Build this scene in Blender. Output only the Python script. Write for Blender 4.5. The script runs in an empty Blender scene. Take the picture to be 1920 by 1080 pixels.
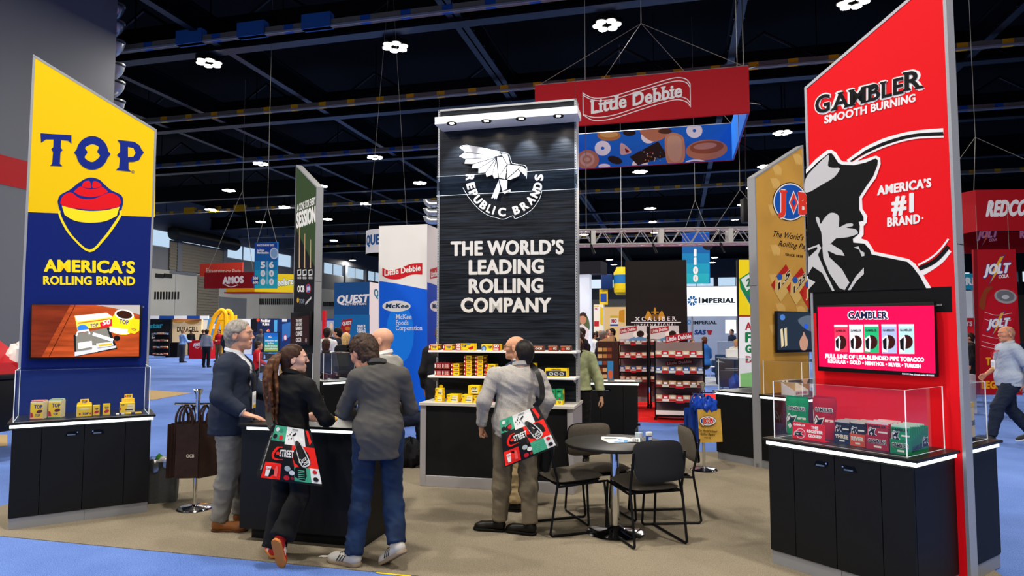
import bpy, bmesh, math, random
import numpy as np
from mathutils import Vector, Matrix
random.seed(7)
SC = bpy.context.scene
C = SC.collection
R = math.radians
# ---------------------------------------------------------------- camera
CAM_H, CAM_F, CAM_P = 1.68, 1240.0, 0.0645
cam_data = bpy.data.cameras.new('camera')
cam_data.sensor_width = 36.0
cam_data.lens = CAM_F / 1920.0 * 36.0
cam_data.clip_end = 400
cam = bpy.data.objects.new('camera', cam_data)
C.objects.link(cam)
cam.location = (0, 0, CAM_H)
cam.rotation_euler = (math.pi / 2 + CAM_P, 0, 0)
SC.camera = cam
# ---------------------------------------------------------------- view and world
SC.view_settings.view_transform = 'Standard'
SC.view_settings.look = 'None'
SC.view_settings.gamma = 1.0
SC.view_settings.use_curve_mapping = False
SC.view_settings.exposure = 0.0
world = bpy.data.worlds.new('daylight')
SC.world = world
world.use_nodes = True
bg = world.node_tree.nodes['Background']
bg.inputs[0].default_value = (0.72, 0.85, 1.0, 1)
bg.inputs[1].default_value = 1.0
LAMP_POWER = 330.0      # each high-bay lamp of the hall roof
HALL = R(-14)               # the hall's long direction, seen from the camera
hu = Vector((math.cos(HALL), math.sin(HALL), 0))
hw = Vector((-math.sin(HALL), math.cos(HALL), 0))
LAMP_Z = 10.3

def ray(px, py):
    f = Vector((0, math.cos(CAM_P), math.sin(CAM_P)))
    u = Vector((0, -math.sin(CAM_P), math.cos(CAM_P)))
    return f + Vector((1, 0, 0)) * ((px - 960) / CAM_F) + u * ((540 - py) / CAM_F)

def G(px, py, z=0.0):
    """point of the horizontal plane at height z seen at a photo pixel"""
    d = ray(px, py)
    t = (z - CAM_H) / d.z
    return Vector((d.x * t, d.y * t, z))

def D(px, py, dist):
    """point at depth dist (along the hall floor) seen at a photo pixel"""
    d = ray(px, py)
    t = dist / d.y
    return Vector((d.x * t, dist, CAM_H + d.z * t))

class Frame:
    """upright local frame: x along a face, y into its depth, z up"""
    def __init__(s, o, ang):
        s.o = Vector((o[0], o[1], o[2] if len(o) > 2 else 0)); s.a = ang
        s.e = Vector((math.cos(ang), math.sin(ang), 0)); s.n = Vector((-math.sin(ang), math.cos(ang), 0))
    def hit(s, px, py, y=0.0):
        d = ray(px, py); c = Vector((0, 0, CAM_H))
        t = ((s.o + s.n * y) - c).dot(s.n) / d.dot(s.n)
        q = c + d * t - s.o
        return Vector((q.dot(s.e), y, q.z))
    def w(s, x, y, z=0.0):
        return s.o + s.e * x + s.n * y + Vector((0, 0, z))
    def loc(s, p):
        q = p - s.o
        return Vector((q.dot(s.e), q.dot(s.n), q.z))
    def sub(s, x, y, z=0.0, da=0.0):
        return Frame(s.w(x, y, z), s.a + da)
# ---------------------------------------------------------------- materials
def lin(c):
    if isinstance(c, str):
        c = [int(c[i:i + 2], 16) / 255 for i in (0, 2, 4)]
    return tuple(((x / 12.92) if x <= 0.04045 else ((x + 0.055) / 1.055) ** 2.4) for x in c[:3]) + (1,)
MATS = {}
def mat(name, col, rough=0.5, metal=0.0, emit=0.0, spec=0.22, noise=0.0, nscale=8.0, bump=0.0, bscale=60.0, alpha=None, stretch=None, coat=0.0, trans=0.0, ior=1.45):
    if name in MATS: return MATS[name]
    m = bpy.data.materials.new(name); m.use_nodes = True
    nt = m.node_tree; b = nt.nodes['Principled BSDF']
    c = lin(col)
    b.inputs['Base Color'].default_value = c
    b.inputs['Roughness'].default_value = rough
    b.inputs['Metallic'].default_value = metal
    b.inputs['Specular IOR Level'].default_value = spec
    b.inputs['IOR'].default_value = ior
    if coat: b.inputs['Coat Weight'].default_value = coat
    if trans: b.inputs['Transmission Weight'].default_value = trans
    if alpha is not None: b.inputs['Alpha'].default_value = alpha
    if emit:
        b.inputs['Emission Color'].default_value = c
        b.inputs['Emission Strength'].default_value = emit
    if noise or bump:
        tc = nt.nodes.new('ShaderNodeTexCoord'); mp = nt.nodes.new('ShaderNodeMapping')
        nt.links.new(tc.outputs['Object'], mp.inputs['Vector'])
        if stretch: mp.inputs['Scale'].default_value = stretch
    if noise:
        n = nt.nodes.new('ShaderNodeTexNoise'); n.inputs['Scale'].default_value = nscale; n.inputs['Detail'].default_value = 5
        nt.links.new(mp.outputs[0], n.inputs['Vector'])
        r = nt.nodes.new('ShaderNodeMapRange')
        r.inputs[1].default_value = 0.3; r.inputs[2].default_value = 0.7
        r.inputs[3].default_value = 1 - noise; r.inputs[4].default_value = 1 + noise
        nt.links.new(n.outputs[0], r.inputs[0])
        x = nt.nodes.new('ShaderNodeVectorMath'); x.operation = 'SCALE'
        x.inputs[0].default_value = c[:3]
        nt.links.new(r.outputs[0], x.inputs['Scale'])
        nt.links.new(x.outputs[0], b.inputs['Base Color'])
        if emit: nt.links.new(x.outputs[0], b.inputs['Emission Color'])
    if bump:
        n2 = nt.nodes.new('ShaderNodeTexNoise'); n2.inputs['Scale'].default_value = bscale; n2.inputs['Detail'].default_value = 4
        nt.links.new(mp.outputs[0], n2.inputs['Vector'])
        bp = nt.nodes.new('ShaderNodeBump'); bp.inputs['Strength'].default_value = bump; bp.inputs['Distance'].default_value = 0.01
        nt.links.new(n2.outputs[0], bp.inputs['Height']); nt.links.new(bp.outputs[0], b.inputs['Normal'])
    MATS[name] = m
    return m
def glass_mat(name, tint=(1, 1, 1), opacity=0.06, rough=0.02):
    """thin clear sheet: mostly see-through with a mirror sheen at grazing angles"""
    if name in MATS: return MATS[name]
    m = bpy.data.materials.new(name); m.use_nodes = True
    nt = m.node_tree; out = nt.nodes['Material Output']
    for n in list(nt.nodes):
        if n != out: nt.nodes.remove(n)
    tr = nt.nodes.new('ShaderNodeBsdfTransparent'); tr.inputs[0].default_value = (*tint, 1)
    gl = nt.nodes.new('ShaderNodeBsdfGlossy'); gl.inputs['Roughness'].default_value = rough
    fr = nt.nodes.new('ShaderNodeLayerWeight'); fr.inputs[0].default_value = 0.5
    pw = nt.nodes.new('ShaderNodeMath'); pw.operation = 'POWER'; pw.inputs[1].default_value = 4.0
    ad = nt.nodes.new('ShaderNodeMath'); ad.operation = 'ADD'; ad.inputs[1].default_value = opacity; ad.use_clamp = True
    mx = nt.nodes.new('ShaderNodeMixShader')
    nt.links.new(fr.outputs['Facing'], pw.inputs[0]); nt.links.new(pw.outputs[0], ad.inputs[0]); nt.links.new(ad.outputs[0], mx.inputs[0])
    nt.links.new(tr.outputs[0], mx.inputs[1]); nt.links.new(gl.outputs[0], mx.inputs[2])
    nt.links.new(mx.outputs[0], out.inputs[0])
    MATS[name] = m
    return m
def M(col, rough=0.5, **k):
    """plain painted or printed colour given as a hex string"""
    key = 'paint_' + col + '_%d' % (rough * 100) + ''.join('%s%s' % (a, b) for a, b in sorted(k.items()))
    return mat(key, col, rough, **k)
# ---------------------------------------------------------------- meshes
class MB:
    def __init__(s): s.v = []; s.f = []; s.fm = []; s.mats = []; s.sm = []
    def mi(s, m):
        if m not in s.mats: s.mats.append(m)
        return s.mats.index(m)
    def add(s, vs, fs, m, smooth=False):
        b = len(s.v); s.v += [tuple(p) for p in vs]; i = s.mi(m)
        for f in fs: s.f.append(tuple(b + k for k in f)); s.fm.append(i); s.sm.append(smooth)
        return s
    def box(s, x0, x1, y0, y1, z0, z1, m, T=None):
        vs = [Vector((x, y, z)) for z in (z0, z1) for y in (y0, y1) for x in (x0, x1)]
        if T: vs = [T @ p for p in vs]
        return s.add(vs, [(0, 2, 3, 1), (4, 5, 7, 6), (0, 1, 5, 4), (2, 6, 7, 3), (0, 4, 6, 2), (1, 3, 7, 5)], m)
    def rbox(s, x0, x1, y0, y1, z0, z1, m, r=0.01, T=None, seg=2):
        bm = bmesh.new(); bmesh.ops.create_cube(bm, size=1)
        for v in bm.verts: v.co = Vector(((x0 + x1) / 2 + v.co.x * (x1 - x0), (y0 + y1) / 2 + v.co.y * (y1 - y0), (z0 + z1) / 2 + v.co.z * (z1 - z0)))
        bmesh.ops.bevel(bm, geom=bm.edges[:], offset=r, segments=seg, affect='EDGES', profile=0.5)
        if T: bmesh.ops.transform(bm, matrix=T, verts=bm.verts)
        bm.verts.index_update()
        s.add([v.co[:] for v in bm.verts], [[v.index for v in f.verts] for f in bm.faces], m, True); bm.free(); return s
    def tube(s, pts, r, m, n=10, cap=True, closed=False):
        pts = [Vector(p) for p in pts]; k = len(pts); rs = r if isinstance(r, (list, tuple)) else [r] * k
        b = []; prev = None
        for i, p in enumerate(pts):
            if closed: t = pts[(i + 1) % k] - pts[i - 1]
            else: t = pts[min(i + 1, k - 1)] - pts[max(i - 1, 0)]
            t.normalize()
            if prev is None:
                a = Vector((0, 0, 1)) if abs(t.z) < 0.9 else Vector((1, 0, 0)); x = t.cross(a).normalized()
            else:
                x = (prev - t * prev.dot(t)).normalized()
            prev = x; y = t.cross(x)
            b += [p + (x * math.cos(2 * math.pi * j / n) + y * math.sin(2 * math.pi * j / n)) * rs[i] for j in range(n)]
        fs = []
        for i in range(k if closed else k - 1):
            i2 = (i + 1) % k
            for j in range(n): fs.append((i * n + j, i * n + (j + 1) % n, i2 * n + (j + 1) % n, i2 * n + j))
        if cap and not closed: fs += [tuple(range(n - 1, -1, -1)), tuple((k - 1) * n + j for j in range(n))]
        return s.add(b, fs, m, True)
    def lathe(s, prof, m, c=(0, 0, 0), n=24, T=None):
        vs = []; fs = []
        for r, z in prof:
            for j in range(n):
                a = 2 * math.pi * j / n; p = Vector((c[0] + r * math.cos(a), c[1] + r * math.sin(a), c[2] + z)); vs.append(T @ p if T else p)
        k = len(prof)
        for i in range(k - 1):
            for j in range(n): fs.append((i * n + j, i * n + (j + 1) % n, (i + 1) * n + (j + 1) % n, (i + 1) * n + j))
        if prof[0][0] > 1e-6: fs.append(tuple(range(n - 1, -1, -1)))
        if prof[-1][0] > 1e-6: fs.append(tuple((k - 1) * n + j for j in range(n)))
        return s.add(vs, fs, m, True)
    def poly(s, pts, m):
        """filled flat outline, concave allowed"""
        bm = bmesh.new(); vs = [bm.verts.new(p) for p in pts]
        try:
            f = bm.faces.new(vs); f.normal_update(); bmesh.ops.triangulate(bm, faces=[f], ngon_method='EAR_CLIP')
        except ValueError: pass
        bm.verts.index_update()
        s.add([v.co[:] for v in bm.verts], [[v.index for v in f.verts] for f in bm.faces], m); bm.free(); return s
    def prism(s, pts, d, m, m2=None):
        """outline pts pushed through vector d"""
        n = len(pts); pts = [Vector(p) for p in pts]; q = [p + Vector(d) for p in pts]
        s.poly(pts, m); s.poly(list(reversed(q)), m)
        b = pts + q
        return s.add(b, [(i, i + n, (i + 1) % n + n, (i + 1) % n) for i in range(n)], m2 or m)
    def build(s, name, parent=None, loc=None, rot=None, bevel=0.0, sharp=35):
        me = bpy.data.meshes.new(name); me.from_pydata(s.v, [], s.f)
        for m in s.mats: me.materials.append(m)
        me.polygons.foreach_set('material_index', s.fm); me.polygons.foreach_set('use_smooth', s.sm)
        if bevel:
            bm = bmesh.new(); bm.from_mesh(me); bmesh.ops.remove_doubles(bm, verts=bm.verts, dist=1e-5)
            bmesh.ops.recalc_face_normals(bm, faces=bm.faces); bm.to_mesh(me); bm.free()
        elif any(s.sm): me.set_sharp_from_angle(angle=R(sharp))
        o = bpy.data.objects.new(name, me); C.objects.link(o)
        if parent: o.parent = parent
        if loc is not None: o.location = loc
        if rot is not None: o.rotation_euler = rot if hasattr(rot, '__len__') else (0, 0, rot)
        if bevel:
            b = o.modifiers.new('bevel', 'BEVEL'); b.width = bevel; b.segments = 2; b.limit_method = 'ANGLE'; b.angle_limit = R(40)
        return o
def tag(o, label, cat, group=None):
    o['label'] = label; o['category'] = cat
    if group: o['group'] = group
    return o
def thing(name, label, cat, fr=None, loc=None, rot=0.0, group=None):
    o = bpy.data.objects.new(name, None); C.objects.link(o); o.empty_display_size = 0.1
    if fr is not None: loc = fr.o; rot = fr.a
    o.location = loc if loc is not None else (0, 0, 0); o.rotation_euler = (0, 0, rot)
    return tag(o, label, cat, group)
def struct(name, mb, loc=None, rot=None, **k):
    o = mb.build(name, None, loc, rot, **k); o['kind'] = 'structure'; return o
def dup(root, loc, rot, label=None, group=None):
    r = root.copy(); C.objects.link(r); r.location = loc; r.rotation_euler = (0, 0, rot)
    if label: r['label'] = label
    if group: r['group'] = group
    for ch in list(root.children):
        c = ch.copy(); C.objects.link(c); c.parent = r
        for g in ch.children:
            d = g.copy(); C.objects.link(d); d.parent = c
    return r
# ---------------------------------------------------------------- lettering
_TX = {}
def glyphs(txt, bold=0.0, serif=False):
    key = (txt, bold, serif)
    if key in _TX: return _TX[key]
    cu = bpy.data.curves.new('t', 'FONT'); cu.body = txt; off = min(bold, .02); cu.offset = off; cu.space_character = 1 + 1.5 * bold; cu.resolution_u = 3; cu.fill_mode = 'FRONT'
    o = bpy.data.objects.new('t', cu)
    me = o.to_mesh()
    vs = np.array([v.co[:2] for v in me.vertices]) if len(me.vertices) else np.zeros((0, 2))
    fs = [tuple(p.vertices) for p in me.polygons]
    cnt = {}
    for f in fs:
        for i in range(len(f)):
            e = (min(f[i], f[i - 1]), max(f[i], f[i - 1])); cnt[e] = cnt.get(e, 0) + 1
    vs = [(v[0], v[1], 0.0) for v in vs]
    if serif:
        for (a, b), n in list(cnt.items()):
            if n != 1: continue
            p, q = vs[a], vs[b]; L = abs(p[0] - q[0])
            if abs(p[1] - q[1]) < 0.004 and 0.05 < L < 0.26:
                y = p[1]; x0, x1 = min(p[0], q[0]), max(p[0], q[0])
                if abs(y + bold) < 0.03: d = 0.07
                elif y > 0.45: d = -0.07
                else: continue
                k = len(vs); g = 0.07
                vs += [(a_, b_, .05 + .004 * (k % 9)) for a_, b_ in ((x0 - g, y), (x1 + g, y), (x1 + g, y + d * 0.6), (x1, y + d * 1.5), (x0, y + d * 1.5), (x0 - g, y + d * 0.6))]
                fs.append(tuple(range(k, k + 6)) if d > 0 else tuple(range(k + 5, k - 1, -1)))
    if bold > off + .004 and vs:   # heavier weight: the same letters again, a touch to either side
        n = len(vs); v0 = list(vs); f0 = list(fs); e = (bold - off) * 1.25
        vs = [(x + dx, y + dy, z - dz) for dx, dy, dz in ((0, 0, 0), (-e, 0, .12), (e, 0, .24), (0, e * .5, .36), (0, -e * .5, .48)) for x, y, z in v0]; fs = [tuple(k + i * n for k in f) for i in range(5) for f in f0]
    o.to_mesh_clear(); bpy.data.objects.remove(o); bpy.data.curves.remove(cu)
    _TX[key] = (np.array(vs) if vs else np.zeros((0, 3)), fs)
    return _TX[key]
CAPH = glyphs('H')[0][:, 1].max()
class Art:
    """printed artwork: photo-plane coordinates are carried on to a real surface by fn(u, v, layer)"""
    def __init__(s, fn): s.fn = fn; s.mb = MB(); s.k = 0
    def lay(s, layer):
        s.k += 1
        return layer + s.k * 0.02
    def poly(s, pts, m, layer=1):
        L = s.lay(layer); s.mb.poly([s.fn(x, y, L) for x, y in pts], m)
    def curve(s, pts, m, layer=1, n=5):
        """closed smooth outline through pts"""
        s.poly(smooth2(pts, n, True), m, layer)
    def ellipse(s, c, rx, ry, m, layer=1, n=28, rot=0.0):
        ca, sa = math.cos(rot), math.sin(rot)
        s.poly([(c[0] + rx * math.cos(a) * ca - ry * math.sin(a) * sa, c[1] + rx * math.cos(a) * sa + ry * math.sin(a) * ca) for a in (2 * math.pi * i / n for i in range(n))], m, layer)
    def stroke(s, pts, w, m, layer=1, smooth=False, closed=False):
        if smooth: pts = smooth2(pts, 5, closed)
        L = s.lay(layer); k = len(pts); ws = w if isinstance(w, (list, tuple)) else [w] * k
        if len(ws) != k: ws = [ws[min(len(ws) - 1, int(i * len(ws) / k))] for i in range(k)]
        vs = []
        for i in range(k):
            if closed: a, b = pts[i - 1], pts[(i + 1) % k]
            else: a, b = pts[max(i - 1, 0)], pts[min(i + 1, k - 1)]
            t = Vector((b[0] - a[0], b[1] - a[1])); t = t.normalized() if t.length > 0 else Vector((1, 0)); nx, ny = -t.y, t.x
            for sg in (1, -1): vs.append(s.fn(pts[i][0] + nx * ws[i] / 2 * sg, pts[i][1] + ny * ws[i] / 2 * sg, L))
        fs = []
        for i in range(k if closed else k - 1):
            j = (i + 1) % k; fs.append((2 * i, 2 * i + 1, 2 * j + 1, 2 * j))
        s.mb.add(vs, fs, m)
    def text(s, txt, L, Rt, h, m, layer=2, bold=0.02, serif=False, h2=None, shear=0.0, up=None):
        """letters from baseline point L to baseline point Rt, capital height h (h2 at the right end)"""
        vs, fs = glyphs(txt, bold, serif)
        if not len(vs): return
        x0, x1 = vs[:, 0].min(), vs[:, 0].max(); lay = s.lay(layer); out = []
        h2 = h if h2 is None else h2
        dx, dy = Rt[0] - L[0], Rt[1] - L[1]
        ux, uy = up if up else (0, -1)
        for x, y, z in vs:
            yy = y / CAPH; t = (x - x0) / (x1 - x0) if x1 > x0 else 0
            hh = h + (h2 - h) * t; tt = t + shear * yy * h / max(1e-6, math.hypot(dx, dy))
            out.append(s.fn(L[0] + dx * tt + ux * yy * hh, L[1] + dy * tt + uy * yy * hh, lay + z))
        s.mb.add(out, fs, m)
    def done(s, name, parent): 
        return s.mb.build(name, parent) if s.mb.v else None
def smooth2(pts, n=5, closed=False):
    out = []; k = len(pts)
    for i in range(k if closed else k - 1):
        if closed: p0, p1, p2, p3 = pts[i - 1], pts[i], pts[(i + 1) % k], pts[(i + 2) % k]
        else: p0, p1, p2, p3 = pts[max(i - 1, 0)], pts[i], pts[i + 1], pts[min(i + 2, k - 1)]
        for j in range(n):
            t = j / n
            out.append(tuple(0.5 * (2 * p1[c] + (p2[c] - p0[c]) * t + (2 * p0[c] - 5 * p1[c] + 4 * p2[c] - p3[c]) * t * t + (3 * p1[c] - p0[c] - 3 * p2[c] + p3[c]) * t ** 3) for c in range(len(p1))))
    if not closed: out.append(tuple(pts[-1]))
    return out
def face_art(fr, y):
    """artwork on the plane y of an upright frame, drawn in photo pixels"""
    def fn(px, py, L):
        p = fr.hit(px, py, y); return (p.x, y - 0.0012 * L, p.z)
    return Art(fn)
def quad_art(o, ex, ez, ny, step=0.0008):
    """artwork in 0..1 x 0..1 (v upwards) on a small rectangle"""
    o, ex, ez, ny = Vector(o), Vector(ex), Vector(ez), Vector(ny)
    return Art(lambda u, v, L: o + ex * u + ez * v - ny * (step * L))
# ---------------------------------------------------------------- materials used widely
BLACK = mat('black_laminate', '090a0c', 0.55, spec=.3, noise=0.06, nscale=40)
BLACKM = mat('black_metal', '0c0d0f', 0.45)
SILVER = mat('brushed_aluminium', 'a7a9ad', 0.38, 0.35, noise=0.05, nscale=30, stretch=(1, 1, 12))
PLINTH = mat('grey_plinth', '8e9096', 0.45, 0.25)
CHROME = mat('chrome', 'd8dadc', 0.08, 1.0)
WHITE = mat('white_paint', 'f2f2f2', 0.45)
LED = mat('led_strip', 'f4fff8', 0.4, emit=2.6)
ACRYL = glass_mat('clear_acrylic', (0.96, 0.975, 0.98), 0.06)
EDGE = mat('acrylic_edge_glow', 'e8eef0', 0.3, emit=0.3)  # faint emission stands in for the bright glint along clear sheet edges
GLASS = glass_mat('window_glass', (0.9, 0.96, 1.0), 0.05)
# carpets
def carpet(name, a, b, big=0.35, fine=260.0, wear=0.0):
    m = bpy.data.materials.new(name); m.use_nodes = True; nt = m.node_tree; p = nt.nodes['Principled BSDF']
    p.inputs['Roughness'].default_value = 0.95; p.inputs['Specular IOR Level'].default_value = 0.1
    tc = nt.nodes.new('ShaderNodeTexCoord')
    n1 = nt.nodes.new('ShaderNodeTexNoise'); n1.inputs['Scale'].default_value = big; n1.inputs['Detail'].default_value = 6; n1.inputs['Roughness'].default_value = 0.65
    n2 = nt.nodes.new('ShaderNodeTexNoise'); n2.inputs['Scale'].default_value = fine * .55; n2.inputs['Detail'].default_value = 2
    for n in (n1, n2): nt.links.new(tc.outputs['Object'], n.inputs['Vector'])
    ad = nt.nodes.new('ShaderNodeMath'); ad.operation = 'MULTIPLY_ADD'; ad.inputs[1].default_value = 0.6; nt.links.new(n2.outputs[0], ad.inputs[0])
    sc = nt.nodes.new('ShaderNodeMath'); sc.operation = 'MULTIPLY'; sc.inputs[1].default_value = 0.4; nt.links.new(n1.outputs[0], sc.inputs[0])
    nt.links.new(sc.outputs[0], ad.inputs[2])
    cr = nt.nodes.new('ShaderNodeValToRGB'); cr.color_ramp.elements[0].position = 0.36; cr.color_ramp.elements[1].position = 0.64
    cr.color_ramp.elements[0].color = lin(a); cr.color_ramp.elements[1].color = lin(b)
    nt.links.new(ad.outputs[0], cr.inputs[0]); nt.links.new(cr.outputs[0], p.inputs['Base Color'])
    bp = nt.nodes.new('ShaderNodeBump'); bp.inputs['Strength'].default_value = 0.5; bp.inputs['Distance'].default_value = 0.006
    nt.links.new(n2.outputs[0], bp.inputs['Height']); nt.links.new(bp.outputs[0], p.inputs['Normal'])
    return m
BLUEC = carpet('blue_carpet', '3a5698', '7594da')
GREYC = carpet('taupe_carpet', '655e51', '968b77')
REDC = carpet('red_carpet', 'c01414', 'e02020')
TANC = carpet('tan_carpet', '9a8460', 'b89e74')
PALEC = carpet('pale_carpet', '9fa6b8', 'b9c0d0')
HO = Vector((0, 0, 0))
def hall(a, b, z=0.0): return hu * a + hw * b + Vector((0, 0, z))
def hloc(p): return p.dot(hu), p.dot(hw)
fl = MB(); fl.box(-48, 48, -22, 125, -0.1, 0, BLUEC); struct('floor', fl, (0, 0, 0), HALL)
# grey carpet of the booth: left edge, front edge, right edge and back edge run along the hall
la, lb = hloc(G(0, 950)); fa, fb = hloc(G(720, 1075)); ba, bb = hloc(G(1290, 846)); ra, rb = hloc(Vector((3.42, 4.9, 0)))
c = MB(); c.box(la, ra, fb, bb, 0, 0.006, GREYC); struct('floor_booth_carpet', c, (0, 0, 0), HALL)
x0, y0 = hloc(G(1100, 788)); x1, y1 = hloc(G(1420, 741))
c = MB(); c.box(x0 - 4, x1 + 1.0, y0, y1, 0, 0.006, REDC); struct('floor_red_carpet', c, (0, 0, 0), HALL)
x0, y0 = hloc(G(1270, 722)); x1, y1 = hloc(G(1385, 708))
c = MB(); c.box(x0, x1 + 3, y0, y1, 0, 0.006, PALEC); struct('floor_pale_carpet', c, (0, 0, 0), HALL)
x0, y0 = hloc(G(360, 737)); a1, b1 = hloc(G(288, 750)); a2, b2 = hloc(G(290, 731))
c = MB(); c.poly([hall(x0, y0, .005), hall(a1, b1, .005), hall(a1 - 5, b1, .005), hall(a1 - 5, b1 + 3, .005)], TANC)
c.poly([G(14, 815, .005), G(-30, 815, .005), G(-30, 838, .005), G(14, 836, .005)], TANC); struct('floor_tan_carpet', c)
# ---------------------------------------------------------------- hall shell
WG = mat('wall_pale_grey', '8d8d86', 0.8, noise=0.05, nscale=0.6)
WD = mat('wall_dark_grey', '55585c', 0.8, noise=0.06, nscale=0.6)
DECK = mat('black_roof_deck', '030405', 0.8, spec=.1)
STEEL = mat('blue_black_steel', '10141c', 0.4, 0.3, spec=0.4, noise=0.3, nscale=3)
STEELD = mat('dark_steel', '06080b', 0.5, 0.2, spec=.3)
FRAMEM = mat('window_bar', '6f757c', 0.6)
wa, wb = hloc(D(300, 640, 52.0)); ba_, bb_ = hloc(D(1250, 560, 100.0))
WL = wa; WBK = bb_; CEIL = 12.4
def band_wall(name, a0, a1, b0, b1, along):
    m = MB()
    if along == 'w':   # thin in hu
        m.box(a0 - .3, a0, b0, b1, 0, 6.5, WG); m.box(a0 - .32, a0 - .05, b0, b1, 6.5, 8.25, WD); m.box(a0 - .32, a0 - .02, b0, b1, 9.65, CEIL, WD)
        k = b0
        while k < b1:
            m.box(a0 - .3, a0 + .15, k, k + .5, 6.5, 9.7, WD); k += 5.6
        k = b0
        while k < b1:
            m.box(a0, a0 + .012, k, k + .05, 0, 6.5, FRAMEM); k += 11.2
    else:
        m.box(a0, a1, b0, b0 + .3, 0, 6.5, WG); m.box(a0, a1, b0 + .05, b0 + .32, 6.5, 8.25, WD); m.box(a0, a1, b0 + .02, b0 + .32, 9.65, CEIL, WD)
        k = a0
        while k < a1:
            m.box(k, k + .5, b0 - .15, b0 + .3, 6.5, 9.7, WD); k += 5.6
    return struct(name, m, (0, 0, 0), HALL)
band_wall('wall_left', WL, WL, -22, WBK, 'w')
band_wall('wall_back', WL, 48, WBK, WBK, 'u')
m = MB(); m.box(48, 48.3, -22, WBK, 0, CEIL, WD); struct('wall_right', m, (0, 0, 0), HALL)
m = MB(); m.box(WL, 48, -22.3, -22, 0, CEIL, WG); struct('wall_rear', m, (0, 0, 0), HALL)
m = MB(); m.box(WL - .3, 48.3, -22.3, WBK + .4, CEIL, CEIL + .2, DECK)
struct('ceiling', m, (0, 0, 0), HALL)
def win(n, along, a, b, L):
    m = MB()
    fz = [(8.25, 8.33), (9.57, 9.65)]
    def bx(p0, p1, q0, q1, z0, z1, mt):
        if along == 'w': m.box(a + q0, a + q1, b + p0, b + p1, z0, z1, mt)
        else: m.box(a + p0, a + p1, b + q0, b + q1, z0, z1, mt)
    for z0, z1 in fz: bx(0, L, -.2, -.1, z0, z1, FRAMEM)
    for i in range(3): bx(i * (L - .08) / 2, i * (L - .08) / 2 + .08, -.2, -.1, 8.25, 9.65, FRAMEM)
    bx(0.02, L - .02, -.16, -.14, 8.3, 9.6, GLASS)
    struct('window_%d' % n, m, (0, 0, 0), HALL)
n = 1; k = -22.0
while k < WBK - 5:
    if k > 20: win(n, 'w', WL, k + .5, 5.1); n += 1
    k += 5.6
k = WL
while k < 30:
    if k > -14: win(n, 'u', k + .5, WBK + .2, 5.1); n += 1
    k += 5.6
# roller doors, vents and the recess on the left wall
LW = Frame(hall(WL, 0), HALL + math.pi / 2)   # x runs away along the left wall
LW = Frame(hall(WL, 0), HALL + math.pi / 2)
def on_left(px, py):
    d = ray(px, py); cc = Vector((0, 0, CAM_H)); t = (hall(WL, 0) - cc).dot(hu) / d.dot(hu); q = cc + d * t
    return hloc(q)[1], q.z
SHUT = mat('roller_shutter', '5c574c', 0.6, noise=0.05)
def left_box(px0, py0, px1, py1, dep, mt, mb):
    b0, z0 = on_left(px0, py1); b1, z1 = on_left(px1, py0)
    mb.box(WL, WL + dep, min(b0, b1), max(b0, b1), min(z0, z1), max(z0, z1), mt); return b0, b1, z0, z1
def shutter(n, px0, py0, px1, py1, hood):
    m = MB(); b0, b1, z0, z1 = left_box(px0, py0, px1, py1, .06, SHUT, m)
    z = z0
    while z < z1 - .1:
        m.box(WL + .06, WL + .1, b0, b1, z, z + .12, SHUT); z += .24
    if hood: m.tube([(WL + .6, b0 - .3, z1 + .5), (WL + .6, b1 + .8, z1 + .5)], .55, BLACKM, 14)
    struct('door_%d' % n, m, (0, 0, 0), HALL)
shutter(1, 316, 468, 420, 505, True)
shutter(2, 368, 520, 410, 592, False)
m = MB(); left_box(410, 560, 462, 596, .04, WD, m)
left_box(318, 503, 368, 512, .05, WD, m)
for a in (300, 316): left_box(a - 9, 514, a + 6, 520, .07, BLACKM, m)
for i in range(9): left_box(289 + i * 5.4, 547, 291.6 + i * 5.4, 561, .07, BLACKM, m)
for i in range(18): left_box(486 + i * 3.6, 560, 488 + i * 3.6, 571, .07, BLACKM, m)
for i in range(10): left_box(606 + i * 2.7, 566, 607.5 + i * 2.7, 574, .07, BLACKM, m)
struct('trim_left_wall_vents', m, (0, 0, 0), HALL)
# big grey pier at the left with a red band
PIER = mat('pier_grey', '6c6f75', 0.6, noise=0.04, nscale=0.5)
PRED = mat('pier_red', 'b01018', 0.55)
pc = D(205, 400, 18.5); pa, pb = hloc(pc)
za = D(205, 292, 18.5).z; zb = D(205, 331, 18.5).z
m = MB(); m.box(pa - 6, pa, pb - 12, pb, 0, CEIL, PIER)
m.box(pa - 6.01, pa + .01, pb - 12, pb + .01, 5.15, 5.85, PRED)
m.box(pa - .02, pa + .02, pb - 4.4, pb - 4.33, 5.85, CEIL, WD)
m.tube([(pa + .06, pb - 12, 2.95), (pa + .06, pb - 5, 2.95)], .03, SILVER, 8)
struct('wall_pier', m, (0, 0, 0), HALL)
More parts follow.
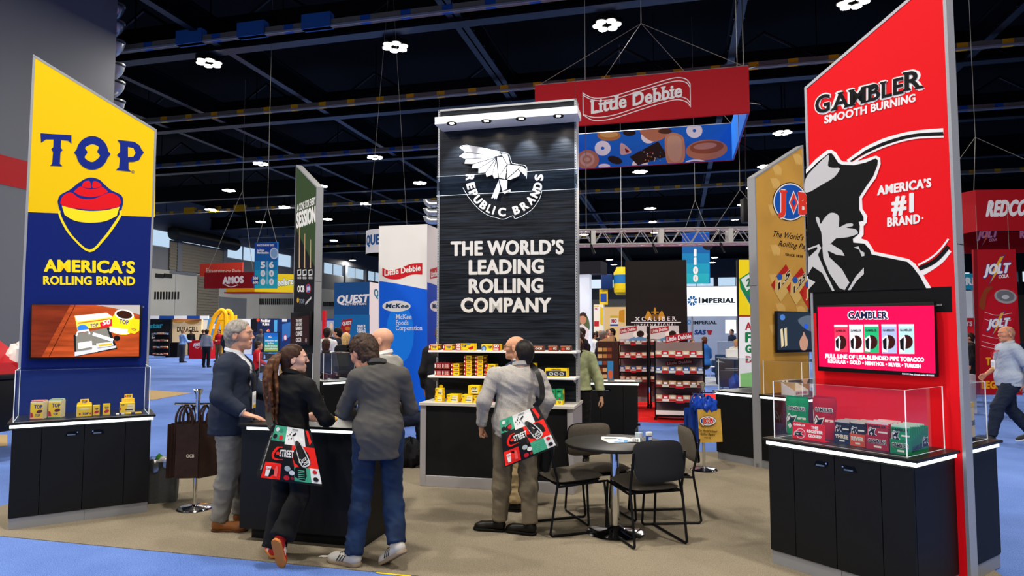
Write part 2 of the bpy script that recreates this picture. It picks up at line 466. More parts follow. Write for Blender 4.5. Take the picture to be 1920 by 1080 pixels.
# duct elbows stacked up the pier and a second stack far off
DUCT = mat('galvanised_duct', '9a9da2', 0.3, 0.75, noise=0.1, nscale=4)
def elbow(loc, s, rot):
    t = thing('duct_nozzle', 'x', 'air duct', loc=loc, rot=rot)
    b = MB(); pts = []; rs = []
    for i in range(6):
        a = math.pi * 0.5 * i / 5
        pts.append((0.55 * s * math.sin(a), 0, 0.35 * s * (1 - math.cos(a)))); rs.append(.36 * s)
    b.tube([(-.5 * s, 0, 0)] + pts, [rs[0]] + rs, DUCT, 12)
    b.build('elbow', t)
    b = MB(); b.tube([pts[-1], (pts[-1][0], 0, pts[-1][2] + .06 * s)], .39 * s, DUCT, 12); b.build('collar', t)
    return t
names = ['topmost', 'second from the top', 'third from the top', 'fourth from the top', 'fifth from the top', 'lowest']
for i, py in enumerate((16, 48, 84, 127, 160, 195)):
    q = D(198, py + 12, 19.2)
    t = elbow(q, 0.66, HALL); t['label'] = 'silver duct elbow on the grey pier, %s of the stack' % names[i]; t['group'] = 'duct elbows up the grey pier'
qd = D(822, 400, 36.2); qa, qb = hloc(qd); m = MB(); m.box(qa - .1, qa + 1.2, qb, qb + 1.2, 0, CEIL, WD); struct('wall_duct_column', m, (0, 0, 0), HALL)
for i, py in enumerate((383, 399, 414)):
    q = D(812, py, 36.0)
    t = elbow(q, 0.6, HALL + math.pi); t['label'] = 'small silver duct elbow left of the black tower, %s' % ('top one', 'middle one', 'bottom one')[i]; t['group'] = 'duct elbows behind the black tower'
# ---------------------------------------------------------------- roof steel
for i, (px, py) in enumerate(((370, 260), (540, 165), (905, 95), (1352, 205), (1850, 75), (1105, 390), (640, 330))):
    a, b = hloc(G(px, py, 10.6)); m = MB()
    m.box(a - .12, a + .12, 2, WBK, 10.55, 10.62, STEEL); m.box(a - .05, a + .05, 2, WBK, 10.62, 11.3, STEELD); m.box(a - .12, a + .12, 2, WBK, 11.28, 11.34, STEELD)
    k = 4.0
    while k < 60:
        m.box(a - .16, a - .1, k, k + .08, 10.6, 10.72, STEEL); m.box(a + .1, a + .16, k, k + .08, 10.6, 10.72, STEEL); k += 1.1
    struct('ceiling_beam_long', m, (0, 0, 0), HALL)
def tray_mat(name, tagc):
    m = mat(name, '5a554c', 0.6); nt = m.node_tree; b = nt.nodes['Principled BSDF']
    tc = nt.nodes.new('ShaderNodeTexCoord'); sp = nt.nodes.new('ShaderNodeSeparateXYZ'); nt.links.new(tc.outputs['Object'], sp.inputs[0])
    fr = nt.nodes.new('ShaderNodeMath'); fr.operation = 'MODULO'; fr.inputs[1].default_value = 1.2
    ad = nt.nodes.new('ShaderNodeMath'); ad.operation = 'ADD'; ad.inputs[1].default_value = 240.0; nt.links.new(sp.outputs[0], ad.inputs[0]); nt.links.new(ad.outputs[0], fr.inputs[0])
    lt = nt.nodes.new('ShaderNodeMath'); lt.operation = 'LESS_THAN'; lt.inputs[1].default_value = 0.3; nt.links.new(fr.outputs[0], lt.inputs[0])
    mx = nt.nodes.new('ShaderNodeMix'); mx.data_type = 'RGBA'; mx.inputs[6].default_value = lin('6e685c'); mx.inputs[7].default_value = lin(tagc)
    nt.links.new(lt.outputs[0], mx.inputs[0]); nt.links.new(mx.outputs[2], b.inputs['Base Color'])
    b.inputs['Emission Strength'].default_value = 0.0
    return m
TY = tray_mat('tray_yellow_tags', 'e0a010'); TB = tray_mat('tray_blue_tags', '1c4c96')
rows = [((228, 89), TB, (228, 118)), ((261, 226), TY, (295, 248)), ((295, 310), TB, (295, 327)), ((302, 399), TY, (302, 379)), ((640, 437), TB, (640, 420)), ((700, 458), TY, (700, 470)), ((1800, 112), TY, (1800, 137)), ((1800, 219), TB, (1800, 243))]
for i, (p, tm, q) in enumerate(rows[:6]):
    a, b = hloc(G(p[0], p[1], 10.35)); m = MB()
    m.box(WL, 46, b, b + .12, 10.2, 10.42, tm); m.box(WL, 46, b - .02, b, 10.2, 10.26, SILVER)
    for k in range(14):
        x = WL + 3 + k * 5.1; m.box(x, x + .03, b, b + .03, 10.4, CEIL, STEELD)
    if i in (0, 3):
        for k in range(3): m.box(a + 2 + k * 2.1, a + 2.9 + k * 2.1, b - .06, b + .18, 10.2, 10.62, M('2a5a98' if i == 0 else 'c8920c', .6))
    struct('ceiling_cable_tray', m, (0, 0, 0), HALL)
    a, b = hloc(G(q[0], q[1], 10.5)); m = MB()
    m.box(WL, 46, b - .2, b + .2, 10.45, 10.55, STEEL); m.box(WL, 46, b - .05, b + .05, 10.55, 11.4, STEELD); m.box(WL, 46, b - .2, b + .2, 11.4, 11.5, STEELD)
    k = WL
    while k < 40:
        m.tube([(k, b, 10.6), (k + 2.5, b, 12.2), (k + 5, b, 10.6)], .06, STEELD, 6); k += 5
    struct('ceiling_beam_cross', m, (0, 0, 0), HALL)
# ---------------------------------------------------------------- high-bay lamps
BULB = mat('lamp_lens', 'fff6e8', 0.4, emit=14.0)
hb = MB(); hl = MB()
for k in range(6):
    a = k * math.pi / 3
    hl.lathe([(0.001, -.02), (.13, -.02), (.13, .03)], BULB, (.27 * math.cos(a), .27 * math.sin(a), 0), 10)
    hb.lathe([(.17, -.01), (.17, .12), (.05, .2)], BLACKM, (.27 * math.cos(a), .27 * math.sin(a), .01), 10)
hb.tube([(0, 0, .1), (0, 0, CEIL - LAMP_Z - .004)], .03, BLACKM, 6)
hb.box(-.12, .12, -.12, .12, .08, .3, BLACKM)
LDATA = bpy.data.lights.new('high_bay_lamp', 'AREA'); LDATA.shape = 'DISK'; LDATA.size = 0.7; LDATA.energy = LAMP_POWER; LDATA.color = (1.0, 0.93, 0.83)
lamp0 = None
vis = [(392, 118), (741, 88), (1138, 47), (1600, 5), (489, 307), (703, 295), (1200, 322), (1467, 249), (429, 357), (602, 349), (787, 343), (395, 393), (533, 388), (686, 382), (1219, 391), (489, 416), (614, 411), (1224, 416), (1394, 384), (1379, 411), (626, 451), (1095, 440), (1229, 436), (1369, 431), (661, 488), (1143, 487), (1151, 496), (1340, 483), (1335, 492), (1435, 312), (1412, 352)]
pos = [G(px, py, LAMP_Z) for px, py in vis]
r0 = pos[1]
extra = [r0 + hu * a * 6.0 - hw * b for b in (15, 30) for a in (-3, -2, -1, 0, 1, 2, 3)]
words = ['first', 'second', 'third', 'fourth']
for i, p in enumerate(pos + extra):
    if lamp0 is None:
        lamp0 = thing('high_bay_lamp', 'x', 'ceiling lamp', loc=p, group='high-bay lamps under the roof')
        hb.build('housing', lamp0); hl.build('lens', lamp0); t = lamp0
    else:
        t = dup(lamp0, p, HALL)
    if i < 4: t['label'] = 'bright ring-shaped roof lamp, %s from the left in the nearest row' % words[i]
    elif i < len(pos): t['label'] = 'small bright lamp far off under the black roof, %s' % (('above the blue 1100 sign', 'over the left booths', 'over the white truss', 'beside the black tower top')[0] if 1180 < vis[i][0] < 1260 else 'left of the black tower' if vis[i][0] < 820 else 'right of the black tower')
    else: t['label'] = 'ring-shaped roof lamp overhead out of the frame'
    if True:
        l = bpy.data.objects.new('lamp_light', LDATA); C.objects.link(l); l.parent = t; l.location = (0, 0, -.06)
# ---------------------------------------------------------------- display pillars: panel, cabinets, screens, cases
CAB_D, CAB_H, PAN_T = 0.58, 0.90, 0.11
def cabinet(fr, W, label, side_led=True, doors=True, flip=False):
    """black cabinet with a lit edge under its worktop"""
    t = thing('display_cabinet', label, 'cabinet', fr)
    b = MB(); b.box(0.015, W - 0.015, 0.02, CAB_D, 0.1, CAB_H - 0.05, BLACK)
    b.build('body', t)
    b = MB(); b.box(0.02, W - 0.02, 0.012, CAB_D, 0.006, 0.1, PLINTH); b.box(W * .52, W * .522, 0.01, .014, .006, .1, BLACKM); b.build('plinth', t, bevel=.003)
    cuts = [0.015, W * 0.21, W * 0.5, W * 0.795, W - 0.015]
    for i in range(4):
        d = MB(); x0, x1 = cuts[i] + .002, cuts[i + 1] - .002; z0, z1 = 0.104, CAB_H - 0.055
        d.box(x0, x1, 0.0, 0.02, z0, z1, BLACK)
        o = d.build('door' if i in (1, 2) else 'side_panel', t, bevel=.002)
        if i in (1, 2) and doors:
            hx = x1 - 0.14 if i == 1 else x0 + 0.05
            h = MB()
            h.prism([(hx, -.004, z1 - .085), (hx + .018, -.004, z1 - .05), (hx + .1, -.004, z1 - .05), (hx + .1, -.004, z1 - .068), (hx + .082, -.004, z1 - .085)] if i == 1 else [(hx, -.004, z1 - .05), (hx + .082, -.004, z1 - .05), (hx + .1, -.004, z1 - .085), (hx + .018, -.004, z1 - .085), (hx, -.004, z1 - .068)], (0, .006, 0), M('000000', .3))
            h.box(hx + .015, hx + .075, -.0055, 0, z1 - .084, z1 - .074, M('5a6a84', .3)); h.lathe([(0.001, 0), (.006, 0), (.006, .006), (0.001, .006)], CHROME, T=Matrix.Translation((hx + (.09 if i == 1 else .01), -.004, z1 - .06)) @ Matrix.Rotation(R(90), 4, 'X'), n=10)
            h.build('handle', o)
    b = MB(); b.box(0.0, W, 0.004, 0.014, CAB_H - .048, CAB_H - .022, LED)
    b.box(-.002, .012, .004, CAB_D - .01, CAB_H - .048, CAB_H - .022, LED); b.box(W - .012, W + .002, .004, CAB_D - .01, CAB_H - .048, CAB_H - .022, LED)
    b.build('light_strip', t)
    b = MB(); b.box(0.01, W - .01, 0.012, CAB_D, CAB_H - .05, CAB_H - .02, BLACKM); b.box(-.02, W + .02, -.02, CAB_D, CAB_H - .02, CAB_H, mat('worktop_black', '1a1918', .35)); b.build('worktop', t, bevel=.003)
    return t
def acrylic_case(fr, x0, x1, y0, y1, h, label):
    z = CAB_H; o = fr.w(x0, y0, z)
    t = thing('acrylic_case', label, 'display case', loc=o, rot=fr.a)
    w, d = x1 - x0, y1 - y0
    def sheet(nm, pts):
        b = MB(); b.add(pts, [(0, 1, 2, 3)], ACRYL); b.build(nm, t)
    e0 = .0008
    sheet('front_pane', [(0, 0, e0), (w, 0, e0), (w, 0, h), (0, 0, h)])
    sheet('side_pane', [(0, 0, e0), (0, d, e0), (0, d, h), (0, 0, h)])
    sheet('side_pane', [(w, 0, e0), (w, d, e0), (w, d, h), (w, 0, h)])
    sheet('top_pane', [(0, 0, h), (w, 0, h), (w, d, h), (0, d, h)])
    b = MB(); e = .005
    for (p, q) in (((0, 0, 0), (w, 0, 0)), ((0, 0, h), (w, 0, h)), ((0, 0, 0), (0, 0, h)), ((w, 0, 0), (w, 0, h)), ((w, 0, h), (w, d, h)), ((0, 0, h), (0, d, h)), ((w, 0, 0), (w, d, 0)), ((0, 0, 0), (0, d, 0)), ((w, d, 0), (w, d, h)), ((0, d, 0), (0, d, h))):
        b.box(min(p[0], q[0]) - e / 2, max(p[0], q[0]) + e / 2, min(p[1], q[1]) - e / 2, max(p[1], q[1]) + e / 2, min(p[2], q[2]) + e0, max(p[2], q[2]) + e0, EDGE)
    b.build('glowing_edges', t)  # edge bars glow slightly so the case outline reads bright
    return t
def panel(fr, W, zl, zr, label, colour, back=None, x0=0.0, name='slanted_sign'):
    """tall slanted-top panel in an aluminium frame; front art plane at y = CAB_D"""
    t = thing(name, label, 'sign panel', fr)
    y0, y1 = CAB_D + .004, CAB_D + PAN_T
    b = MB(); b.prism([(x0 + .02, y0, 0.006), (W - .02, y0, 0.006), (W - .02, y0, zr - .02), (x0 + .02, y0, zl - .02)], (0, .02, 0), colour); b.build('front_fabric', t)
    b = MB(); b.prism([(x0 + .02, y1 - .024, 0.006), (W - .02, y1 - .024, 0.006), (W - .02, y1 - .024, zr - .02), (x0 + .02, y1 - .024, zl - .02)], (0, .02, 0), back or colour); b.build('back_fabric', t)
    b = MB()
    b.box(x0, x0 + .02, CAB_D, y1, 0.006, zl - .02, SILVER); b.box(W - .02, W, CAB_D, y1, 0.006, zr - .02, SILVER)
    b.prism([(x0, CAB_D, zl - .025), (W, CAB_D, zr - .025), (W, CAB_D, zr), (x0, CAB_D, zl)], (0, PAN_T, 0), SILVER)
    b.box(x0, W, CAB_D + .03, y1 - .03, 0.006, .05, SILVER)
    for z in (0.62 * min(zl, zr),): b.box(W - .001, W + .001, CAB_D + .004, y1 - .004, z, z + .004, BLACKM); b.box(x0 - .001, x0 + .001, CAB_D + .004, y1 - .004, z, z + .004, BLACKM)
    b.build('frame', t)
    return t
def screen(fr, tl, br, label, y=CAB_D, thick=.06, art=None):
    """flat screen hung on the panel, outline given by two photo pixels"""
    a, c = fr.hit(*tl, y - thick), fr.hit(*br, y - thick)
    x0, x1, z0, z1 = a.x, c.x, c.z, a.z
    o = fr.w((x0 + x1) / 2, y, (z0 + z1) / 2)
    t = thing('television', label, 'television', loc=o, rot=fr.a)
    w, h = (x1 - x0) / 2, (z1 - z0) / 2
    b = MB(); b.rbox(-w, w, -thick, -thick * .4, -h, h, BLACKM, .004); b.rbox(-w * .6, w * .6, -thick * .45, 0, -h * .7, h * .7, BLACKM, .004); b.build('casing', t)
    return t, w, h, thick
# ---- TOP pillar at the left
TOPF = Frame((-4.25, 5.66), R(33)); TW = 1.07
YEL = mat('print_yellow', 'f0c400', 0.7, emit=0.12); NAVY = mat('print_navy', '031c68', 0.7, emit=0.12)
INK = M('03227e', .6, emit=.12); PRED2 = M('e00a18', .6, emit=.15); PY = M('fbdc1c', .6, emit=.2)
ztl, ztr = TOPF.hit(61, 101, CAB_D), TOPF.hit(294, 243, CAB_D)
p = panel(TOPF, ztr.x, ztl.z, ztr.z, 'tall yellow and blue slanted panel with spinning top emblem', NAVY, NAVY, x0=min(0.0, TOPF.hit(48, 400, CAB_D).x))
A = face_art(TOPF, CAB_D + .004)
A.poly([(63.5, 107), (292, 246), (290.5, 407), (49.5, 397.5)], YEL, 1)
A.done('yellow_field', p)
A = face_art(TOPF, CAB_D + .004)
# T O P in an old slab face
A.poly([(76, 250), (134, 253.5), (134, 270), (128, 264), (114.5, 262.5), (114, 277), (117.5, 281.5), (113.5, 286), (112.5, 307), (117, 312), (94, 311), (98, 306.5), (99.5, 285), (96, 280), (100, 276), (100.5, 261.5), (86, 261.5), (77, 268)], INK, 4)
A.ellipse((173, 287), 30, 31.5, INK, 4, 36); A.poly([(138.5, 286), (144, 280), (144, 293)], INK, 4); A.poly([(207.5, 289), (202, 283), (202, 296)], INK, 4)
A.curve([(173, 271), (185, 276), (182, 285), (187, 293), (173, 304), (159, 296), (164, 286), (160, 277)], YEL, 5)
A.poly([(220, 262.5), (252, 266), (262, 273), (265, 280), (270, 286), (265, 292), (261, 300), (251, 303.5), (241, 304), (241, 317), (246, 322), (217, 319), (223, 314), (225, 297), (219, 291), (225, 285), (225, 270)], INK, 4)
A.poly([(240, 276), (250, 278), (254, 287), (250, 294), (240, 294.5)], YEL, 5)
A.text('®', (246.5, 325), (252, 325), 5, INK, 4)
A.done('lettering', p)
A = face_art(TOPF, CAB_D + .004)
base = [(109, 378), (114, 365), (134, 355), (148, 342), (160, 337), (171, 334), (184, 338), (192, 344), (207, 357), (226, 366), (230, 377), (226, 392), (213, 420), (192, 448), (168, 473), (144, 451), (124, 425), (112, 398)]
A.poly(smooth2([(109, 400), (116, 418), (133, 444), (168, 473), (196, 450), (218, 421), (229, 402)], 4) + [(226, 385), (170, 360), (112, 385)], PY, 4)
A.poly(smooth2([(113, 400), (121, 418), (138, 444), (168, 468), (193, 446), (213, 419), (224, 402)], 4) + [(223, 385), (170, 360), (115, 385)], NAVY, 5)
A.poly(smooth2([(108, 378), (113, 366), (131, 356), (146, 344), (160, 335.5), (172, 333), (186, 337), (196, 346), (209, 357), (227, 366), (231, 378), (229, 388)], 4) + smooth2([(228, 394), (200, 403), (168, 405), (135, 402), (112, 395)], 4), INK, 6)
A.poly(smooth2([(116, 386), (140, 392), (168, 396), (200, 394), (224, 388)], 4) + smooth2([(219, 405), (197, 415), (168, 418), (140, 414), (121, 403)], 4), PY, 8)
A.poly(smooth2([(113, 381), (118, 368), (133, 361), (150, 372), (176, 373), (205, 362), (222, 369), (227, 380)], 4) + smooth2([(222, 388), (195, 393), (166, 393), (135, 390), (117, 386)], 4), PRED2, 7)
A.poly(smooth2([(138, 360), (150, 350), (158, 353), (170, 355.5), (182, 354), (192, 351), (203, 360)], 4) + smooth2([(190, 367), (170, 370), (150, 367)], 4), PRED2, 7)
A.poly(smooth2([(154, 350), (158, 341), (168, 340), (170, 353)], 3, True), PRED2, 7); A.poly(smooth2([(174, 353), (175, 340), (186, 343), (190, 350)], 3, True), PRED2, 7)
A.done('emblem', p)
A = face_art(TOPF, CAB_D + .004)
A.text('AMERICA’S', (82, 508.5), (253, 512), 21, PY, 4, .045); A.text('ROLLING BRAND', (81, 533), (253.5, 534.5), 15, PY, 4, .04)
A.done('lettering', p)
A = face_art(TOPF, CAB_D + .004); A.text('10/23', (264, 577), (270, 577), 3, M('8fa0d0', .6), 3); A.done('lettering', p)
cabinet(TOPF, TW, 'black display cabinet with lit edge below the yellow and blue panel')
acrylic_case(TOPF, .02, TW - .035, 0.02, CAB_D - .02, .44, 'clear acrylic case over yellow packets on the left cabinet')
fb = Frame(TOPF.w(TW, 2 * CAB_D + PAN_T + .005), TOPF.a + math.pi)
# its screen
t, w, h, th = screen(TOPF, (58, 570), (264, 671), 'wall screen on the blue panel showing a rolling machine and yellow packets')
Fz = Frame(TOPF.o, TOPF.a)
A = face_art(TOPF, CAB_D - th - .001)
WOOD = mat('screen_wood', 'a0421c', .3, emit=.75, noise=.45, nscale=2.2, stretch=(1, 1, 9)); 
WOODD = mat('screen_wood_dark', '6e2814', .3, emit=.6, noise=.35, nscale=3, stretch=(1, 1, 7)); GLOW = M('d8d4d2', .3, emit=.6)
def S(c, e=.7): return M(c, .3, emit=e)
A.poly([(60, 571.5), (262, 572), (260.5, 668), (58, 670)], WOOD, 0)
A.poly([(60, 571.5), (132, 571.8), (78, 669.5), (58, 670)], WOODD, 1); A.poly([(180, 572), (262, 572), (262, 590), (215, 578)], S('b6b0aa', .5), 1)
A.stroke([(141, 572), (92, 669)], 1.2, S('4a1408', .4), 2)
A.poly([(140, 592), (200, 586.5), (211, 594), (210, 610), (145, 619)], S('f4d24a'), 3); A.poly([(140, 592), (200, 586.5), (211, 594), (145, 603)], S('f2eadc'), 3)
A.stroke([(146, 606), (206, 598)], 2, S('d86a1e'), 4); A.poly([(187, 605), (210, 598), (210, 611), (189, 614)], S('e01a28'), 4)
A.text('50', (192, 610), (207, 607), 8, S('ffffff'), 5, .03); A.text('TOP', (169, 614), (184, 612), 6, S('1b2f8a'), 5, .03); A.ellipse((155, 615), 10, 6, S('3078d8'), 4)
A.curve([(216, 588), (250, 590), (243, 626), (206, 620)], S('f6d418'), 3); A.poly([(206, 613), (243, 618), (241, 626), (224, 627), (205, 621)], S('f4f0e8'), 4)
A.ellipse((233, 590), 18, 9.5, S('f2f2f2'), 4, rot=.15); A.ellipse((233, 590), 15, 7.5, S('3a1c10', .4), 4, rot=.15); A.text('TOP', (224, 606), (241, 609), 8, S('16308c'), 5, .03)
A.poly([(248, 597), (261.5, 599), (261, 620), (252, 626), (238, 623)], S('f6c818'), 5); A.text('TOP', (246, 619), (256, 621), 4, S('16204c'), 6, .03)
A.poly([(138, 628), (205, 614), (220, 654), (140, 669)], S('1c2022', .3), 3); A.poly([(142, 626), (200, 615), (212, 648), (143, 662)], S('7c7a70'), 4)
A.poly([(140, 660), (218, 648), (218, 652), (140, 668)], S('c8ccd4'), 5); A.stroke([(143, 630), (146, 622), (166, 619), (168, 627)], 3.5, S('e8eaee'), 5)
A.stroke([(174, 626), (212, 638)], 6, S('f4f6fa'), 6); A.ellipse((219, 634), 6, 5, S('181818', .2), 6)
A.poly([(146, 643), (172, 639), (173, 650), (147, 655)], S('eef0f2'), 5); A.poly([(180, 644), (211, 641), (213, 648), (183, 652)], S('d8e0ea'), 5); A.poly([(184, 646), (210, 643), (211, 647), (185, 650)], S('d8b030'), 6); A.poly([(172, 648), (182, 648), (183, 660), (174, 660)], S('f0f0f0'), 6)
for pc_ in (1,):
    o = A.done('screen_picture', None); o.parent = t; o.matrix_parent_inverse = (Matrix.Translation(t.location) @ Matrix.Rotation(TOPF.a, 4, 'Z')).inverted() @ (Matrix.Translation(TOPF.o) @ Matrix.Rotation(TOPF.a, 4, 'Z'))
def hang(o, t, fr):
    """a picture drawn in the frame fr becomes a part of the thing t that stands in it"""
    o.parent = t; o.matrix_parent_inverse = (Matrix.Translation(t.location) @ Matrix.Rotation(t.rotation_euler.z, 4, 'Z')).inverted() @ (Matrix.Translation(fr.o) @ Matrix.Rotation(fr.a, 4, 'Z'))
    return o
# ---- GAMBLER pillar at the right
GAF = Frame((1.862, 4.907), R(-55)); GW = 1.02
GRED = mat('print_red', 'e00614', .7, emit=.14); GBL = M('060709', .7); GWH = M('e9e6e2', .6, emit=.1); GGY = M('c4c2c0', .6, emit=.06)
zl, zr = GAF.hit(1508, 164, CAB_D), GAF.hit(1771, -62, CAB_D)
p = panel(GAF, zr.x, zl.z, zr.z, 'tall red slanted panel with big black cowboy emblem', GRED, x0=zl.x)
fy = CAB_D + .004
A = face_art(GAF, fy); A.poly([(1516, 548), (1784, 537), (1785.5, 585), (1517, 587)], GBL, 1)
ring = lambda rx, ry: [(1716 + rx * math.cos(a), 405 + ry * math.sin(a)) for a in [2 * math.pi * i / 60 for i in range(61)]]
def arc(x0, pts): return pts
A.stroke([(1590, 303), (1620, 282), (1660, 264), (1710, 251), (1769, 245.5)], [7, 9, 10, 10, 10], GWH, 2, True); A.stroke([(1595, 303), (1622, 286), (1662, 268.5), (1712, 255), (1769, 251)], [3, 6, 7, 7, 7], GBL, 3, True); A.stroke([(1600, 305), (1625, 290), (1664, 273), (1714, 259.5), (1770, 256.5)], 3.5, GWH, 4, True)
A.stroke([(1779, 468), (1765, 486), (1748, 499), (1728, 511)], 13, GWH, 2, True); A.stroke([(1779, 462), (1762, 482), (1746, 494), (1724, 504)], 8, GBL, 3, True); A.stroke([(1779, 448), (1762, 470), (1744, 485), (1722, 497)], 3.5, GWH, 4, True)
outl = [(1512, 318), (1530, 299), (1552, 281.5), (1560, 281), (1568, 286), (1577, 300), (1581, 303), (1600, 304), (1622, 299), (1643, 292), (1651, 296), (1652, 308), (1643, 334), (1630, 352), (1617, 372), (1618, 392), (1627, 405), (1626, 417), (1620, 424), (1620, 440), (1615, 447), (1628, 452), (1637, 466), (1640, 472), (1670, 478), (1705, 486), (1717, 495), (1730, 513), (1747, 540), (1517, 548)]
A.poly(outl, GWH, 5)
inn = [(1512, 326), (1533, 305), (1554, 288), (1560, 287.5), (1564, 292), (1573, 306), (1580, 309), (1602, 310), (1624, 305), (1643, 297), (1647, 301), (1646, 310), (1638, 331), (1626, 348), (1612, 370), (1612, 393), (1620, 407), (1620, 414), (1611, 416), (1613, 424), (1612, 438), (1600, 448), (1601, 455), (1622, 457), (1632, 468), (1635, 477), (1668, 484), (1702, 491), (1712, 500), (1725, 517), (1738, 541), (1517, 549), (1514, 400)]
A.poly(inn, GBL, 6)
A.curve([(1512, 335), (1530, 313), (1551, 293), (1556, 292), (1554, 311), (1563, 315), (1576, 316), (1566, 332), (1545, 345), (1512, 362)], GGY, 8, 3)
A.poly([(1553, 310), (1560, 300), (1578, 313), (1565, 314)], GBL, 9)
A.curve([(1531, 408), (1537, 409), (1540, 420), (1548, 408), (1560, 399), (1574, 405), (1574, 425), (1580, 424), (1588, 420), (1599, 419), (1600, 424), (1588, 427), (1605, 430), (1610, 437), (1604, 441), (1590, 445), (1572, 447), (1568, 448), (1556, 460), (1546, 468), (1543, 455), (1541, 435), (1534, 420)], GGY, 8, 3)
A.poly([(1516, 466), (1537, 458), (1541, 465), (1535, 478), (1548, 508), (1566, 545), (1562, 546), (1543, 512), (1525, 500), (1516, 515)], GGY, 8)
A.poly([(1543, 462), (1560, 458), (1580, 470), (1585, 480), (1570, 478), (1553, 470), (1556, 482), (1580, 505), (1594, 530), (1585, 544), (1575, 540), (1556, 512), (1545, 485)], GGY, 8)
A.poly([(1556, 479), (1580, 487), (1585, 490), (1585, 499), (1572, 492)], GBL, 9)
A.poly([(1516, 470), (1533, 463), (1534, 467), (1518, 482)], GBL, 9); A.poly([(1516, 522), (1530, 529), (1517, 543)], GGY, 8)
A.poly([(1621, 502), (1621, 514), (1608, 526), (1596, 544), (1591, 544), (1606, 518)], GGY, 8); A.poly([(1602, 464), (1611, 462), (1614, 469)], GGY, 8); A.poly([(1612, 468), (1622, 474), (1622, 480), (1617, 481)], GGY, 8)
A.done('emblem', p)
A = face_art(GAF, fy)
for j, mm, bo in ((0, GWH, .075), (1, GBL, .028)):
    for s_, x0, y0, x1, y1, h in (('G', 1529, 214, 1557, 207, 31), ('AMBLE', 1558, 208, 1695, 174, 29), ('R', 1693, 171, 1733, 164, 33)):
        A.text(s_, (x0 - (2 if not j else 0), y0 + (1.5 if not j else 0)), (x1 + (2 if not j else 0), y1 + (1.5 if not j else 0)), h + (3 if not j else 0), mm, 3 + 3 * j, bo, serif=True)
A.text('SMOOTH BURNING', (1546, 232), (1717, 190), 14, GWH, 4, .04)
A.text('AMERICA’S', (1645, 366), (1747, 350), 16, GWH, 4, .05); A.text('#1', (1672, 401), (1714, 396), 33, GWH, 4, .05); A.text('BRAND', (1664, 425), (1726, 418), 16, GWH, 4, .05); A.text('•', (1729, 413), (1732, 413), 8, GWH, 4)
A.text('10/23', (1756, 574), (1767, 573), 3, M('b0b0b0', .6), 4)
A.done('lettering', p)
cabinet(GAF, GW, 'black display cabinet with lit edge below the red cowboy panel, nearest the camera')
acrylic_case(GAF, .05, GW - .06, .03, CAB_D - .03, .41, 'clear acrylic case holding tobacco pouches in front of the red panel')
t, w, h, th = screen(GAF, (1529.5, 573), (1757, 707), 'wall screen with pink picture of five pouches on the red panel')
y = CAB_D - th - .001; A = face_art(GAF, y)
PINK = S('f20646', .8); A.poly([(1533, 576), (1751, 573), (1754, 700), (1536, 687)], PINK, 0)
A.text('GAMBLER', (1589, 598), (1667, 598), 14, S('f4e8ea', .6), 1, .1, serif=True); A.text('GAMBLER', (1591, 597), (1665, 597), 12, S('121c48', .2), 3, .03, serif=True)
for i, (cx, c1) in enumerate(((1577, 'e83a5a'), (1605.5, 'd8dbe0'), (1634, '26b070'), (1667, 'aab8dc'), (1699.5, 'b4dcdc'))):
    wd = 12.5 + i * .5; y0, y1 = 609 - .3 * i, 660 + .9 * i
    A.poly([(cx - wd, y0), (cx + wd, y0), (cx + wd + 1, y1), (cx - wd + 1, y1)], S(c1, .5), 2); A.poly([(cx - wd, y0), (cx + wd, y0), (cx + wd, y0 + 4), (cx - wd, y0 + 4)], S('e8e4e4', .5), 3)
    A.text('GAMBLER', (cx - wd + 3, y0 + 13), (cx + wd - 3, y0 + 13), 4, S('202028', .3), 4, .02); A.ellipse((cx, y0 + 33), wd - 2, 13, S('3a1612', .3), 3); A.poly([(cx - wd + 2, y0 + 26), (cx - 3, y0 + 20), (cx, y0 + 30), (cx - 2, y1 - 2), (cx - wd + 2, y1 - 3)], S('e4e4e4', .4), 4); A.poly([(cx - wd + 3, y0 + 30), (cx - 4, y0 + 24), (cx - 4, y1 - 6), (cx - wd + 4, y1 - 10)], S('101014', .1), 5)
A.text('FULL LINE OF USA-BLENDED PIPE TOBACCO', (1548, 671), (1733, 678.5), 7.5, S('ffffff', .9), 3, .045); A.text('REGULAR • GOLD • MENTHOL • SILVER • TURKISH', (1553, 680), (1727, 690), 6.5, S('ffffff', .9), 3, .045)
A.text('NON RTI Data. 52 weeks ending 08/10/2025', (1692, 702), (1752, 705.5), 2.6, S('e0e0f0', .8), 3, .02)
hang(A.done('screen_picture', None), t, GAF)
GBF = Frame(GAF.w(GW, 2 * CAB_D + PAN_T + .004), GAF.a + math.pi)
cabinet(GBF, GW, 'black display cabinet behind the red cowboy panel, at the right edge')
acrylic_case(GBF, .06, GW - .05, .03, CAB_D - .03, .41, 'clear acrylic case behind the red panel holding a cream box')
# ---- JOB pillar behind it
JOF = Frame((3.365, 7.72), R(33)); JW = 1.05
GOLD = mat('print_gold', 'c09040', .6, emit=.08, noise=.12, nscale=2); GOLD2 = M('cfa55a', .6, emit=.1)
za, zb = JOF.hit(1438, 316, CAB_D), JOF.hit(1507, 271, CAB_D); sl = (zb.z - za.z) / (zb.x - za.x)
p = panel(JOF, JW, za.z - sl * za.x, za.z + sl * (JW - za.x), 'tall gold slanted panel with a round blue emblem behind the red panel', GOLD)
A = face_art(JOF, fy)
for cx, cy in ((1494, 300), (1452, 345), (1448, 395), (1452, 470), (1450, 525), (1462, 580), (1510, 600), (1450, 620), (1455, 320), (1500, 585)):
    for k in range(4): A.curve([(cx - 8 + k * 3, cy - 12), (cx - 2 + k * 4, cy - 4), (cx + k * 3, cy + 10), (cx - 4 + k * 3, cy + 2)], GOLD2, 1, 3)
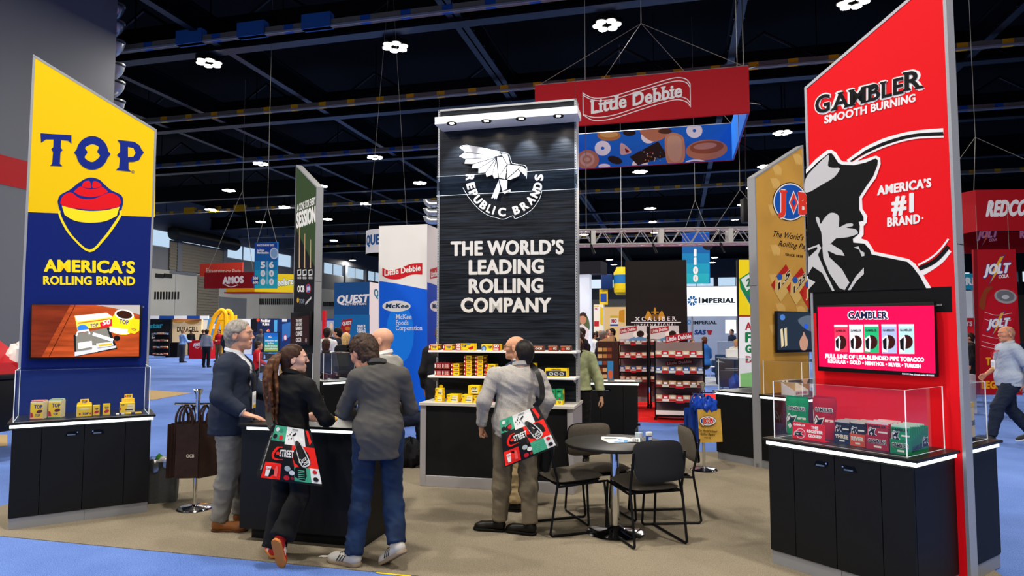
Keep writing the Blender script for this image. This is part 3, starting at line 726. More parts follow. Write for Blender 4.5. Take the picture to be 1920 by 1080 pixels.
A.done('leaf_pattern', p)
A = face_art(JOF, fy); A.ellipse((1481, 378.5), 33, 36.5, GBL, 3); A.ellipse((1481, 378.5), 31.5, 35, M('f4efe4', .6), 4); A.ellipse((1481, 378.5), 29.5, 32.5, M('1450a8', .6, emit=.1), 5)
RJ = M('e03828', .6, emit=.1); WJ = M('f4efe4', .6)
for mm, bo, L in ((WJ, .11, 6), (RJ, .05, 8)):
    A.text('J', (1458, 394), (1475, 395), 36, mm, L, bo, serif=True); A.text('B', (1494, 400), (1514, 402), 38, mm, L, bo, serif=True)
A.poly([(1487, 357), (1496, 380), (1487, 403), (1478, 380)], WJ, 6); A.poly([(1487, 361), (1494, 380), (1487, 399), (1480, 380)], RJ, 8); A.poly([(1487, 372), (1491, 380), (1487, 388), (1483, 380)], M('1450a8', .6, emit=.1), 9)
A.done('emblem', p)
A = face_art(JOF, fy); INKB = M('2a1a10', .6)
A.text("The World's Finest", (1447, 443), (1535, 455), 11, INKB, 3, .01, shear=.35); A.text('Rolling Papers', (1459, 461), (1530, 470), 10, INKB, 3, .01, shear=.35); A.text('SINCE 1838', (1472, 479), (1505, 483), 4, INKB, 3, .02, serif=True)
A.done('lettering', p)
A = face_art(JOF, fy)
for k, (x, y_, tx) in enumerate(((1467, 531, '1.5'), (1496, 537, '1.25'), (1520, 545, 'JOB'))):
    pts = [(x + 6, y_ - 36), (x + 23, y_ - 2), (x - 4, y_ + 35), (x - 22, y_ + 3)]
    A.poly(pts, M('d8b060' if k < 2 else 'c83020', .6), 4); A.poly([pts[0], (x + 13, y_ - 22), (x - 14, y_ - 11), ], M('b8241c', .6), 5); A.poly([pts[3], (x - 14, y_ - 8), (x - 15, y_ + 14)], M('b8241c', .6), 5)
    A.ellipse((x - 6, y_ - 12), 5, 6, M('2a58a8', .6), 6); A.text(tx, (x - 10, y_ + 14), (x + 14, y_ - 14 if k < 2 else y_ - 10), 13, M('f0e4c8', .6), 6, .1); A.text(tx, (x - 9, y_ + 13), (x + 13, y_ - 14 if k < 2 else y_ - 10), 12, INKB if k < 2 else M('e0b040', .6), 8, .03)
A.done('packet_pictures', p)
cabinet(JOF, JW, 'black display cabinet with lit edge half hidden below the gold panel')
acrylic_case(JOF, .04, JW - .05, .03, CAB_D - .03, .41, 'clear acrylic case over a white tray below the gold panel')
JBF = Frame(JOF.w(JW, 2 * CAB_D + PAN_T + .004), JOF.a + math.pi)
cabinet(JBF, JW, 'black display cabinet with lit edge at the left of the gold panel')
acrylic_case(JBF, .05, JW - .05, .03, CAB_D - .03, .41, 'clear acrylic case on the cabinet left of the gold panel')
t, w, h, th = screen(JOF, (1456, 583), (1545, 659), 'wall screen on the gold panel showing a hand holding two cones')
A = face_art(JOF, CAB_D - th - .001); A.poly([(1458, 586), (1542, 584), (1542, 655), (1458, 656)], S('24303e', .5), 0)
A.ellipse((1467, 595), 5, 5.5, S('4a78c0', .5), 1); A.poly([(1463, 618), (1467, 615), (1470, 648), (1465, 652)], S('d8c8a0', .5), 1); A.poly([(1470, 616), (1475, 614), (1476, 648), (1472, 650)], S('d0c098', .5), 1)
A.curve([(1499, 640), (1505, 628), (1507, 622), (1511, 631), (1515, 640), (1512, 655), (1502, 655)], S('b88a72', .5), 1); A.curve([(1496, 600), (1520, 592), (1530, 620), (1512, 618)], S('5a6878', .4), 1); A.ellipse((1511, 612), 4, 5, S('2a58c8', .5), 2)
hang(A.done('screen_picture', None), t, JOF)
# ---- OCB cone pillar left of the tower
e = Vector((math.cos(R(-52)), math.sin(R(-52)), 0)); n = Vector((-e.y, e.x, 0))
SEF = Frame(Vector((-3.01, 10.2, 0)) - e * 1.02 - n * CAB_D, R(-52)); SW = 1.02
za, zb = SEF.hit(555, 309, CAB_D), SEF.hit(594, 350, CAB_D)
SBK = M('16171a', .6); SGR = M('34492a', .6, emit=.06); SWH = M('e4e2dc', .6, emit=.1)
p = panel(SEF, zb.x, za.z, zb.z, 'narrow edge-on green and black slanted panel with white lettering', SBK, x0=za.x)
A = face_art(SEF, fy); A.poly([(556, 314), (593, 352), (591.5, 503), (575, 470), (555, 430)], SGR, 1); A.done('green_field', p)
A = face_art(SEF, fy); A.text('A CONE FOR EVERY', (557, 397), (592, 382), 13, SWH, 3, .03, h2=13); A.text('SESSION', (556, 427), (592, 415), 26, SWH, 3, .06, h2=28)
for x in (561, 571, 582): A.text('OCB', (x - 3, 523), (x + 4, 523), 4, SWH, 3, .02)
A.text('OCB', (558, 547), (571, 547), 11, SWH, 3, .05); A.text('TOP', (561, 569), (571, 569), 8, M('8890a0', .6), 3, .03); A.text('cones', (573, 572), (584, 560), 6, SWH, 3, .03)
A.done('lettering', p)
A = face_art(SEF, fy)
for x, y0 in ((562, 427), (572, 438), (583, 449)): A.stroke([(x, y0), (x - .5, 503)], [1.2, 2.2], M('c8a878', .6), 3); A.poly([(x - 4, 506), (x + 3, 505), (x + 3, 516), (x - 4, 517)], SWH, 3); A.poly([(x - 3, 508), (x + 2, 507), (x + 2, 514), (x - 3, 515)], SBK, 4)
A.ellipse((578.5, 541), 5, 9, M('c03030', .6), 3); A.ellipse((578.5, 541), 4, 7, M('2a58a8', .6), 4); A.text('JOB', (575.5, 545), (582, 544), 7, SWH, 5, .03); A.ellipse((559, 563), 2, 5, M('d0a020', .6), 3)
A.done('emblems', p)
cabinet(SEF, SW, 'black display cabinet with lit edge left of the edge-on green panel')
acrylic_case(SEF, .05, SW - .05, .03, CAB_D - .03, .43, 'clear empty-looking acrylic case left of the edge-on green panel')
SBF = Frame(SEF.w(SW, 2 * CAB_D + PAN_T + .004), SEF.a + math.pi)
cabinet(SBF, SW, 'black display cabinet with lit edge right of the edge-on green panel')
acrylic_case(SBF, .05, SW - .05, .03, CAB_D - .03, .43, 'clear acrylic case over dark packets right of the edge-on green panel')
t, w, h, th = screen(SEF, (545, 586), (580, 648), 'dark wall screen with pale words on the edge-on green panel')
A = face_art(SEF, CAB_D - th - .001); A.poly([(545, 597), (579, 591), (579, 645), (545, 642)], S('240a0a', .5), 0)
for s_, y_, hh in (('THE FIRST', 603, 5), ('AND ONLY', 610, 5.5), ('BAMBOO', 618, 6), ('CONES', 629, 8), ('OCB', 640, 7)): A.text(s_, (555, y_ + 1), (567 if s_ != 'OCB' else 565, y_), hh, S('b8b4b0', .5), 2, .05)
A.ellipse((574, 638), 1.6, 4, S('908a84', .4), 2); A.ellipse((574, 638), .8, 3, S('1a0808', .3), 3)
hang(A.done('screen_picture', None), t, SEF)
# ---- demo counter where the four people stand
DEF = Frame((-2.19, 5.42), R(-14)); DW = 1.09
t = thing('demo_counter', 'black demo counter with white lit edge where four people stand', 'counter', DEF)
b = MB(); b.box(0, DW, 0, .55, .1, .89, BLACK); b.build('body', t, bevel=.003)
b = MB(); b.box(.06, DW - .03, .08, .5, .006, .1, BLACKM); b.build('kick_plate', t)
b = MB(); b.box(.05, DW + .002, -.006, .0, .885, .905, LED); b.build('light_strip', t)
b = MB(); b.box(-.02, DW + .02, -.02, .57, .907, .93, mat('worktop_black', '1a1918', .35)); b.build('worktop', t, bevel=.004)
# ---- counter behind the tower at the right
DKF = Frame(Vector((1.93, 10.15, 0)) - Vector((math.cos(R(-10)), math.sin(R(-10)), 0)) * 1.15, R(-10))
cabinet(DKF, 1.15, 'black cabinet with pale top behind the round table and beside the green jacket')
b = MB(); b.box(.1, .3, .1, .3, 0, .004, M('e8e4da', .6)); b.box(.45, .68, .08, .3, 0, .004, M('dcd8ce', .6)); b.box(.78, 1.1, .06, .3, 0, .004, M('efece2', .6))
tag(b.build('paper_sheets', None, DKF.w(0, 0, CAB_H + .001), DKF.a), 'white paper sheets lying on the black cabinet behind the round table', 'paper')
# ---------------------------------------------------------------- tower with shelves
TWF = Frame((-1.0, 7.28), R(-13.7)); WT = 1.68; PY0 = 0.46
def plank_mat():
    m = mat('black_plank_wood', '0e1217', .32); nt = m.node_tree; b = nt.nodes['Principled BSDF']
    tc = nt.nodes.new('ShaderNodeTexCoord'); mp = nt.nodes.new('ShaderNodeMapping'); mp.inputs['Scale'].default_value = (.6, 1, 14)
    n = nt.nodes.new('ShaderNodeTexNoise'); n.inputs['Scale'].default_value = 4; n.inputs['Detail'].default_value = 8
    cr = nt.nodes.new('ShaderNodeValToRGB'); cr.color_ramp.elements[0].color = lin('090b0e'); cr.color_ramp.elements[1].color = lin('262d38'); cr.color_ramp.elements[0].position = .35; cr.color_ramp.elements[1].position = .72
    sp = nt.nodes.new('ShaderNodeSeparateXYZ'); md = nt.nodes.new('ShaderNodeMath'); md.operation = 'MODULO'; md.inputs[1].default_value = .17
    lt = nt.nodes.new('ShaderNodeMath'); lt.operation = 'GREATER_THAN'; lt.inputs[1].default_value = .006
    mx = nt.nodes.new('ShaderNodeMix'); mx.data_type = 'RGBA'; mx.inputs[6].default_value = lin('030304')
    L = nt.links.new
    L(tc.outputs['Object'], mp.inputs[0]); L(mp.outputs[0], n.inputs[0]); L(n.outputs[0], cr.inputs[0]); L(tc.outputs['Object'], sp.inputs[0]); L(sp.outputs[2], md.inputs[0]); L(md.outputs[0], lt.inputs[0]); L(lt.outputs[0], mx.inputs[0]); L(cr.outputs[0], mx.inputs[7]); L(mx.outputs[2], b.inputs['Base Color'])
    rr = nt.nodes.new('ShaderNodeMapRange'); rr.inputs[3].default_value = .22; rr.inputs[4].default_value = .5; L(n.outputs[0], rr.inputs[0]); L(rr.outputs[0], b.inputs['Roughness'])
    bp = nt.nodes.new('ShaderNodeBump'); bp.inputs['Strength'].default_value = .25; bp.inputs['Distance'].default_value = .004; L(n.outputs[0], bp.inputs['Height']); L(bp.outputs[0], b.inputs['Normal'])
    return m
PLANK = plank_mat()
pl, pr_ = TWF.hit(821, 400, PY0).x, TWF.hit(1082, 400, PY0).x
tz = (TWF.hit(822, 205, PY0).z + TWF.hit(1082, 187, PY0).z) / 2
t = thing('sign_tower', 'tall black plank tower with white bird emblem and large white slogan', 'sign tower', TWF)
b = MB(); b.box(pl + .02, pr_ - .02, PY0, PY0 + .16, .006, tz - .02, PLANK); b.build('plank_face', t)
b = MB()
for x in (pl, pr_ - .022):
    b.box(x, x + .022, PY0 - .012, PY0 + .17, .006, tz, SILVER)
    for k in range(120):
        z = .95 + k * .03; b.box(x + .008, x + .014, PY0 - .0128, PY0 - .011, z, z + .014, BLACKM)
b.box(pl, pr_, PY0 - .012, PY0 + .17, tz - .022, tz, SILVER); b.build('frame', t)
hy = PY0 - .30
hz1, hz0 = TWF.hit(815, 218.8, hy).z, TWF.hit(815, 229.5, hy).z
hz = (hz1 + TWF.hit(1079, 199.5, hy).z) / 2; hh = .085
x0, x1 = TWF.hit(815, 225, hy).x, TWF.hit(1083, 207, hy).x
hb_ = MB(); hb_.box(x0, x1, hy, PY0 - .013, hz - hh, hz, WHITE); lb = hb_.build('light_bar', t, bevel=.003)
for px, py in ((847, 231), (912, 226.5), (977, 222), (1047, 217)):
    d = ray(px, py); tt = (hz - hh - CAM_H) / d.z; q = TWF.loc(Vector((d.x * tt, d.y * tt, hz - hh)))
    b = MB(); b.lathe([(.026, -.002), (.045, -.004), (.055, -.012), (.06, -.002), (.06, 0)], BLACKM, (q.x, q.y, hz - hh), 20); b.lathe([(.001, -.003), (.027, -.003)], mat('downlight_lens', 'fff8f0', .4, emit=25), (q.x, q.y, hz - hh), 16); b.build('downlight', lb)
    l = bpy.data.lights.new('downlight_lamp', 'SPOT'); l.energy = 34; l.spot_size = R(58); l.spot_blend = .7; l.shadow_soft_size = .025; l.color = (.86, .93, 1)
    lo = bpy.data.objects.new('downlight_lamp', l); C.objects.link(lo); lo.parent = t; lo.location = (q.x, q.y, hz - hh - .02); lo.rotation_euler = (R(36), 0, 0)
SIGNW = M('d9d7d3', .5)
A = face_art(TWF, PY0)
for s_, L_, R_, h in (('THE WORLD’S', (845, 479), (1057, 475.5), 25), ('LEADING', (879, 514), (1020, 511.5), 25), ('ROLLING', (879, 549), (1019, 547.5), 25), ('COMPANY', (864, 584.5), (1034, 584.5), 25)):
    A.text(s_, L_, R_, h, SIGNW, 3, .045)
A.done('lettering', t)
# clear acrylic plate that carries the bird and the ring of letters
ay = PY0 - .05
A = face_art(TWF, ay - .006)
a0, a1 = TWF.hit(819, 331, ay), TWF.hit(1084, 358, ay); zt = (TWF.hit(819, 331, ay).z + TWF.hit(1084, 317, ay).z) / 2; zb = (TWF.hit(819, 365, ay).z + TWF.hit(1084, 356, ay).z) / 2
PLATE = glass_mat('clear_plate', (.82, .88, .95), .03)
e = thing('acrylic_emblem', 'white folded-paper bird and ring of letters on clear acrylic, mounted on the black tower', 'emblem', TWF)
b = MB(); b.box(a0.x, a1.x, ay - .004, ay, zb, zt, PLATE); b.build('clear_plate', e)
b = MB(); b.box(a0.x, a1.x, ay - .005, ay + .001, zb - .004, zb, EDGE); b.box(a0.x, a1.x, ay - .005, ay + .001, zt, zt + .002, EDGE); b.build('plate_edge', e)
b = MB()
for x in (a0.x + .02, a1.x - .03): b.box(x, x + .015, ay - .01, PY0, (zb + zt) / 2 - .05, (zb + zt) / 2 + .05, CHROME)
b.build('standoff', e)
Z = lambda pts: [(840 + x / 6, 250 + y / 6) for x, y in pts]
BIRD = M('e4e3e2', .45); BIRD2 = M('cfd4de', .45)
for k, pts in enumerate(([(130, 160), (225, 138), (570, 205), (600, 245), (545, 258), (190, 205)], [(128, 260), (188, 215), (530, 258), (530, 268), (190, 285)], [(188, 340), (200, 292), (530, 272), (280, 342)], [(270, 392), (280, 350), (535, 278), (345, 395)], [(342, 450), (345, 402), (538, 285), (420, 440)], [(435, 490), (425, 445), (540, 295), (497, 465)], [(520, 508), (502, 465), (545, 310), (565, 495)],
        [(553, 265), (612, 268), (662, 350), (572, 488)], [(602, 232), (670, 232), (700, 345), (668, 345)], [(572, 495), (660, 370), (645, 518)], [(672, 352), (822, 370), (660, 510)], [(665, 518), (790, 412), (815, 440), (800, 480), (700, 522)], [(795, 405), (832, 368), (875, 405), (875, 485)], [(575, 515), (668, 530), (665, 628), (612, 650)], [(487, 730), (570, 530), (590, 630), (548, 745), (538, 728), (528, 745), (515, 722), (500, 735)], [(610, 658), (705, 630), (705, 668), (680, 655), (640, 683)])):
    A.poly(Z(pts), BIRD2 if k in (3, 4, 13, 14) else BIRD, 3)
A.done('bird_emblem', e)
A = face_art(TWF, ay - .006)
cx, cy, RR = 946, 333, 64.5
let = 'REPUBLIC BRANDS'; ang = [180, 166, 153.5, 140.5, 127, 116, 108, 94, None, 70, 55, 41, 27.5, 14, 0]; wd = [12, 11.5, 11.5, 13, 12, 8, 3.5, 15, 0, 12.5, 13, 13.5, 14, 13, 12]
for ch, a, w in zip(let, ang, wd):
    if a is None: continue
    r_ = (math.cos(R(a)), math.sin(R(a))); tg = (r_[1], -r_[0]); bl = (cx + r_[0] * (RR + 7.5), cy + r_[1] * (RR + 7.5))
    A.text(ch, (bl[0] - tg[0] * w / 2, bl[1] - tg[1] * w / 2), (bl[0] + tg[0] * w / 2, bl[1] + tg[1] * w / 2), 14.5, BIRD, 3, .05, up=(-r_[0], -r_[1]))
A.done('ring_lettering', e)
A = face_art(TWF, ay - .006)
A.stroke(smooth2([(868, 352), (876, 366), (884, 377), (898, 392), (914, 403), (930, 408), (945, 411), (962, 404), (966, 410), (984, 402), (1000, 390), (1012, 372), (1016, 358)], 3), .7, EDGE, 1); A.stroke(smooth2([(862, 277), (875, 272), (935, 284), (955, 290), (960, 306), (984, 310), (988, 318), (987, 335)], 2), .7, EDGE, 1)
A.done('cut_outline', e)
# counter under the tower
t = thing('shelf_counter', 'grey framed black counter at the foot of the plank tower', 'counter', TWF)
CD = PY0 + .2; CH = 0.9
b = MB(); b.box(.05, WT - .05, .012, CD, .1, CH - .04, BLACK); b.build('front_panel', t)
b = MB()
GF = mat('grey_frame', 'a09da0', .45, .15)
b.box(0, .065, 0, CD, .006, CH - .03, GF); b.box(WT - .065, WT, 0, CD, .006, CH - .03, GF); b.box(.065, WT - .065, .0, CD, .006, .12, GF)
b.box(.065, WT - .065, 0.002, CD, .115, .122, SILVER); b.build('frame', t, bevel=.003)
b = MB(); b.box(-.012, WT + .012, -.015, PY0 - .013, CH - .03, CH, mat('counter_top', 'c4c0ba', .4)); b.box(pr_ + .001, WT + .012, PY0 - .013, CD, CH - .03, CH, mat('counter_top', 'c4c0ba', .4)); b.build('worktop', t, bevel=.002)
sh = []
for nm, (lx, ly), (rx, ry) in (('upper', (803, 654.4), (1081, 661.4)), ('lower', (801.6, 703), (1079, 710))):
    sy = PY0 - .34; p0, p1 = TWF.hit(lx, ly, sy), TWF.hit(rx, ry, sy); z = (p0.z + p1.z) / 2; sh.append((sy, z))
    st = thing('wall_shelf', 'white %s shelf of packets on the black plank tower' % nm, 'shelf', TWF)
    b = MB(); b.box(p0.x, p1.x, sy, PY0 - .013, z - .022, z, WHITE); b.build('board', st, bevel=.002)
    for x in (pl + .01, pr_ - .02):
        b = MB(); b.prism([(x, PY0 - .013, z - .024), (x, sy + .05, z - .024), (x, PY0 - .013, z - .09)], (.004, 0, 0), SILVER); b.build('bracket', st)
# ---------------------------------------------------------------- packets
RED = M('c01822', .5); YC = M('f6cf12', .5); INKP = M('16266e', .5); CREAM = M('f0e4b0', .5); WHP = M('f2efe8', .5); BRN = M('6a3422', .5); DRED = M('8e1822', .5); BLUP = M('2c5aa8', .5); GRNP = M('1c8c54', .5); DKB = M('1c2540', .5)
def box_art(kind, A):
    if kind in ('redtop', 'top'):
        A.poly([(0, 0), (.26, 0), (.2, .55), (.3, 1), (0, 1)], RED); A.poly([(.0, .3), (.14, .45), (.1, .75), (0, .8)], WHP)
        A.text('TOP', (.36, .34), (.86, .34), .36, INKP, 2, .04, up=(0, 1)); A.poly([(0, 0), (1, 0), (1, .1), (.2, .1)], RED); 
        if kind == 'redtop': A.poly([(.1, .8), (1, .8), (1, 1), (.1, 1)], M('d88a80', .5))
    elif kind == 'fifty':
        A.poly([(0, 0), (.3, 0), (.3, 1), (0, 1)], M('b81a2c', .5)); A.text('50', (.03, .5), (.27, .5), .42, WHP, 2, .05, up=(0, 1)); A.text('FREE', (.04, .1), (.26, .1), .25, WHP, 2, .05, up=(0, 1))
        A.text('TOP', (.34, .46), (.58, .46), .38, INKP, 2, .04, up=(0, 1)); A.curve([(.68, .3), (.8, .5), (.94, .65), (.95, .25), (.8, .1)], RED); A.poly([(.3, 0), (.66, 0), (.66, .12), (.3, .12)], M('d8862c', .5)); A.poly([(.6, .82), (.8, .82), (.8, 1), (.6, 1)], M('4aa0d8', .5))
    elif kind == 'fifty2':
        A.poly([(.62, 0), (1, 0), (1, 1), (.62, 1)], M('b81a2c', .5)); A.text('50', (.65, .5), (.95, .5), .42, WHP, 2, .05, up=(0, 1)); A.text('FREE', (.66, .1), (.94, .1), .25, WHP, 2, .05, up=(0, 1))
        A.text('TOP', (.34, .36), (.57, .36), .36, INKP, 2, .04, up=(0, 1)); A.ellipse((.14, .3), .13, .5, BLUP); A.ellipse((.14, .3), .09, .32, M('8ab0dc', .5))
    elif kind == 'brown':
        A.poly([(.0, .75), (1, .75), (1, 1), (0, 1)], M('b06a4c', .5)); A.text('OCB', (.55, .3), (.92, .3), .36, WHP, 2, .05, up=(0, 1)); A.poly([(.1, .2), (.4, .2), (.4, .6), (.1, .6)], M('c8402c', .5))
    elif kind == 'gift':
        A.poly([(0, .12), (.14, .2), (.16, .7), (0, .85)], WHP)
        for i in range(2): A.text('OCB', (.3, .5 - i * .33), (.84, .5 - i * .33), .26, M('e8b8b0', .5), 2, .06, up=(0, 1))
        A.poly([(0, 0), (1, 0), (1, .1), (0, .1)], M('d05840', .5))
    elif kind == 'carton':
        A.poly([(.24, .12), (.42, .12), (.5, .9), (.95, .85), (.95, .12)], CREAM); A.poly([(.36, .28), (.86, .26), (.86, .38), (.36, .4)], INKP, 2); A.text('TOP', (.07, .72), (.28, .72), .16, INKP, 2, .04, up=(0, 1)); A.poly([(0, .3), (.08, .35), (.08, .55), (0, .6)], RED)
        A.text('rolling', (.45, .6), (.84, .6), .12, M('b0986a', .5), 2, .02, up=(0, 1))
    elif kind == 'bigcarton':
        A.poly([(.26, .1), (.86, .1), (.86, .75), (.26, .75)], CREAM); A.text('TOP', (.36, .55), (.74, .55), .24, INKP, 2, .05, up=(0, 1)); A.poly([(.36, .24), (.8, .24), (.8, .34), (.36, .34)], INKP, 2); A.ellipse((.3, .62), .05, .1, RED)
    elif kind == 'job':
        A.poly([(.04, .12), (.96, .12), (.96, .72), (.04, .72)], DKB); A.text('SMOKE', (.3, .78), (.72, .78), .15, DKB, 2, .05, up=(0, 1))
        for cx in (.28, .52, .76): A.ellipse((cx, .4), .1, .18, WHP, 2); A.ellipse((cx, .4), .08, .14, DKB, 3); A.stroke([(cx - .06, .35), (cx + .06, .45)], .04, WHP, 4)
    elif kind == 'green':
        A.poly([(0, 0), (1, 0), (1, .28), (0, .28)], YC); A.text('TOP', (.3, .08), (.75, .08), .14, INKP, 2, .05, up=(0, 1)); A.ellipse((.5, .62), .26, .12, M('5ab88a', .5)); A.text('MINT', (.2, .82), (.78, .82), .09, DKB, 2, .04, up=(0, 1)); A.ellipse((.5, .38), .1, .05, RED)
PROTO = {}
def packet(fr, kind, pxl, pxr, pyb, pyt, y, dep, base, label, group=None, side=None, col=None, z=None, name='packet_box', cat='packet', same=None):
    """one carton whose front stands at depth y of the frame fr, outline given by the photo"""
    p0, p1, p2 = fr.hit(pxl, pyb, y), fr.hit(pxr, pyb, y), fr.hit((pxl + pxr) / 2, pyt, y)
    w = p1.x - p0.x; z0 = base if z is None else z; h = p2.z - (p0.z + p1.z) / 2
    if same: w, h = same
    t = thing(name, label, cat, loc=fr.w(p0.x, y, z0 + .0005), rot=fr.a, group=group)
    body = col or YC
    b = MB(); b.box(0, w, 0, dep, 0, h, body); b.build('carton', t, bevel=.0015)
    A = quad_art((0, -.0004, 0), (w, 0, 0), (0, 0, h), (0, 1, 0), .0005); box_art(kind, A); A.done('print', t)
    if side:
        A = quad_art((w + .0004, 0, 0), (0, dep, 0), (0, 0, h), (-1, 0, 0), .0005); A.poly([(.02, .03), (.98, .03), (.98, .97), (.02, .97)], side); A.poly([(.1, .3), (.6, .3), (.6, .7), (.1, .7)], body); A.done('side_print', t)
    return t, w, h
s1y, s1z = sh[0]; s2y, s2z = sh[1]
g = 'packets on the upper tower shelf'
packet(TWF, 'redtop', 804.6, 820.8, 650.5, 639.5, s1y + .03, .14, s1z, 'short red and yellow packet at the left end of the upper shelf', g, side=BRN)
packet(TWF, 'redtop', 831, 847.5, 651, 640, s1y + .03, .14, s1z, 'short red and yellow packet, second from the left on the upper shelf', g, side=BRN)
packet(TWF, 'fifty', 854, 889, 652.5, 639.5, s1y + .03, .1, s1z, 'long yellow carton with 50 at its left end on the upper shelf', g, side=YC)
packet(TWF, 'fifty2', 902.5, 937, 653, 641, s1y + .03, .1, s1z, 'long yellow carton with 50 at its right end on the upper shelf', g, side=YC)
packet(TWF, 'brown', 944, 957, 654, 643.5, s1y + .03, .1, s1z, 'small brown and yellow packet left of the bald man on the upper shelf', g, col=M('b08a3c', .5))
packet(TWF, 'brown', 985, 1019, 655.5, 646, s1y + .03, .1, s1z, 'long brown packet right beside the dark-haired head on the upper shelf', g, col=BRN)
packet(TWF, 'brown', 1028, 1045, 656.5, 646.5, s1y + .03, .1, s1z, 'short brown packet, second from the right on the upper shelf', g, col=BRN, side=BRN)
packet(TWF, 'brown', 1051, 1070, 657, 647, s1y + .03, .1, s1z, 'short brown packet at the right end of the upper shelf', g, col=BRN, side=BRN)
g = 'packets on the lower tower shelf'
_, w, h = packet(TWF, 'gift', 815, 828.5, 701, 690.5, s2y + .03, .2, s2z, 'dark red packet, bottom left of the block of four on the lower shelf', g, col=DRED, side=BRN)
x = 829.5
packet(TWF, 'gift', x, x + 13.5, 701, 690.5, s2y + .03, .2, s2z, 'dark red packet, bottom right of the block of four on the lower shelf', g, col=DRED, side=BRN, same=(w, h))
packet(TWF, 'gift', 815, 828.5, 701, 690.5, s2y + .03, .2, s2z, 'dark red packet, top left of the block of four on the lower shelf', g, col=DRED, side=BRN, z=s2z + h + .016, same=(w, h))
packet(TWF, 'gift', x, x + 13.5, 701, 690.5, s2y + .03, .2, s2z, 'dark red packet, top right of the block of four on the lower shelf', g, col=DRED, side=BRN, z=s2z + h + .016, same=(w, h))
b = MB(); b.box(-.005, 2 * w + .012, 0, .2, 0, .0145, BLACKM); q = TWF.hit(815, 701, s2y + .03)
tag(b.build('packet_tray', None, TWF.w(q.x, s2y + .03, s2z + h + .001), TWF.a), 'thin black tray between the dark red packets on the lower shelf', 'tray')
for nm, xl, cnt, wpx in (('left', 846, 3, 15), ('tall left', 870, 5, 14), ('tall right', 891.5, 5, 14), ('right', 908.5, 2, 14)):
    z = s2z
    for k in range(cnt):
        t_, w, h = packet(TWF, 'top', xl, xl + wpx, 702, 694.6, s2y + .04, .22 if cnt > 2 else .16, s2z, 'small yellow carton, %s stack on lower tower shelf, %s from bottom' % (nm, ('first', 'second', 'third', 'fourth', 'fifth')[k]), 'small yellow cartons stacked on the lower shelf', side=BRN, z=z)
        z += h + .001
    if nm == 'right':
        packet(TWF, 'top', xl + 1.5, xl + 20, 702, 694.6, s2y + .04, .13, s2z, 'wider yellow carton on top of the right stack on the lower shelf', 'small yellow cartons stacked on the lower shelf', side=YC, z=z)
packet(TWF, 'top', 923, 938, 703, 695.6, s2y + .04, .16, s2z, 'small yellow carton alone right of the stacks on the lower shelf', 'small yellow cartons stacked on the lower shelf', side=BRN)
packet(TWF, 'job', 1022, 1063, 706.8, 690, s2y + .03, .16, s2z, 'wide blue and yellow carton at the right end of the lower shelf', g, side=YC)
packet(TWF, 'bigcarton', 994, 1006, 700, 676, s2y + .2, .06, s2z, 'upright yellow and dark blue packet behind the dark-haired man on the lower shelf', g, col=YC)
g = 'packets on the tower counter'
_, w, h = packet(TWF, 'carton', 815, 829, 750.5, 739, .1, .1, CH, 'small yellow carton at the left end of the counter, lower of two', g, side=YC)
t_, w2, h2 = packet(TWF, 'carton', 816, 829.5, 750.5, 737, .11, .08, CH, 'small yellow display carton with header at the left end of the counter, upper of two', g, side=YC, z=CH + h + .001)
b = MB(); b.prism([(.02, .07, h2), (w2 - .02, .07, h2), (w2 - .02, .07, h2 + .025), (w2 / 2, .07, h2 + .035), (.02, .07, h2 + .025)], (0, .005, 0), YC); b.build('header_card', t_)
packet(TWF, 'carton', 837.5, 859, 752.5, 738, .08, .16, CH, 'yellow and cream carton standing alone, second from the left on the counter', g, side=YC)
_, w, h = packet(TWF, 'carton', 865, 886, 753.5, 739, .08, .16, CH, 'yellow and cream carton, left of the pair under the big carton on the counter', g, side=YC)
packet(TWF, 'carton', 888, 910, 754, 740, .08, .16, CH, 'yellow and cream carton, right of the pair under the big carton on the counter', g, side=YC)
packet(TWF, 'bigcarton', 877.5, 899, 739, 723.5, .09, .13, CH, 'bigger yellow carton resting on the pair of cartons on the counter', g, side=YC, z=CH + h + .012)
packet(TWF, 'gift', 916, 926, 748, 732, .2, .08, CH, 'small dark blue packet beside the man’s grey sleeve on the counter', g, col=DKB)
packet(TWF, 'green', 1029.5, 1041.5, 760, 732, .12, .12, CH, 'upright green and yellow packet on the counter, left of two', g, col=GRNP, side=YC)
packet(TWF, 'green', 1042.5, 1055, 761, 732, .12, .12, CH, 'upright green and yellow packet on the counter, right of two', g, col=GRNP, side=YC)
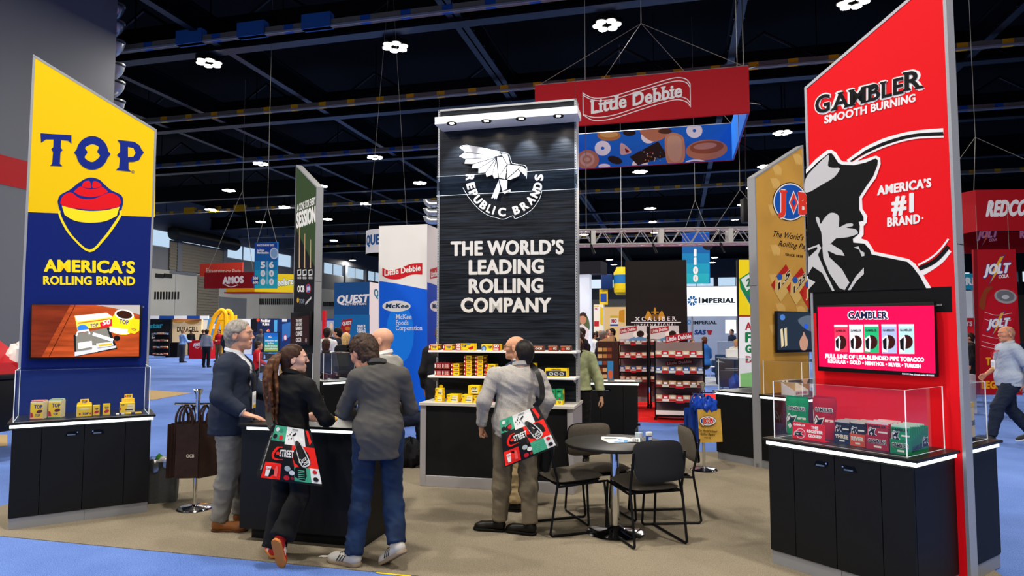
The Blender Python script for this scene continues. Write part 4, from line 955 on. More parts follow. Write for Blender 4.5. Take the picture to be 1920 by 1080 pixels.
# ---- inside the TOP case
zc = CAB_H; g = 'yellow packets in the left acrylic case'
def tin(px0, px1, pyb, pyt, y, label, lid):
    p0, p1, p2 = TOPF.hit(px0, pyb, y), TOPF.hit(px1, pyb, y), TOPF.hit(px0, pyt, y); w = p1.x - p0.x; h = p2.z - p0.z
    t = thing('tobacco_box', label, 'box', loc=TOPF.w((p0.x + p1.x) / 2, y + w * .55, zc + .0005), rot=TOPF.a - .35, group=g)
    b = MB(); b.box(-w * .42, w * .42, -w * .42, w * .42, 0, h * .96, CREAM); b.build('carton', t, bevel=.003)
    for sx, axis in ((0, 'f'), (1, 's')):
        A = quad_art((-w * .42, -w * .421, 0), (w * .84, 0, 0), (0, 0, h * .96), (0, 1, 0), .0005) if not sx else quad_art((-w * .421, w * .42, 0), (0, -w * .84, 0), (0, 0, h * .96), (1, 0, 0), .0005)
        A.poly([(.03, .08), (.97, .08), (.97, .9), (.03, .9)], YC); A.text('TOP', (.3, .62), (.95, .62), .2, INKP, 2, .05, up=(0, 1)); A.curve([(.5, .4), (.62, .52), (.92, .52), (.95, .42), (.7, .34)], M('5a1a1a', .5), 2); A.text('TOP', (.4, .16), (.8, .16), .13, INKP, 2, .05, up=(0, 1)); A.poly([(.03, .1), (.28, .12), (.2, .35), (.03, .42)], RED, 2); A.poly([(.0, 0), (1, 0), (1, .05), (0, .05)], lid)
        A.done('print', t)
    b = MB()
    for k in range(9): b.box(-w * .4, w * .4, -w * .4 + k * w * .09, -w * .4 + k * w * .09 + .004, h * .965, h * (1.0 + .02 * (k % 3)), WHP if k % 2 else lid)
    b.build('packet_rows', t)
tin(57, 88, 775, 741, .15, 'square yellow box with red trim at the left end of the left case', RED)
tin(91, 121, 773, 739, .17, 'square yellow box with green trim, second from the left in the left case', GRNP)
t_, w, h = packet(TOPF, 'plain', 143.5, 172.5, 768.5, 749, .17, .1, zc, 'yellow display carton with arched header in the left case', g)
A = quad_art((0, -.0006, 0), (w, 0, 0), (0, 0, h), (0, 1, 0), .0005); A.text('TOP', (.38, .16), (.8, .16), .2, INKP, 2, .05, up=(0, 1)); A.ellipse((.22, .25), .06, .1, RED); A.ellipse((.9, .25), .05, .1, RED); A.curve([(.12, .72), (.5, .62), (.9, .72), (.5, .82)], CREAM); A.done('print', t_)
b = MB(); b.prism([(0, .09, h), (w, .09, h), (w * .97, .09, h + .02), (w * .8, .09, h + .03), (w * .78, .09, h + .055), (w * .22, .09, h + .055), (w * .2, .09, h + .03), (w * .03, .09, h + .02)], (0, .006, 0), YC); b.build('header_card', t_)
A = quad_art((w * .2, .0895, h), (w * .6, 0, 0), (0, 0, .055), (0, 1, 0), .0005); A.text('TOP', (.2, .35), (.8, .35), .4, INKP, 2, .05, up=(0, 1)); A.done('print', t_)
for px0, px1, pyb, pyt, lb in ((174.5, 187, 767, 748, 'small yellow packet leaning beside the display carton in the left case'), (193, 206.5, 765, 744.5, 'small yellow packet standing alone in the middle of the left case')):
    t_, w, h = packet(TOPF, 'plain', px0, px1, pyb, pyt, .2, .035, zc, lb, g)
    A = quad_art((0, -.0006, 0), (w, 0, 0), (0, 0, h), (0, 1, 0), .0005); A.text('TOP', (.25, .55), (.8, .55), .18, INKP, 2, .05, up=(0, 1)); A.curve([(.2, .25), (.4, .45), (.8, .45), (.85, .3), (.5, .18)], RED, 2); A.done('print', t_)
t_, w, h = packet(TOPF, 'carton', 225.5, 253, 760, 741, .24, .12, zc, 'yellow carton with raised header at the right of the left case', g, side=YC)
b = MB(); b.box(w * .12, w * .98, .05, .1, h, h + .035, YC); b.box(w * .3, w * .85, .085, .09, h + .035, h + .075, YC); b.build('header_card', t_)
A = quad_art((w * .3, .0845, h + .035), (w * .55, 0, 0), (0, 0, .04), (0, 1, 0), .0005); A.text('TOP', (.3, .25), (.85, .25), .5, INKP, 2, .05, up=(0, 1)); A.ellipse((.15, .5), .08, .25, RED); A.done('print', t_)
for px0, px1, py, yy, lb, cc in ((218, 234, 765, .12, 'thin white packet lying flat at the right of the left case', WHP), (236, 266, 762, .13, 'thin yellow packet lying flat at the right end of the left case', YC)):
    p0, p1 = TOPF.hit(px0, py, yy), TOPF.hit(px1, py, yy); b = MB(); b.box(0, p1.x - p0.x, 0, .05, 0, .012, cc); b.box((p1.x - p0.x) * .35, (p1.x - p0.x) * .6, -.0006, .0505, .001, .0126, INKP)
    tag(b.build('rolling_papers', None, TOPF.w(p0.x, yy, zc + .001), TOPF.a, bevel=.001), lb, 'packet', g)
# ---- inside the GAMBLER case
GP = GAF; g = 'tobacco packs in the right acrylic case'
FOIL = lambda c: M(c, .28, metal=.25)
def man_mark(A, cx, cy, s, dark=M('0c0d10', .5)):
    P_ = lambda pts: [(cx + x * s, cy + y * s) for x, y in pts]
    A.poly(P_([(-.5, -.5), (-.45, .2), (-.2, .5), (.05, .35), (.5, .42), (.3, .1), (.28, -.1), (.5, -.2), (.55, -.5)]), M('e4e2de', .5), 2); A.poly(P_([(-.42, -.5), (-.4, .15), (-.18, .42), (.03, .28), (.4, .35), (.24, .08), (.22, -.12), (.42, -.26), (.48, -.5)]), dark, 3); A.poly(P_([(-.25, -.1), (-.05, .0), (.1, -.15), (-.1, -.3)]), M('d0ccc8', .5), 4); A.poly(P_([(-.36, .12), (-.16, .36), (-.08, .2), (-.3, .05)]), M('e4e2de', .5), 4)
def pouch(pxl, pxr, pyb, pyt, y, col, label):
    p0, p1, p2 = GP.hit(pxl, pyb, y), GP.hit(pxr, pyb, y), GP.hit(pxl, pyt, y); w = p1.x - p0.x; h = p2.z - zc
    t = thing('tobacco_pouch', label, 'pouch', loc=GP.w(p0.x, y, zc + .001), rot=GP.a, group=g)
    n, k = 9, 13; vs = []; fs = []
    for sgn in (-1, 1):
        for j in range(k):
            for i in range(n):
                u, v = i / (n - 1), j / (k - 1); bul = .032 * (1 - (2 * u - 1) ** 4) * (1 - v) ** .6 + .002; bul *= 1 + .08 * math.sin(9 * u + 7 * v)
                vs.append((w * u + .004 * math.sin(v * 9) * (1 if u > .5 else -1), .035 + sgn * bul, h * v))
    for s_ in (0, 1):
        for j in range(k - 1):
            for i in range(n - 1):
                a = s_ * n * k + j * n + i; q = (a, a + 1, a + n + 1, a + n); fs.append(q if s_ == 0 else q[::-1])
    b = MB(); b.add(vs, fs, FOIL(col), True)
    b.add([(0, .033, 0), (w, .033, 0), (w, .068, .0), (0, .068, 0)], [(0, 1, 2, 3)], FOIL(col)); b.build('pouch_body', t)
    def fn(u, v, L):
        bul = .032 * (1 - (2 * u - 1) ** 4) * max(0, 1 - v) ** .6 + .002; bul *= 1 + .08 * math.sin(9 * u + 7 * v); return (w * u, .035 - bul - .0015 - .0006 * L, h * v)
    A = Art(fn); A.text('GAMBLER', (.1, .66), (.92, .66), .1, M('e8e4e0', .5), 1, .1, serif=True, up=(0, 1)); A.text('GAMBLER', (.11, .665), (.91, .665), .085, M('14151a', .5), 3, .02, serif=True, up=(0, 1)); A.done('lettering', t)
    A = Art(fn); man_mark(A, .3, .3, .55); A.poly([(.6, .42), (.92, .42), (.92, .48), (.6, .48)], M('d8d4c8', .5)); A.done('emblem', t)
    b = MB(); b.box(w * .02, w * .98, .033, .037, h - .001, h + .014, FOIL(col)); b.build('seal_strip', t)
pouch(1470, 1512, 806, 745, .3, '149458', 'green foil pouch standing at the left end of the right case')
pouch(1521.5, 1564, 812, 746, .29, 'b81c2c', 'red foil pouch standing behind the small register sign')
t = thing('counter_sign', 'small red sign reading that the register is closed in the right case', 'sign', loc=GP.w(GP.hit(1485, 808, .13).x, .13, zc + .001), rot=GP.a)
w = GP.hit(1546, 812, .13).x - GP.hit(1485, 808, .13).x; h = .118
b = MB(); b.prism([(0, 0, 0), (w, 0, 0), (w, .012, h), (0, .012, h)], (0, .004, 0), M('e01828', .45)); b.box(0, w, 0, .06, 0, .003, M('e01828', .45)); b.build('card', t)
A = Art(lambda u, v, L: (w * u, .012 * v - .001 - .0004 * L, h * v)); WQ = M('f4f0ee', .5)
for s_, x0_, x1_, y_ in (('THIS', .58, .8, .7), ('REGISTER', .45, .94, .46), ('CLOSED', .5, .9, .2)): A.text(s_, (x0_, y_), (x1_, y_), .16, WQ, 2, .06, up=(0, 1))
A.text('GAMBLER', (.04, .78), (.4, .78), .12, WQ, 2, .03, up=(0, 1)); A.ellipse((.26, .34), .15, .3, WQ); A.ellipse((.26, .34), .135, .27, M('e01828', .45)); man_mark(A, .2, .34, .3); A.done('lettering', t)
def pack_box(pxl, pxr, pyb, pyt, y, dep, cb, cp, ct, label, txt, cm=None):
    p0, p1, p2 = GP.hit(pxl, pyb, y), GP.hit(pxr, pyb, y), GP.hit(pxl, pyt, y); w = p1.x - p0.x; h = p2.z - zc
    t = thing('pouch_carton', label, 'carton', loc=GP.w(p0.x, y, zc + .001), rot=GP.a, group=g)
    b = MB(); hf = h * .5
    b.box(0, w, 0, .004, 0, hf, M(cb, .45)); b.box(0, w, dep - .004, dep, 0, h * .92, M(cb, .45)); b.box(.004, w - .004, .004, dep - .004, 0, .004, M(cb, .45))
    for x in (0, w - .003): b.prism([(x, 0.004, 0), (x, dep - .004, 0), (x, dep - .004, h * .9), (x, 0.004, hf)], (.003, 0, 0), M(cb, .45))
    b.build('tray', t)
    k = 7
    for i in range(k):
        y0_ = .006 + i * (dep - .02) / k; q = MB(); q.rbox(.005, w - .005, y0_, y0_ + (dep - .02) / k - .001, .005, h * (.93 + .03 * ((i * 3) % 4) / 3), FOIL(cp), .004); q.box(.006, w - .006, y0_ + .004, y0_ + .009, h * .9, h * (1 + .02 * (i % 2)), M(ct, .3, metal=.3)); q.build('pouch', t)
    A = quad_art((0, -.0008, 0), (w, 0, 0), (0, 0, h), (0, 1, 0), .0005); A.text(txt, (.08, .22), (.92, .22), .16, M('e8e4d8', .5), 1, .06, up=(0, 1), serif=True); A.text(txt, (.09, .225), (.91, .225), .14, M('14151a', .5) if cm else M('d8d0b8', .5), 3, .02, up=(0, 1), serif=True)
    A.poly([(.35, .08), (.68, .08), (.68, .15), (.35, .15)], M('e4dfd0', .5)); A.done('lettering', t)
    A = quad_art((0, .004, 0), (w, 0, 0), (0, 0, h), (0, 1, 0), .0005); man_mark(A, .28, .62, .4); A.poly([(.55, .62), (.95, .62), (.95, .68), (.55, .68)], M('e4dfd0', .5)); A.text(txt, (.1, .8), (.9, .8), .09, M('14151a', .5), 2, .04, up=(0, 1)); A.done('emblem', t)
    A = quad_art((w + .0008, 0, 0), (0, dep, 0), (0, 0, h), (-1, 0, 0), .0005); A.text(txt, (.06, .12), (.62, .2), .16, M('14151a', .5), 2, .05, up=(0, 1)); man_mark(A, .8, .4, .35); A.done('side_print', t)
pack_box(1563.5, 1593, 821, 788, .2, .2, '22304a', '1e2634', 'c8c4bc', 'dark blue carton of pouches, leftmost of four in the right case', 'THREE')
pack_box(1593.5, 1622, 826, 790, .17, .2, 'd0502c', '23262e', 'd8cfc0', 'dark carton with orange front, second of four in the right case', 'RIVER')
pack_box(1624, 1666, 831, 790, .14, .22, 'a81c2c', 'b82434', 'e8dcd8', 'red carton of pouches, third of four in the right case', 'GAMBLER', 1)
pack_box(1669, 1708, 837, 796, .1, .24, '127c4c', '189458', 'd8e8d8', 'green carton of pouches nearest the corner of the right case', 'GAMBLER', 1)
# ---- in the other cases
x_ = GBF.loc(GBF.w(0, 0)); b = MB()
t = thing('cigar_box', 'cream upright box inside the acrylic case behind the red panel', 'box', loc=GBF.w(.16, .25, CAB_H + .001), rot=GBF.a + .1)
b = MB(); b.box(-.09, .09, -.05, .05, 0, .27, M('d8bc84', .5)); b.build('carton', t, bevel=.002); b = MB(); b.box(-.0915, .0915, -.0515, .0515, 0, .03, DKB); b.box(-.091, .091, -.051, .051, .24, .272, M('d8b030', .5)); b.build('trim', t)
A = quad_art((-.092, .05, 0), (0, -.1, 0), (0, 0, .27), (1, 0, 0), .0006); A.text('CUBES', (.05, .42), (.95, .42), .12, DKB, 2, .05, up=(0, 1)); A.done('lettering', t)
t = thing('packet_tray', 'white card tray inside the case below the gold panel', 'tray', loc=JOF.w(.3, .3, CAB_H + .001), rot=JOF.a)
b = MB(); b.box(-.14, .14, -.09, -.085, 0, .06, WHP); b.prism([(-.14, -.085, 0), (-.14, .09, 0), (-.14, .09, .15), (-.14, -.085, .06)], (.004, 0, 0), WHP); b.prism([(.136, -.085, 0), (.136, .09, 0), (.136, .09, .15), (.136, -.085, .06)], (.004, 0, 0), WHP); b.box(-.136, .136, .085, .09, 0, .15, M('c8a868', .5)); b.box(-.136, .136, -.085, .085, 0, .02, M('c8a868', .5)); b.build('tray_body', t)
A = quad_art((-.14, -.0905, 0), (.28, 0, 0), (0, 0, .06), (0, 1, 0)); A.text('JOB PAPERS', (.08, .3), (.9, .3), .4, RED, 2, .04, up=(0, 1)); A.done('lettering', t)
rng = random.Random(4)
for i in range(9):
    x, y = .12 + (i % 5) * .11, .16 + (i // 5) * .15; t = thing('cone_packet', 'dark brown packet in the case right of the green panel, %s in the %s row' % (('first', 'second', 'third', 'fourth', 'fifth')[i % 5], ('front', 'back')[i // 5]), 'packet', loc=SBF.w(1 - x, y, CAB_H + .001), rot=SBF.a + rng.uniform(-.4, .4), group='dark packets in the middle case')
    hh = rng.uniform(.04, .1); b = MB(); b.box(-.035, .035, -.02, .02, 0, hh, M(('5a2c28', '3c2420', '7c3a30')[i % 3], .5)); b.build('carton', t, bevel=.002); b = MB(); b.box(-.03, .03, -.0208, -.02, hh * .3, hh * .7, M('b89a80', .5)); b.build('print', t)
t = thing('wooden_box', 'pale wooden upright box in the case left of the green panel', 'box', loc=SEF.w(.62, .25, CAB_H + .001), rot=SEF.a)
b = MB(); b.box(-.08, .08, -.06, .06, 0, .24, M('c8a066', .6)); b.build('carton', t, bevel=.002); b = MB(); 
for k in range(4): b.box(-.081, .081, -.061, .061, .05 + k * .05, .053 + k * .05, BRN)
b.build('seams', t)
b = MB()
for k in range(4): b.tube([(k * .05 - .08, 0, 0), (k * .05 - .06, .01, .09 + .02 * (k % 2))], .012, M('d8ccc0', .6), 8)
tag(b.build('paper_cones', None, SEF.w(.35, .22, CAB_H + .003), SEF.a), 'pale paper cones standing in the case left of the green panel', 'cones')
t = thing('brown_packet_stack', 'brown leather-like holder in the case left of the gold panel', 'holder', loc=JBF.w(.72, .42, CAB_H + .001), rot=JBF.a + .6)
b = MB(); b.rbox(-.07, .07, -.05, .05, 0, .16, M('4a2c1c', .6), .02); b.rbox(-.16, -.08, -.05, .04, 0, .05, M('8a7a60', .6), .012); b.build('holder_body', t)
t = thing('red_packet', 'red packet beside the brown holder in the case left of the gold panel', 'packet', loc=JBF.w(.45, .42, CAB_H + .001), rot=JBF.a)
b = MB(); b.box(-.07, .07, -.05, .05, 0, .09, M('a81820', .5)); b.build('carton', t, bevel=.003)
# ---------------------------------------------------------------- round table and chairs
TB_ = Vector((0.86, 5.62, 0))
t = thing('round_table', 'round black table on a chrome pedestal with four grey chairs', 'table', loc=TB_)
TTOP = mat('black_table_top', '1d1b19', .38, noise=.1, nscale=30)
b = MB(); b.lathe([(.001, .722), (.405, .722), (.415, .727), (.418, .737), (.415, .747), (.405, .752), (.001, .752)], TTOP, n=56); b.build('table_top', t)
b = MB(); b.lathe([(.036, .02), (.036, .69), (.09, .7), (.09, .722)], CHROME, n=24); b.build('column', t)
b = MB(); b.lathe([(.001, .006), (.235, .006), (.24, .012), (.22, .022), (.08, .04), (.045, .06), (.036, .07)], CHROME, n=40); b.build('base', t)
FAB = mat('grey_chair_fabric', '625b50', .9, noise=.12, nscale=60, bump=.25, bscale=400); FABB = mat('black_chair_shell', '1a1b1e', .6)
def pad(b, w, d, th, m, T, dome=.012):
    n = 12; vs = []; fs = []
    def P_(u, v):
        # rounded square outline
        e = 5.0; r = (abs(u) ** e + abs(v) ** e) ** (1 / e); mx = max(abs(u), abs(v)); k = mx / r if r > 1e-6 else 1
        return u * k * w / 2, v * k * d / 2
    for s_ in (1, -1):
        for j in range(n + 1):
            for i in range(n + 1):
                u, v = -1 + 2 * i / n, -1 + 2 * j / n; x, y = P_(u, v); q = max(abs(u), abs(v))
                z = s_ * (th / 2 * (1 - q ** 6) ** .5 if q < 1 else 0) + (dome * (1 - u * u) * (1 - v * v) if s_ > 0 else 0)
                vs.append(T @ Vector((x, y, z)))
    N = (n + 1) ** 2
    for s_ in (0, 1):
        for j in range(n):
            for i in range(n):
                a = s_ * N + j * (n + 1) + i; q = (a, a + 1, a + n + 2, a + n + 1); fs.append(q if s_ == 0 else q[::-1])
    b.add(vs, fs, m, True)
def chair(label):
    t = thing('stacking_chair', label, 'chair', group='grey chairs round the table')
    b = MB(); pad(b, .46, .46, .05, FAB, Matrix.Translation((0, .02, .445)) @ Matrix.Rotation(R(3), 4, 'X')); b.build('seat', t)
    b = MB(); pad(b, .44, .42, .014, FABB, Matrix.Translation((0, .02, .418)) @ Matrix.Rotation(R(3), 4, 'X'), 0); b.build('seat_pan', t)
    TB = Matrix.Translation((0, -.235, .655)) @ Matrix.Rotation(R(80), 4, 'X') @ Matrix.Rotation(R(0), 4, 'Z')
    b = MB(); pad(b, .43, .31, .035, FAB, TB @ Matrix.Translation((0, 0, -.010)) @ Matrix.Rotation(R(180), 4, 'X'), .006); b.build('backrest', t)
    b = MB(); pad(b, .435, .315, .02, FABB, TB @ Matrix.Translation((0, 0, .010)), .004); b.build('backrest_shell', t)
    for s_ in (-1, 1):
        x = .225 * s_; b = MB()
        pts = [(x * .99, -.255, .73), (x, -.232, .6), (x, -.2, .47), (x, -.195, .42), (x, -.215, .3), (x, -.255, .06), (x, -.255, .025), (x, -.235, .011), (x, -.2, .011), (x, .2, .011), (x, .245, .011), (x, .262, .025), (x, .262, .06), (x, .235, .36), (x, .225, .41), (x, .205, .418), (x, -.19, .40)]
        b.tube(smooth2(pts, 3), .0105, BLACKM, 8); b.build('sled_leg', t)
    b = MB()
    for y, z in ((.19, .412), (-.17, .402)): b.tube([(-.225, y, z), (.225, y, z)], .009, BLACKM, 8)
    b.build('cross_bar', t)
    return t
def place(t, rear, front):
    r = (G(*rear[0]) + G(*rear[1])) / 2; f = (G(*front[0]) + G(*front[1])) / 2; c = (r + f) / 2; d = f - r
    return (c.x, c.y, .006), math.atan2(-d.x, d.y)
c0 = chair('grey chair with its black back to the camera, in front of the round table')
l, a = place(c0, ((1192, 1031), (1284, 1024)), ((1141, 999), (1226, 987))); c0.location = l; c0.rotation_euler = (0, 0, a)
l, a = place(c0, ((1037, 1008), (995, 983)), ((1139, 999), (1094, 971))); dup(c0, l, a, 'grey chair left of the round table beside the man with the tote bag')
l, a = place(c0, ((1312, 988), (1282, 960)), ((1212, 990), (1203, 962))); dup(c0, (l[0] - .02, l[1] + .05, l[2]), a, 'grey chair right of the round table with its back to the gold bag stand')
dup(c0, (.79, 6.09, .006), math.atan2(-.3, -.95), 'grey chair behind the round table facing the camera')
TZ = .7535
# things on the table
q = G(1198, 832, TZ); t = thing('water_bottle', 'clear plastic water bottle with black cap on the round table', 'bottle', loc=q)
PET = glass_mat('clear_pet', (.93, .96, .97), .08)
b = MB(); b.lathe([(.001, .0), (.026, .0), (.03, .006), (.03, .05), (.0285, .06), (.03, .07), (.03, .1), (.026, .118), (.014, .135), (.012, .142), (.012, .15)], PET, n=20); b.build('bottle_body', t)
b = MB(); b.lathe([(.014, .147), (.014, .166), (.001, .166)], BLACKM, n=16); b.build('cap', t)
b = MB(); b.lathe([(.0305, .052), (.0305, .09)], M('c8d4e0', .4), n=20); b.build('label_sleeve', t)
q = G(1217, 829, TZ); t = thing('mint_box', 'small white and blue flip-top packet on the round table', 'packet', loc=q, rot=.5)
b = MB(); b.rbox(-.024, .024, -.016, .016, 0, .05, M('1d4aa8', .4), .006); b.build('packet_body', t); b = MB(); b.rbox(-.0245, .0245, -.0165, .0165, .05, .085, WHITE, .006); b.build('flip_top', t); b = MB(); b.box(-.018, .018, -.0172, -.0164, .02, .045, M('d8e4f4', .4)); b.build('print', t)
for k, (pts, cols, lb) in enumerate(((((1127, 824), (1143, 831), (1175, 830), (1192, 825), (1172, 820), (1128, 819)), ('efece6', '2a8ac8'), 'white and blue folded leaflet lying on the round table'), (((1175, 828), (1200, 829), (1200, 822), (1186, 821)), ('f4f2ee', '1c1c1c'), 'white leaflet with black letters under the water bottle'))):
    b = MB(); b.prism([G(x, y, TZ + .001 + .002 * k) for x, y in pts], (0, 0, .002), M(cols[0], .4)); o = b.build('leaflet', None); tag(o, lb, 'leaflet', 'leaflets on the round table')
    A = Art(lambda x, y, L: G(x, y, TZ + .0035 + .002 * k + .0004 * L))
    if k == 0: A.poly([(1150, 829.5), (1174, 829.5), (1189, 825.5), (1160, 823)], M(cols[1], .4)); A.poly([(1132, 821), (1160, 821), (1155, 823), (1134, 823)], M('6a7a8a', .4)); A.text('CANNABIS', (1152, 828), (1170, 828.5), 3, WHITE, 2, .04)
    else: A.text('EN', (1186, 827.5), (1197, 828), 5, M(cols[1], .4), 1, .06)
    A.done('print', o)
# ---------------------------------------------------------------- bag stands
def stand(base, h, label, top=True):
    t = thing('bag_stand', label, 'stand', loc=base)
    b = MB(); b.lathe([(.001, .006), (.15, .006), (.16, .012), (.15, .022), (.03, .035), (.02, .05)], CHROME, n=32); b.build('base', t)
    b = MB(); b.lathe([(.018, .03), (.018, h)], CHROME, n=16); b.build('pole', t)
    b = MB(); b.lathe([(.018, h), (.022, h + .01), (.022, h + .05), (.045, h + .1), (.04, h + .1), (.02, h + .06)], CHROME, n=16); b.build('cup_top', t)
    return t
sb = G(1320, 882); st = stand(sb, .95, 'chrome stand with a round base carrying gold and blue bags')
b = MB(); b.tube([(-.14, -.02, .93), (.16, -.02, .93)], .008, CHROME, 8); b.build('arm', st)
JG = mat('bag_gold', 'b8923e', .5, noise=.15, nscale=12); JB = M('1b3c90', .5)
def hang_bag(loc, rot, w, h, d, mfront, mside, label, name='tote_bag', group=None):
    t = thing(name, label, 'bag', loc=loc, rot=rot, group=group)
    b = MB(); n = 6
    vs = []; fs = []
    for j in range(n + 1):
        v = j / n; k = d / 2 * (.35 + .65 * (1 - v)) * (1 + .06 * math.sin(7 * v))
        vs += [(-w / 2, -k, h * v), (w / 2, -k, h * v), (w / 2, k, h * v), (-w / 2, k, h * v)]
    for j in range(n):
        for i in range(4): fs.append((4 * j + i, 4 * j + (i + 1) % 4, 4 * j + 4 + (i + 1) % 4, 4 * j + 4 + i))
    fs.append((3, 2, 1, 0)); b.add(vs, fs, mside); b.add(vs, [f for k_, f in enumerate(fs[:-1]) if k_ % 4 == 0], mfront)
    # shift the printed face a hair forward
    m_ = len(vs); 
    for i in range(m_, 2 * m_): p = b.v[i]; b.v[i] = (p[0], p[1] - .001, p[2])
    b.build('bag_body', t)
    for y in (-d * .18, d * .18):
        q = MB(); pts = smooth2([(-w * .22, y, h * .98), (-w * .2, y * .6, h + .08), (0, 0, h + .16), (w * .2, y * .6, h + .08), (w * .22, y, h * .98)], 4)
        vs = []
        for p in pts: vs += [(p[0], p[1] - .001, p[2]), (p[0] + (.0 if abs(p[0]) > .02 else 0), p[1] + .001, p[2] - .028 if abs(p[0]) < w * .18 else p[2])]
        q.tube(pts, .009, mside, 6); q.build('handle', t)
    return t
gp = Vector((sb.x + .03, sb.y - .12, 0)); zz = D(1325, 828, gp.y).z
hgt = D(1325, 767, gp.y).z - zz
bg_ = hang_bag((gp.x, gp.y, zz), R(12), .30, hgt, .10, JG, JB, 'gold tote bag hanging at the front of the chrome stand')
fbag = Frame((gp.x, gp.y, zz), R(12)); yb = -.05
A = face_art(fbag, -.052); A.ellipse((1327, 789), 16, 9.5, GBL); A.ellipse((1327, 789), 15, 8.6, M('f0e8d8', .5)); A.ellipse((1327, 789), 13.5, 7.4, M('1b3c90', .5)); A.text('JOB', (1316, 793.5), (1338, 794), 10, M('f0e8d8', .5), 2, .14, serif=True); A.text('JOB', (1317, 793), (1337, 793.5), 9, M('c82020', .5), 4, .05, serif=True)
A.text("The World's Finest", (1308, 809), (1344, 811), 4.5, INKB, 2, .02, shear=.3); A.text('Rolling Papers', (1313, 815), (1340, 817), 4, INKB, 2, .02, shear=.3); A.text('SINCE 1838', (1320, 821), (1333, 822), 2, INKB, 2, .02)
hang(A.done('print', None), bg_, fbag)
hang_bag((gp.x - .07, gp.y + .1, zz + .01), R(16), .30, hgt - .01, .08, JB, JB, 'blue-sided tote bag hanging second on the chrome stand', group='blue bags on the chrome stand')
hang_bag((gp.x - .1, gp.y + .2, zz + .02), R(18), .30, hgt - .02, .07, JB, JB, 'blue-sided tote bag hanging third, behind the others on the chrome stand', group='blue bags on the chrome stand')
t = thing('drawstring_bag', 'crumpled shiny blue bag stuffed over the gold tote on the stand', 'bag', loc=(gp.x, gp.y + .02, zz + hgt - .02), rot=R(12))
SB = M('1c46b4', .3)
def crumple(b, c, r, m, seed, n=18):
    rg = random.Random(seed); ph = [rg.uniform(0, 6.3) for _ in range(6)]; vs = []; fs = []
    for j in range(n + 1):
        th = math.pi * j / n
        for i in range(2 * n):
            ph_ = math.pi * i / n; k = 1 + .16 * math.sin(5 * ph_ + ph[0] + 2 * th) + .09 * math.sin(9 * ph_ - 4 * th + ph[1]) + .07 * math.sin(7 * th + ph[2] + 3 * ph_)
            vs.append((c[0] + r[0] * k * math.sin(th) * math.cos(ph_), c[1] + r[1] * k * math.sin(th) * math.sin(ph_), c[2] + r[2] * k * math.cos(th)))
    for j in range(n):
        for i in range(2 * n): a = j * 2 * n; q = a + 2 * n; fs.append((a + i, q + i, q + (i + 1) % (2 * n), a + (i + 1) % (2 * n)))
    b.add(vs, fs, m, True)
b = MB(); crumple(b, (.0, 0, .06), (.11, .06, .09), SB, 3); b.build('bag_cloth', t); b = MB(); crumple(b, (-.13, .02, .08), (.05, .04, .08), SB, 5); b.build('bag_cloth_fold', t)
sb2 = G(365, 955); st = stand(sb2, 1.02, 'chrome stand with a round base carrying brown bags beside the waste bin')
b = MB(); b.tube([(0, 0, .985), (-.22, .02, .985)], .009, CHROME, 8); b.tube([(0, 0, .985), (.16, .02, .985)], .009, CHROME, 8); b.lathe([(.001, -.012), (.014, 0), (.001, .012)], CHROME, (-.225, .02, .985), 10); b.build('arm', st)
BB = mat('brown_nonwoven', '2c1c16', .6, noise=.2, nscale=20)
for i, (dx, dy, rz, w) in enumerate(((-.17, .05, .9, .26), (-.13, .04, .95, .27), (-.09, .03, .9, .27), (-.055, .06, 1.05, .27), (.05, .05, 1.0, .27), (.085, .04, .92, .26), (.12, .05, .97, .26), (-.04, -.1, .12, .2))):
    base_z = .30 + .012 * (i % 3)
    tb = hang_bag((sb2.x + dx, sb2.y + dy, base_z), rz, w, .5, .03, BB, BB, 'brown tote bag on left chrome stand, %s' % ('outermost at the left', 'second from the left', 'third from the left', 'fourth, just left of the pole', 'just right of the pole', 'second right of the pole', 'outermost at the right', 'front one with small print')[i], group='brown bags on the left stand')
    if i == 7:
        A = quad_art((-w / 2, -.0175, 0), (w, 0, 0), (0, 0, .5), (0, 1, 0)); A.text('OCB', (.5, .38), (.85, .38), .06, M('c8b8a8', .5), 2, .04, up=(0, 1)); A.done('print', tb)
# waste bin
bp = G(306, 940); t = thing('waste_bin', 'dark grey waste bin with a clear liner beside the left cabinet', 'bin', loc=bp, rot=R(20))
b = MB(); b.prism([(-.12, -.09, .006), (.12, -.09, .006), (.12, .09, .006), (-.12, .09, .006)], (0, 0, .002), M('2c2d2f', .6)); 
vs = []
for k, (s_, z) in enumerate(((1, .008), (1.12, .40), (1.08, .40), (.97, .02))): vs += [(-.12 * s_, -.09 * s_, z), (.12 * s_, -.09 * s_, z), (.12 * s_, .09 * s_, z), (-.12 * s_, .09 * s_, z)]
b.add(vs, [(4 * j + i, 4 * j + (i + 1) % 4, 4 * j + 4 + (i + 1) % 4, 4 * j + 4 + i) for j in range(3) for i in range(4)], mat('bin_grey', '4a4a4a', .6, noise=.1, nscale=60)); b.build('bin_body', t)
LIN = glass_mat('clear_liner', (.9, .92, .94), .3, .15)
b = MB(); vs = []; n = 40
for j, (s_, z) in enumerate(((.98, .3), (1.1, .43), (1.15, .425), (1.17, .33))):
    for i in range(n):
        a = 2 * math.pi * i / n; c, s2 = math.cos(a), math.sin(a); q = max(abs(c), abs(s2)); k = s_ * (1 + .03 * math.sin(9 * a + j)); vs.append((.12 * c / q * k, .09 * s2 / q * k, z + (.03 * math.sin(7 * a) if j == 3 else .006 * math.sin(11 * a))))
b.add(vs, [(j * n + i, j * n + (i + 1) % n, (j + 1) * n + (i + 1) % n, (j + 1) * n + i) for j in range(3) for i in range(n)], LIN, True); b.build('liner', t)
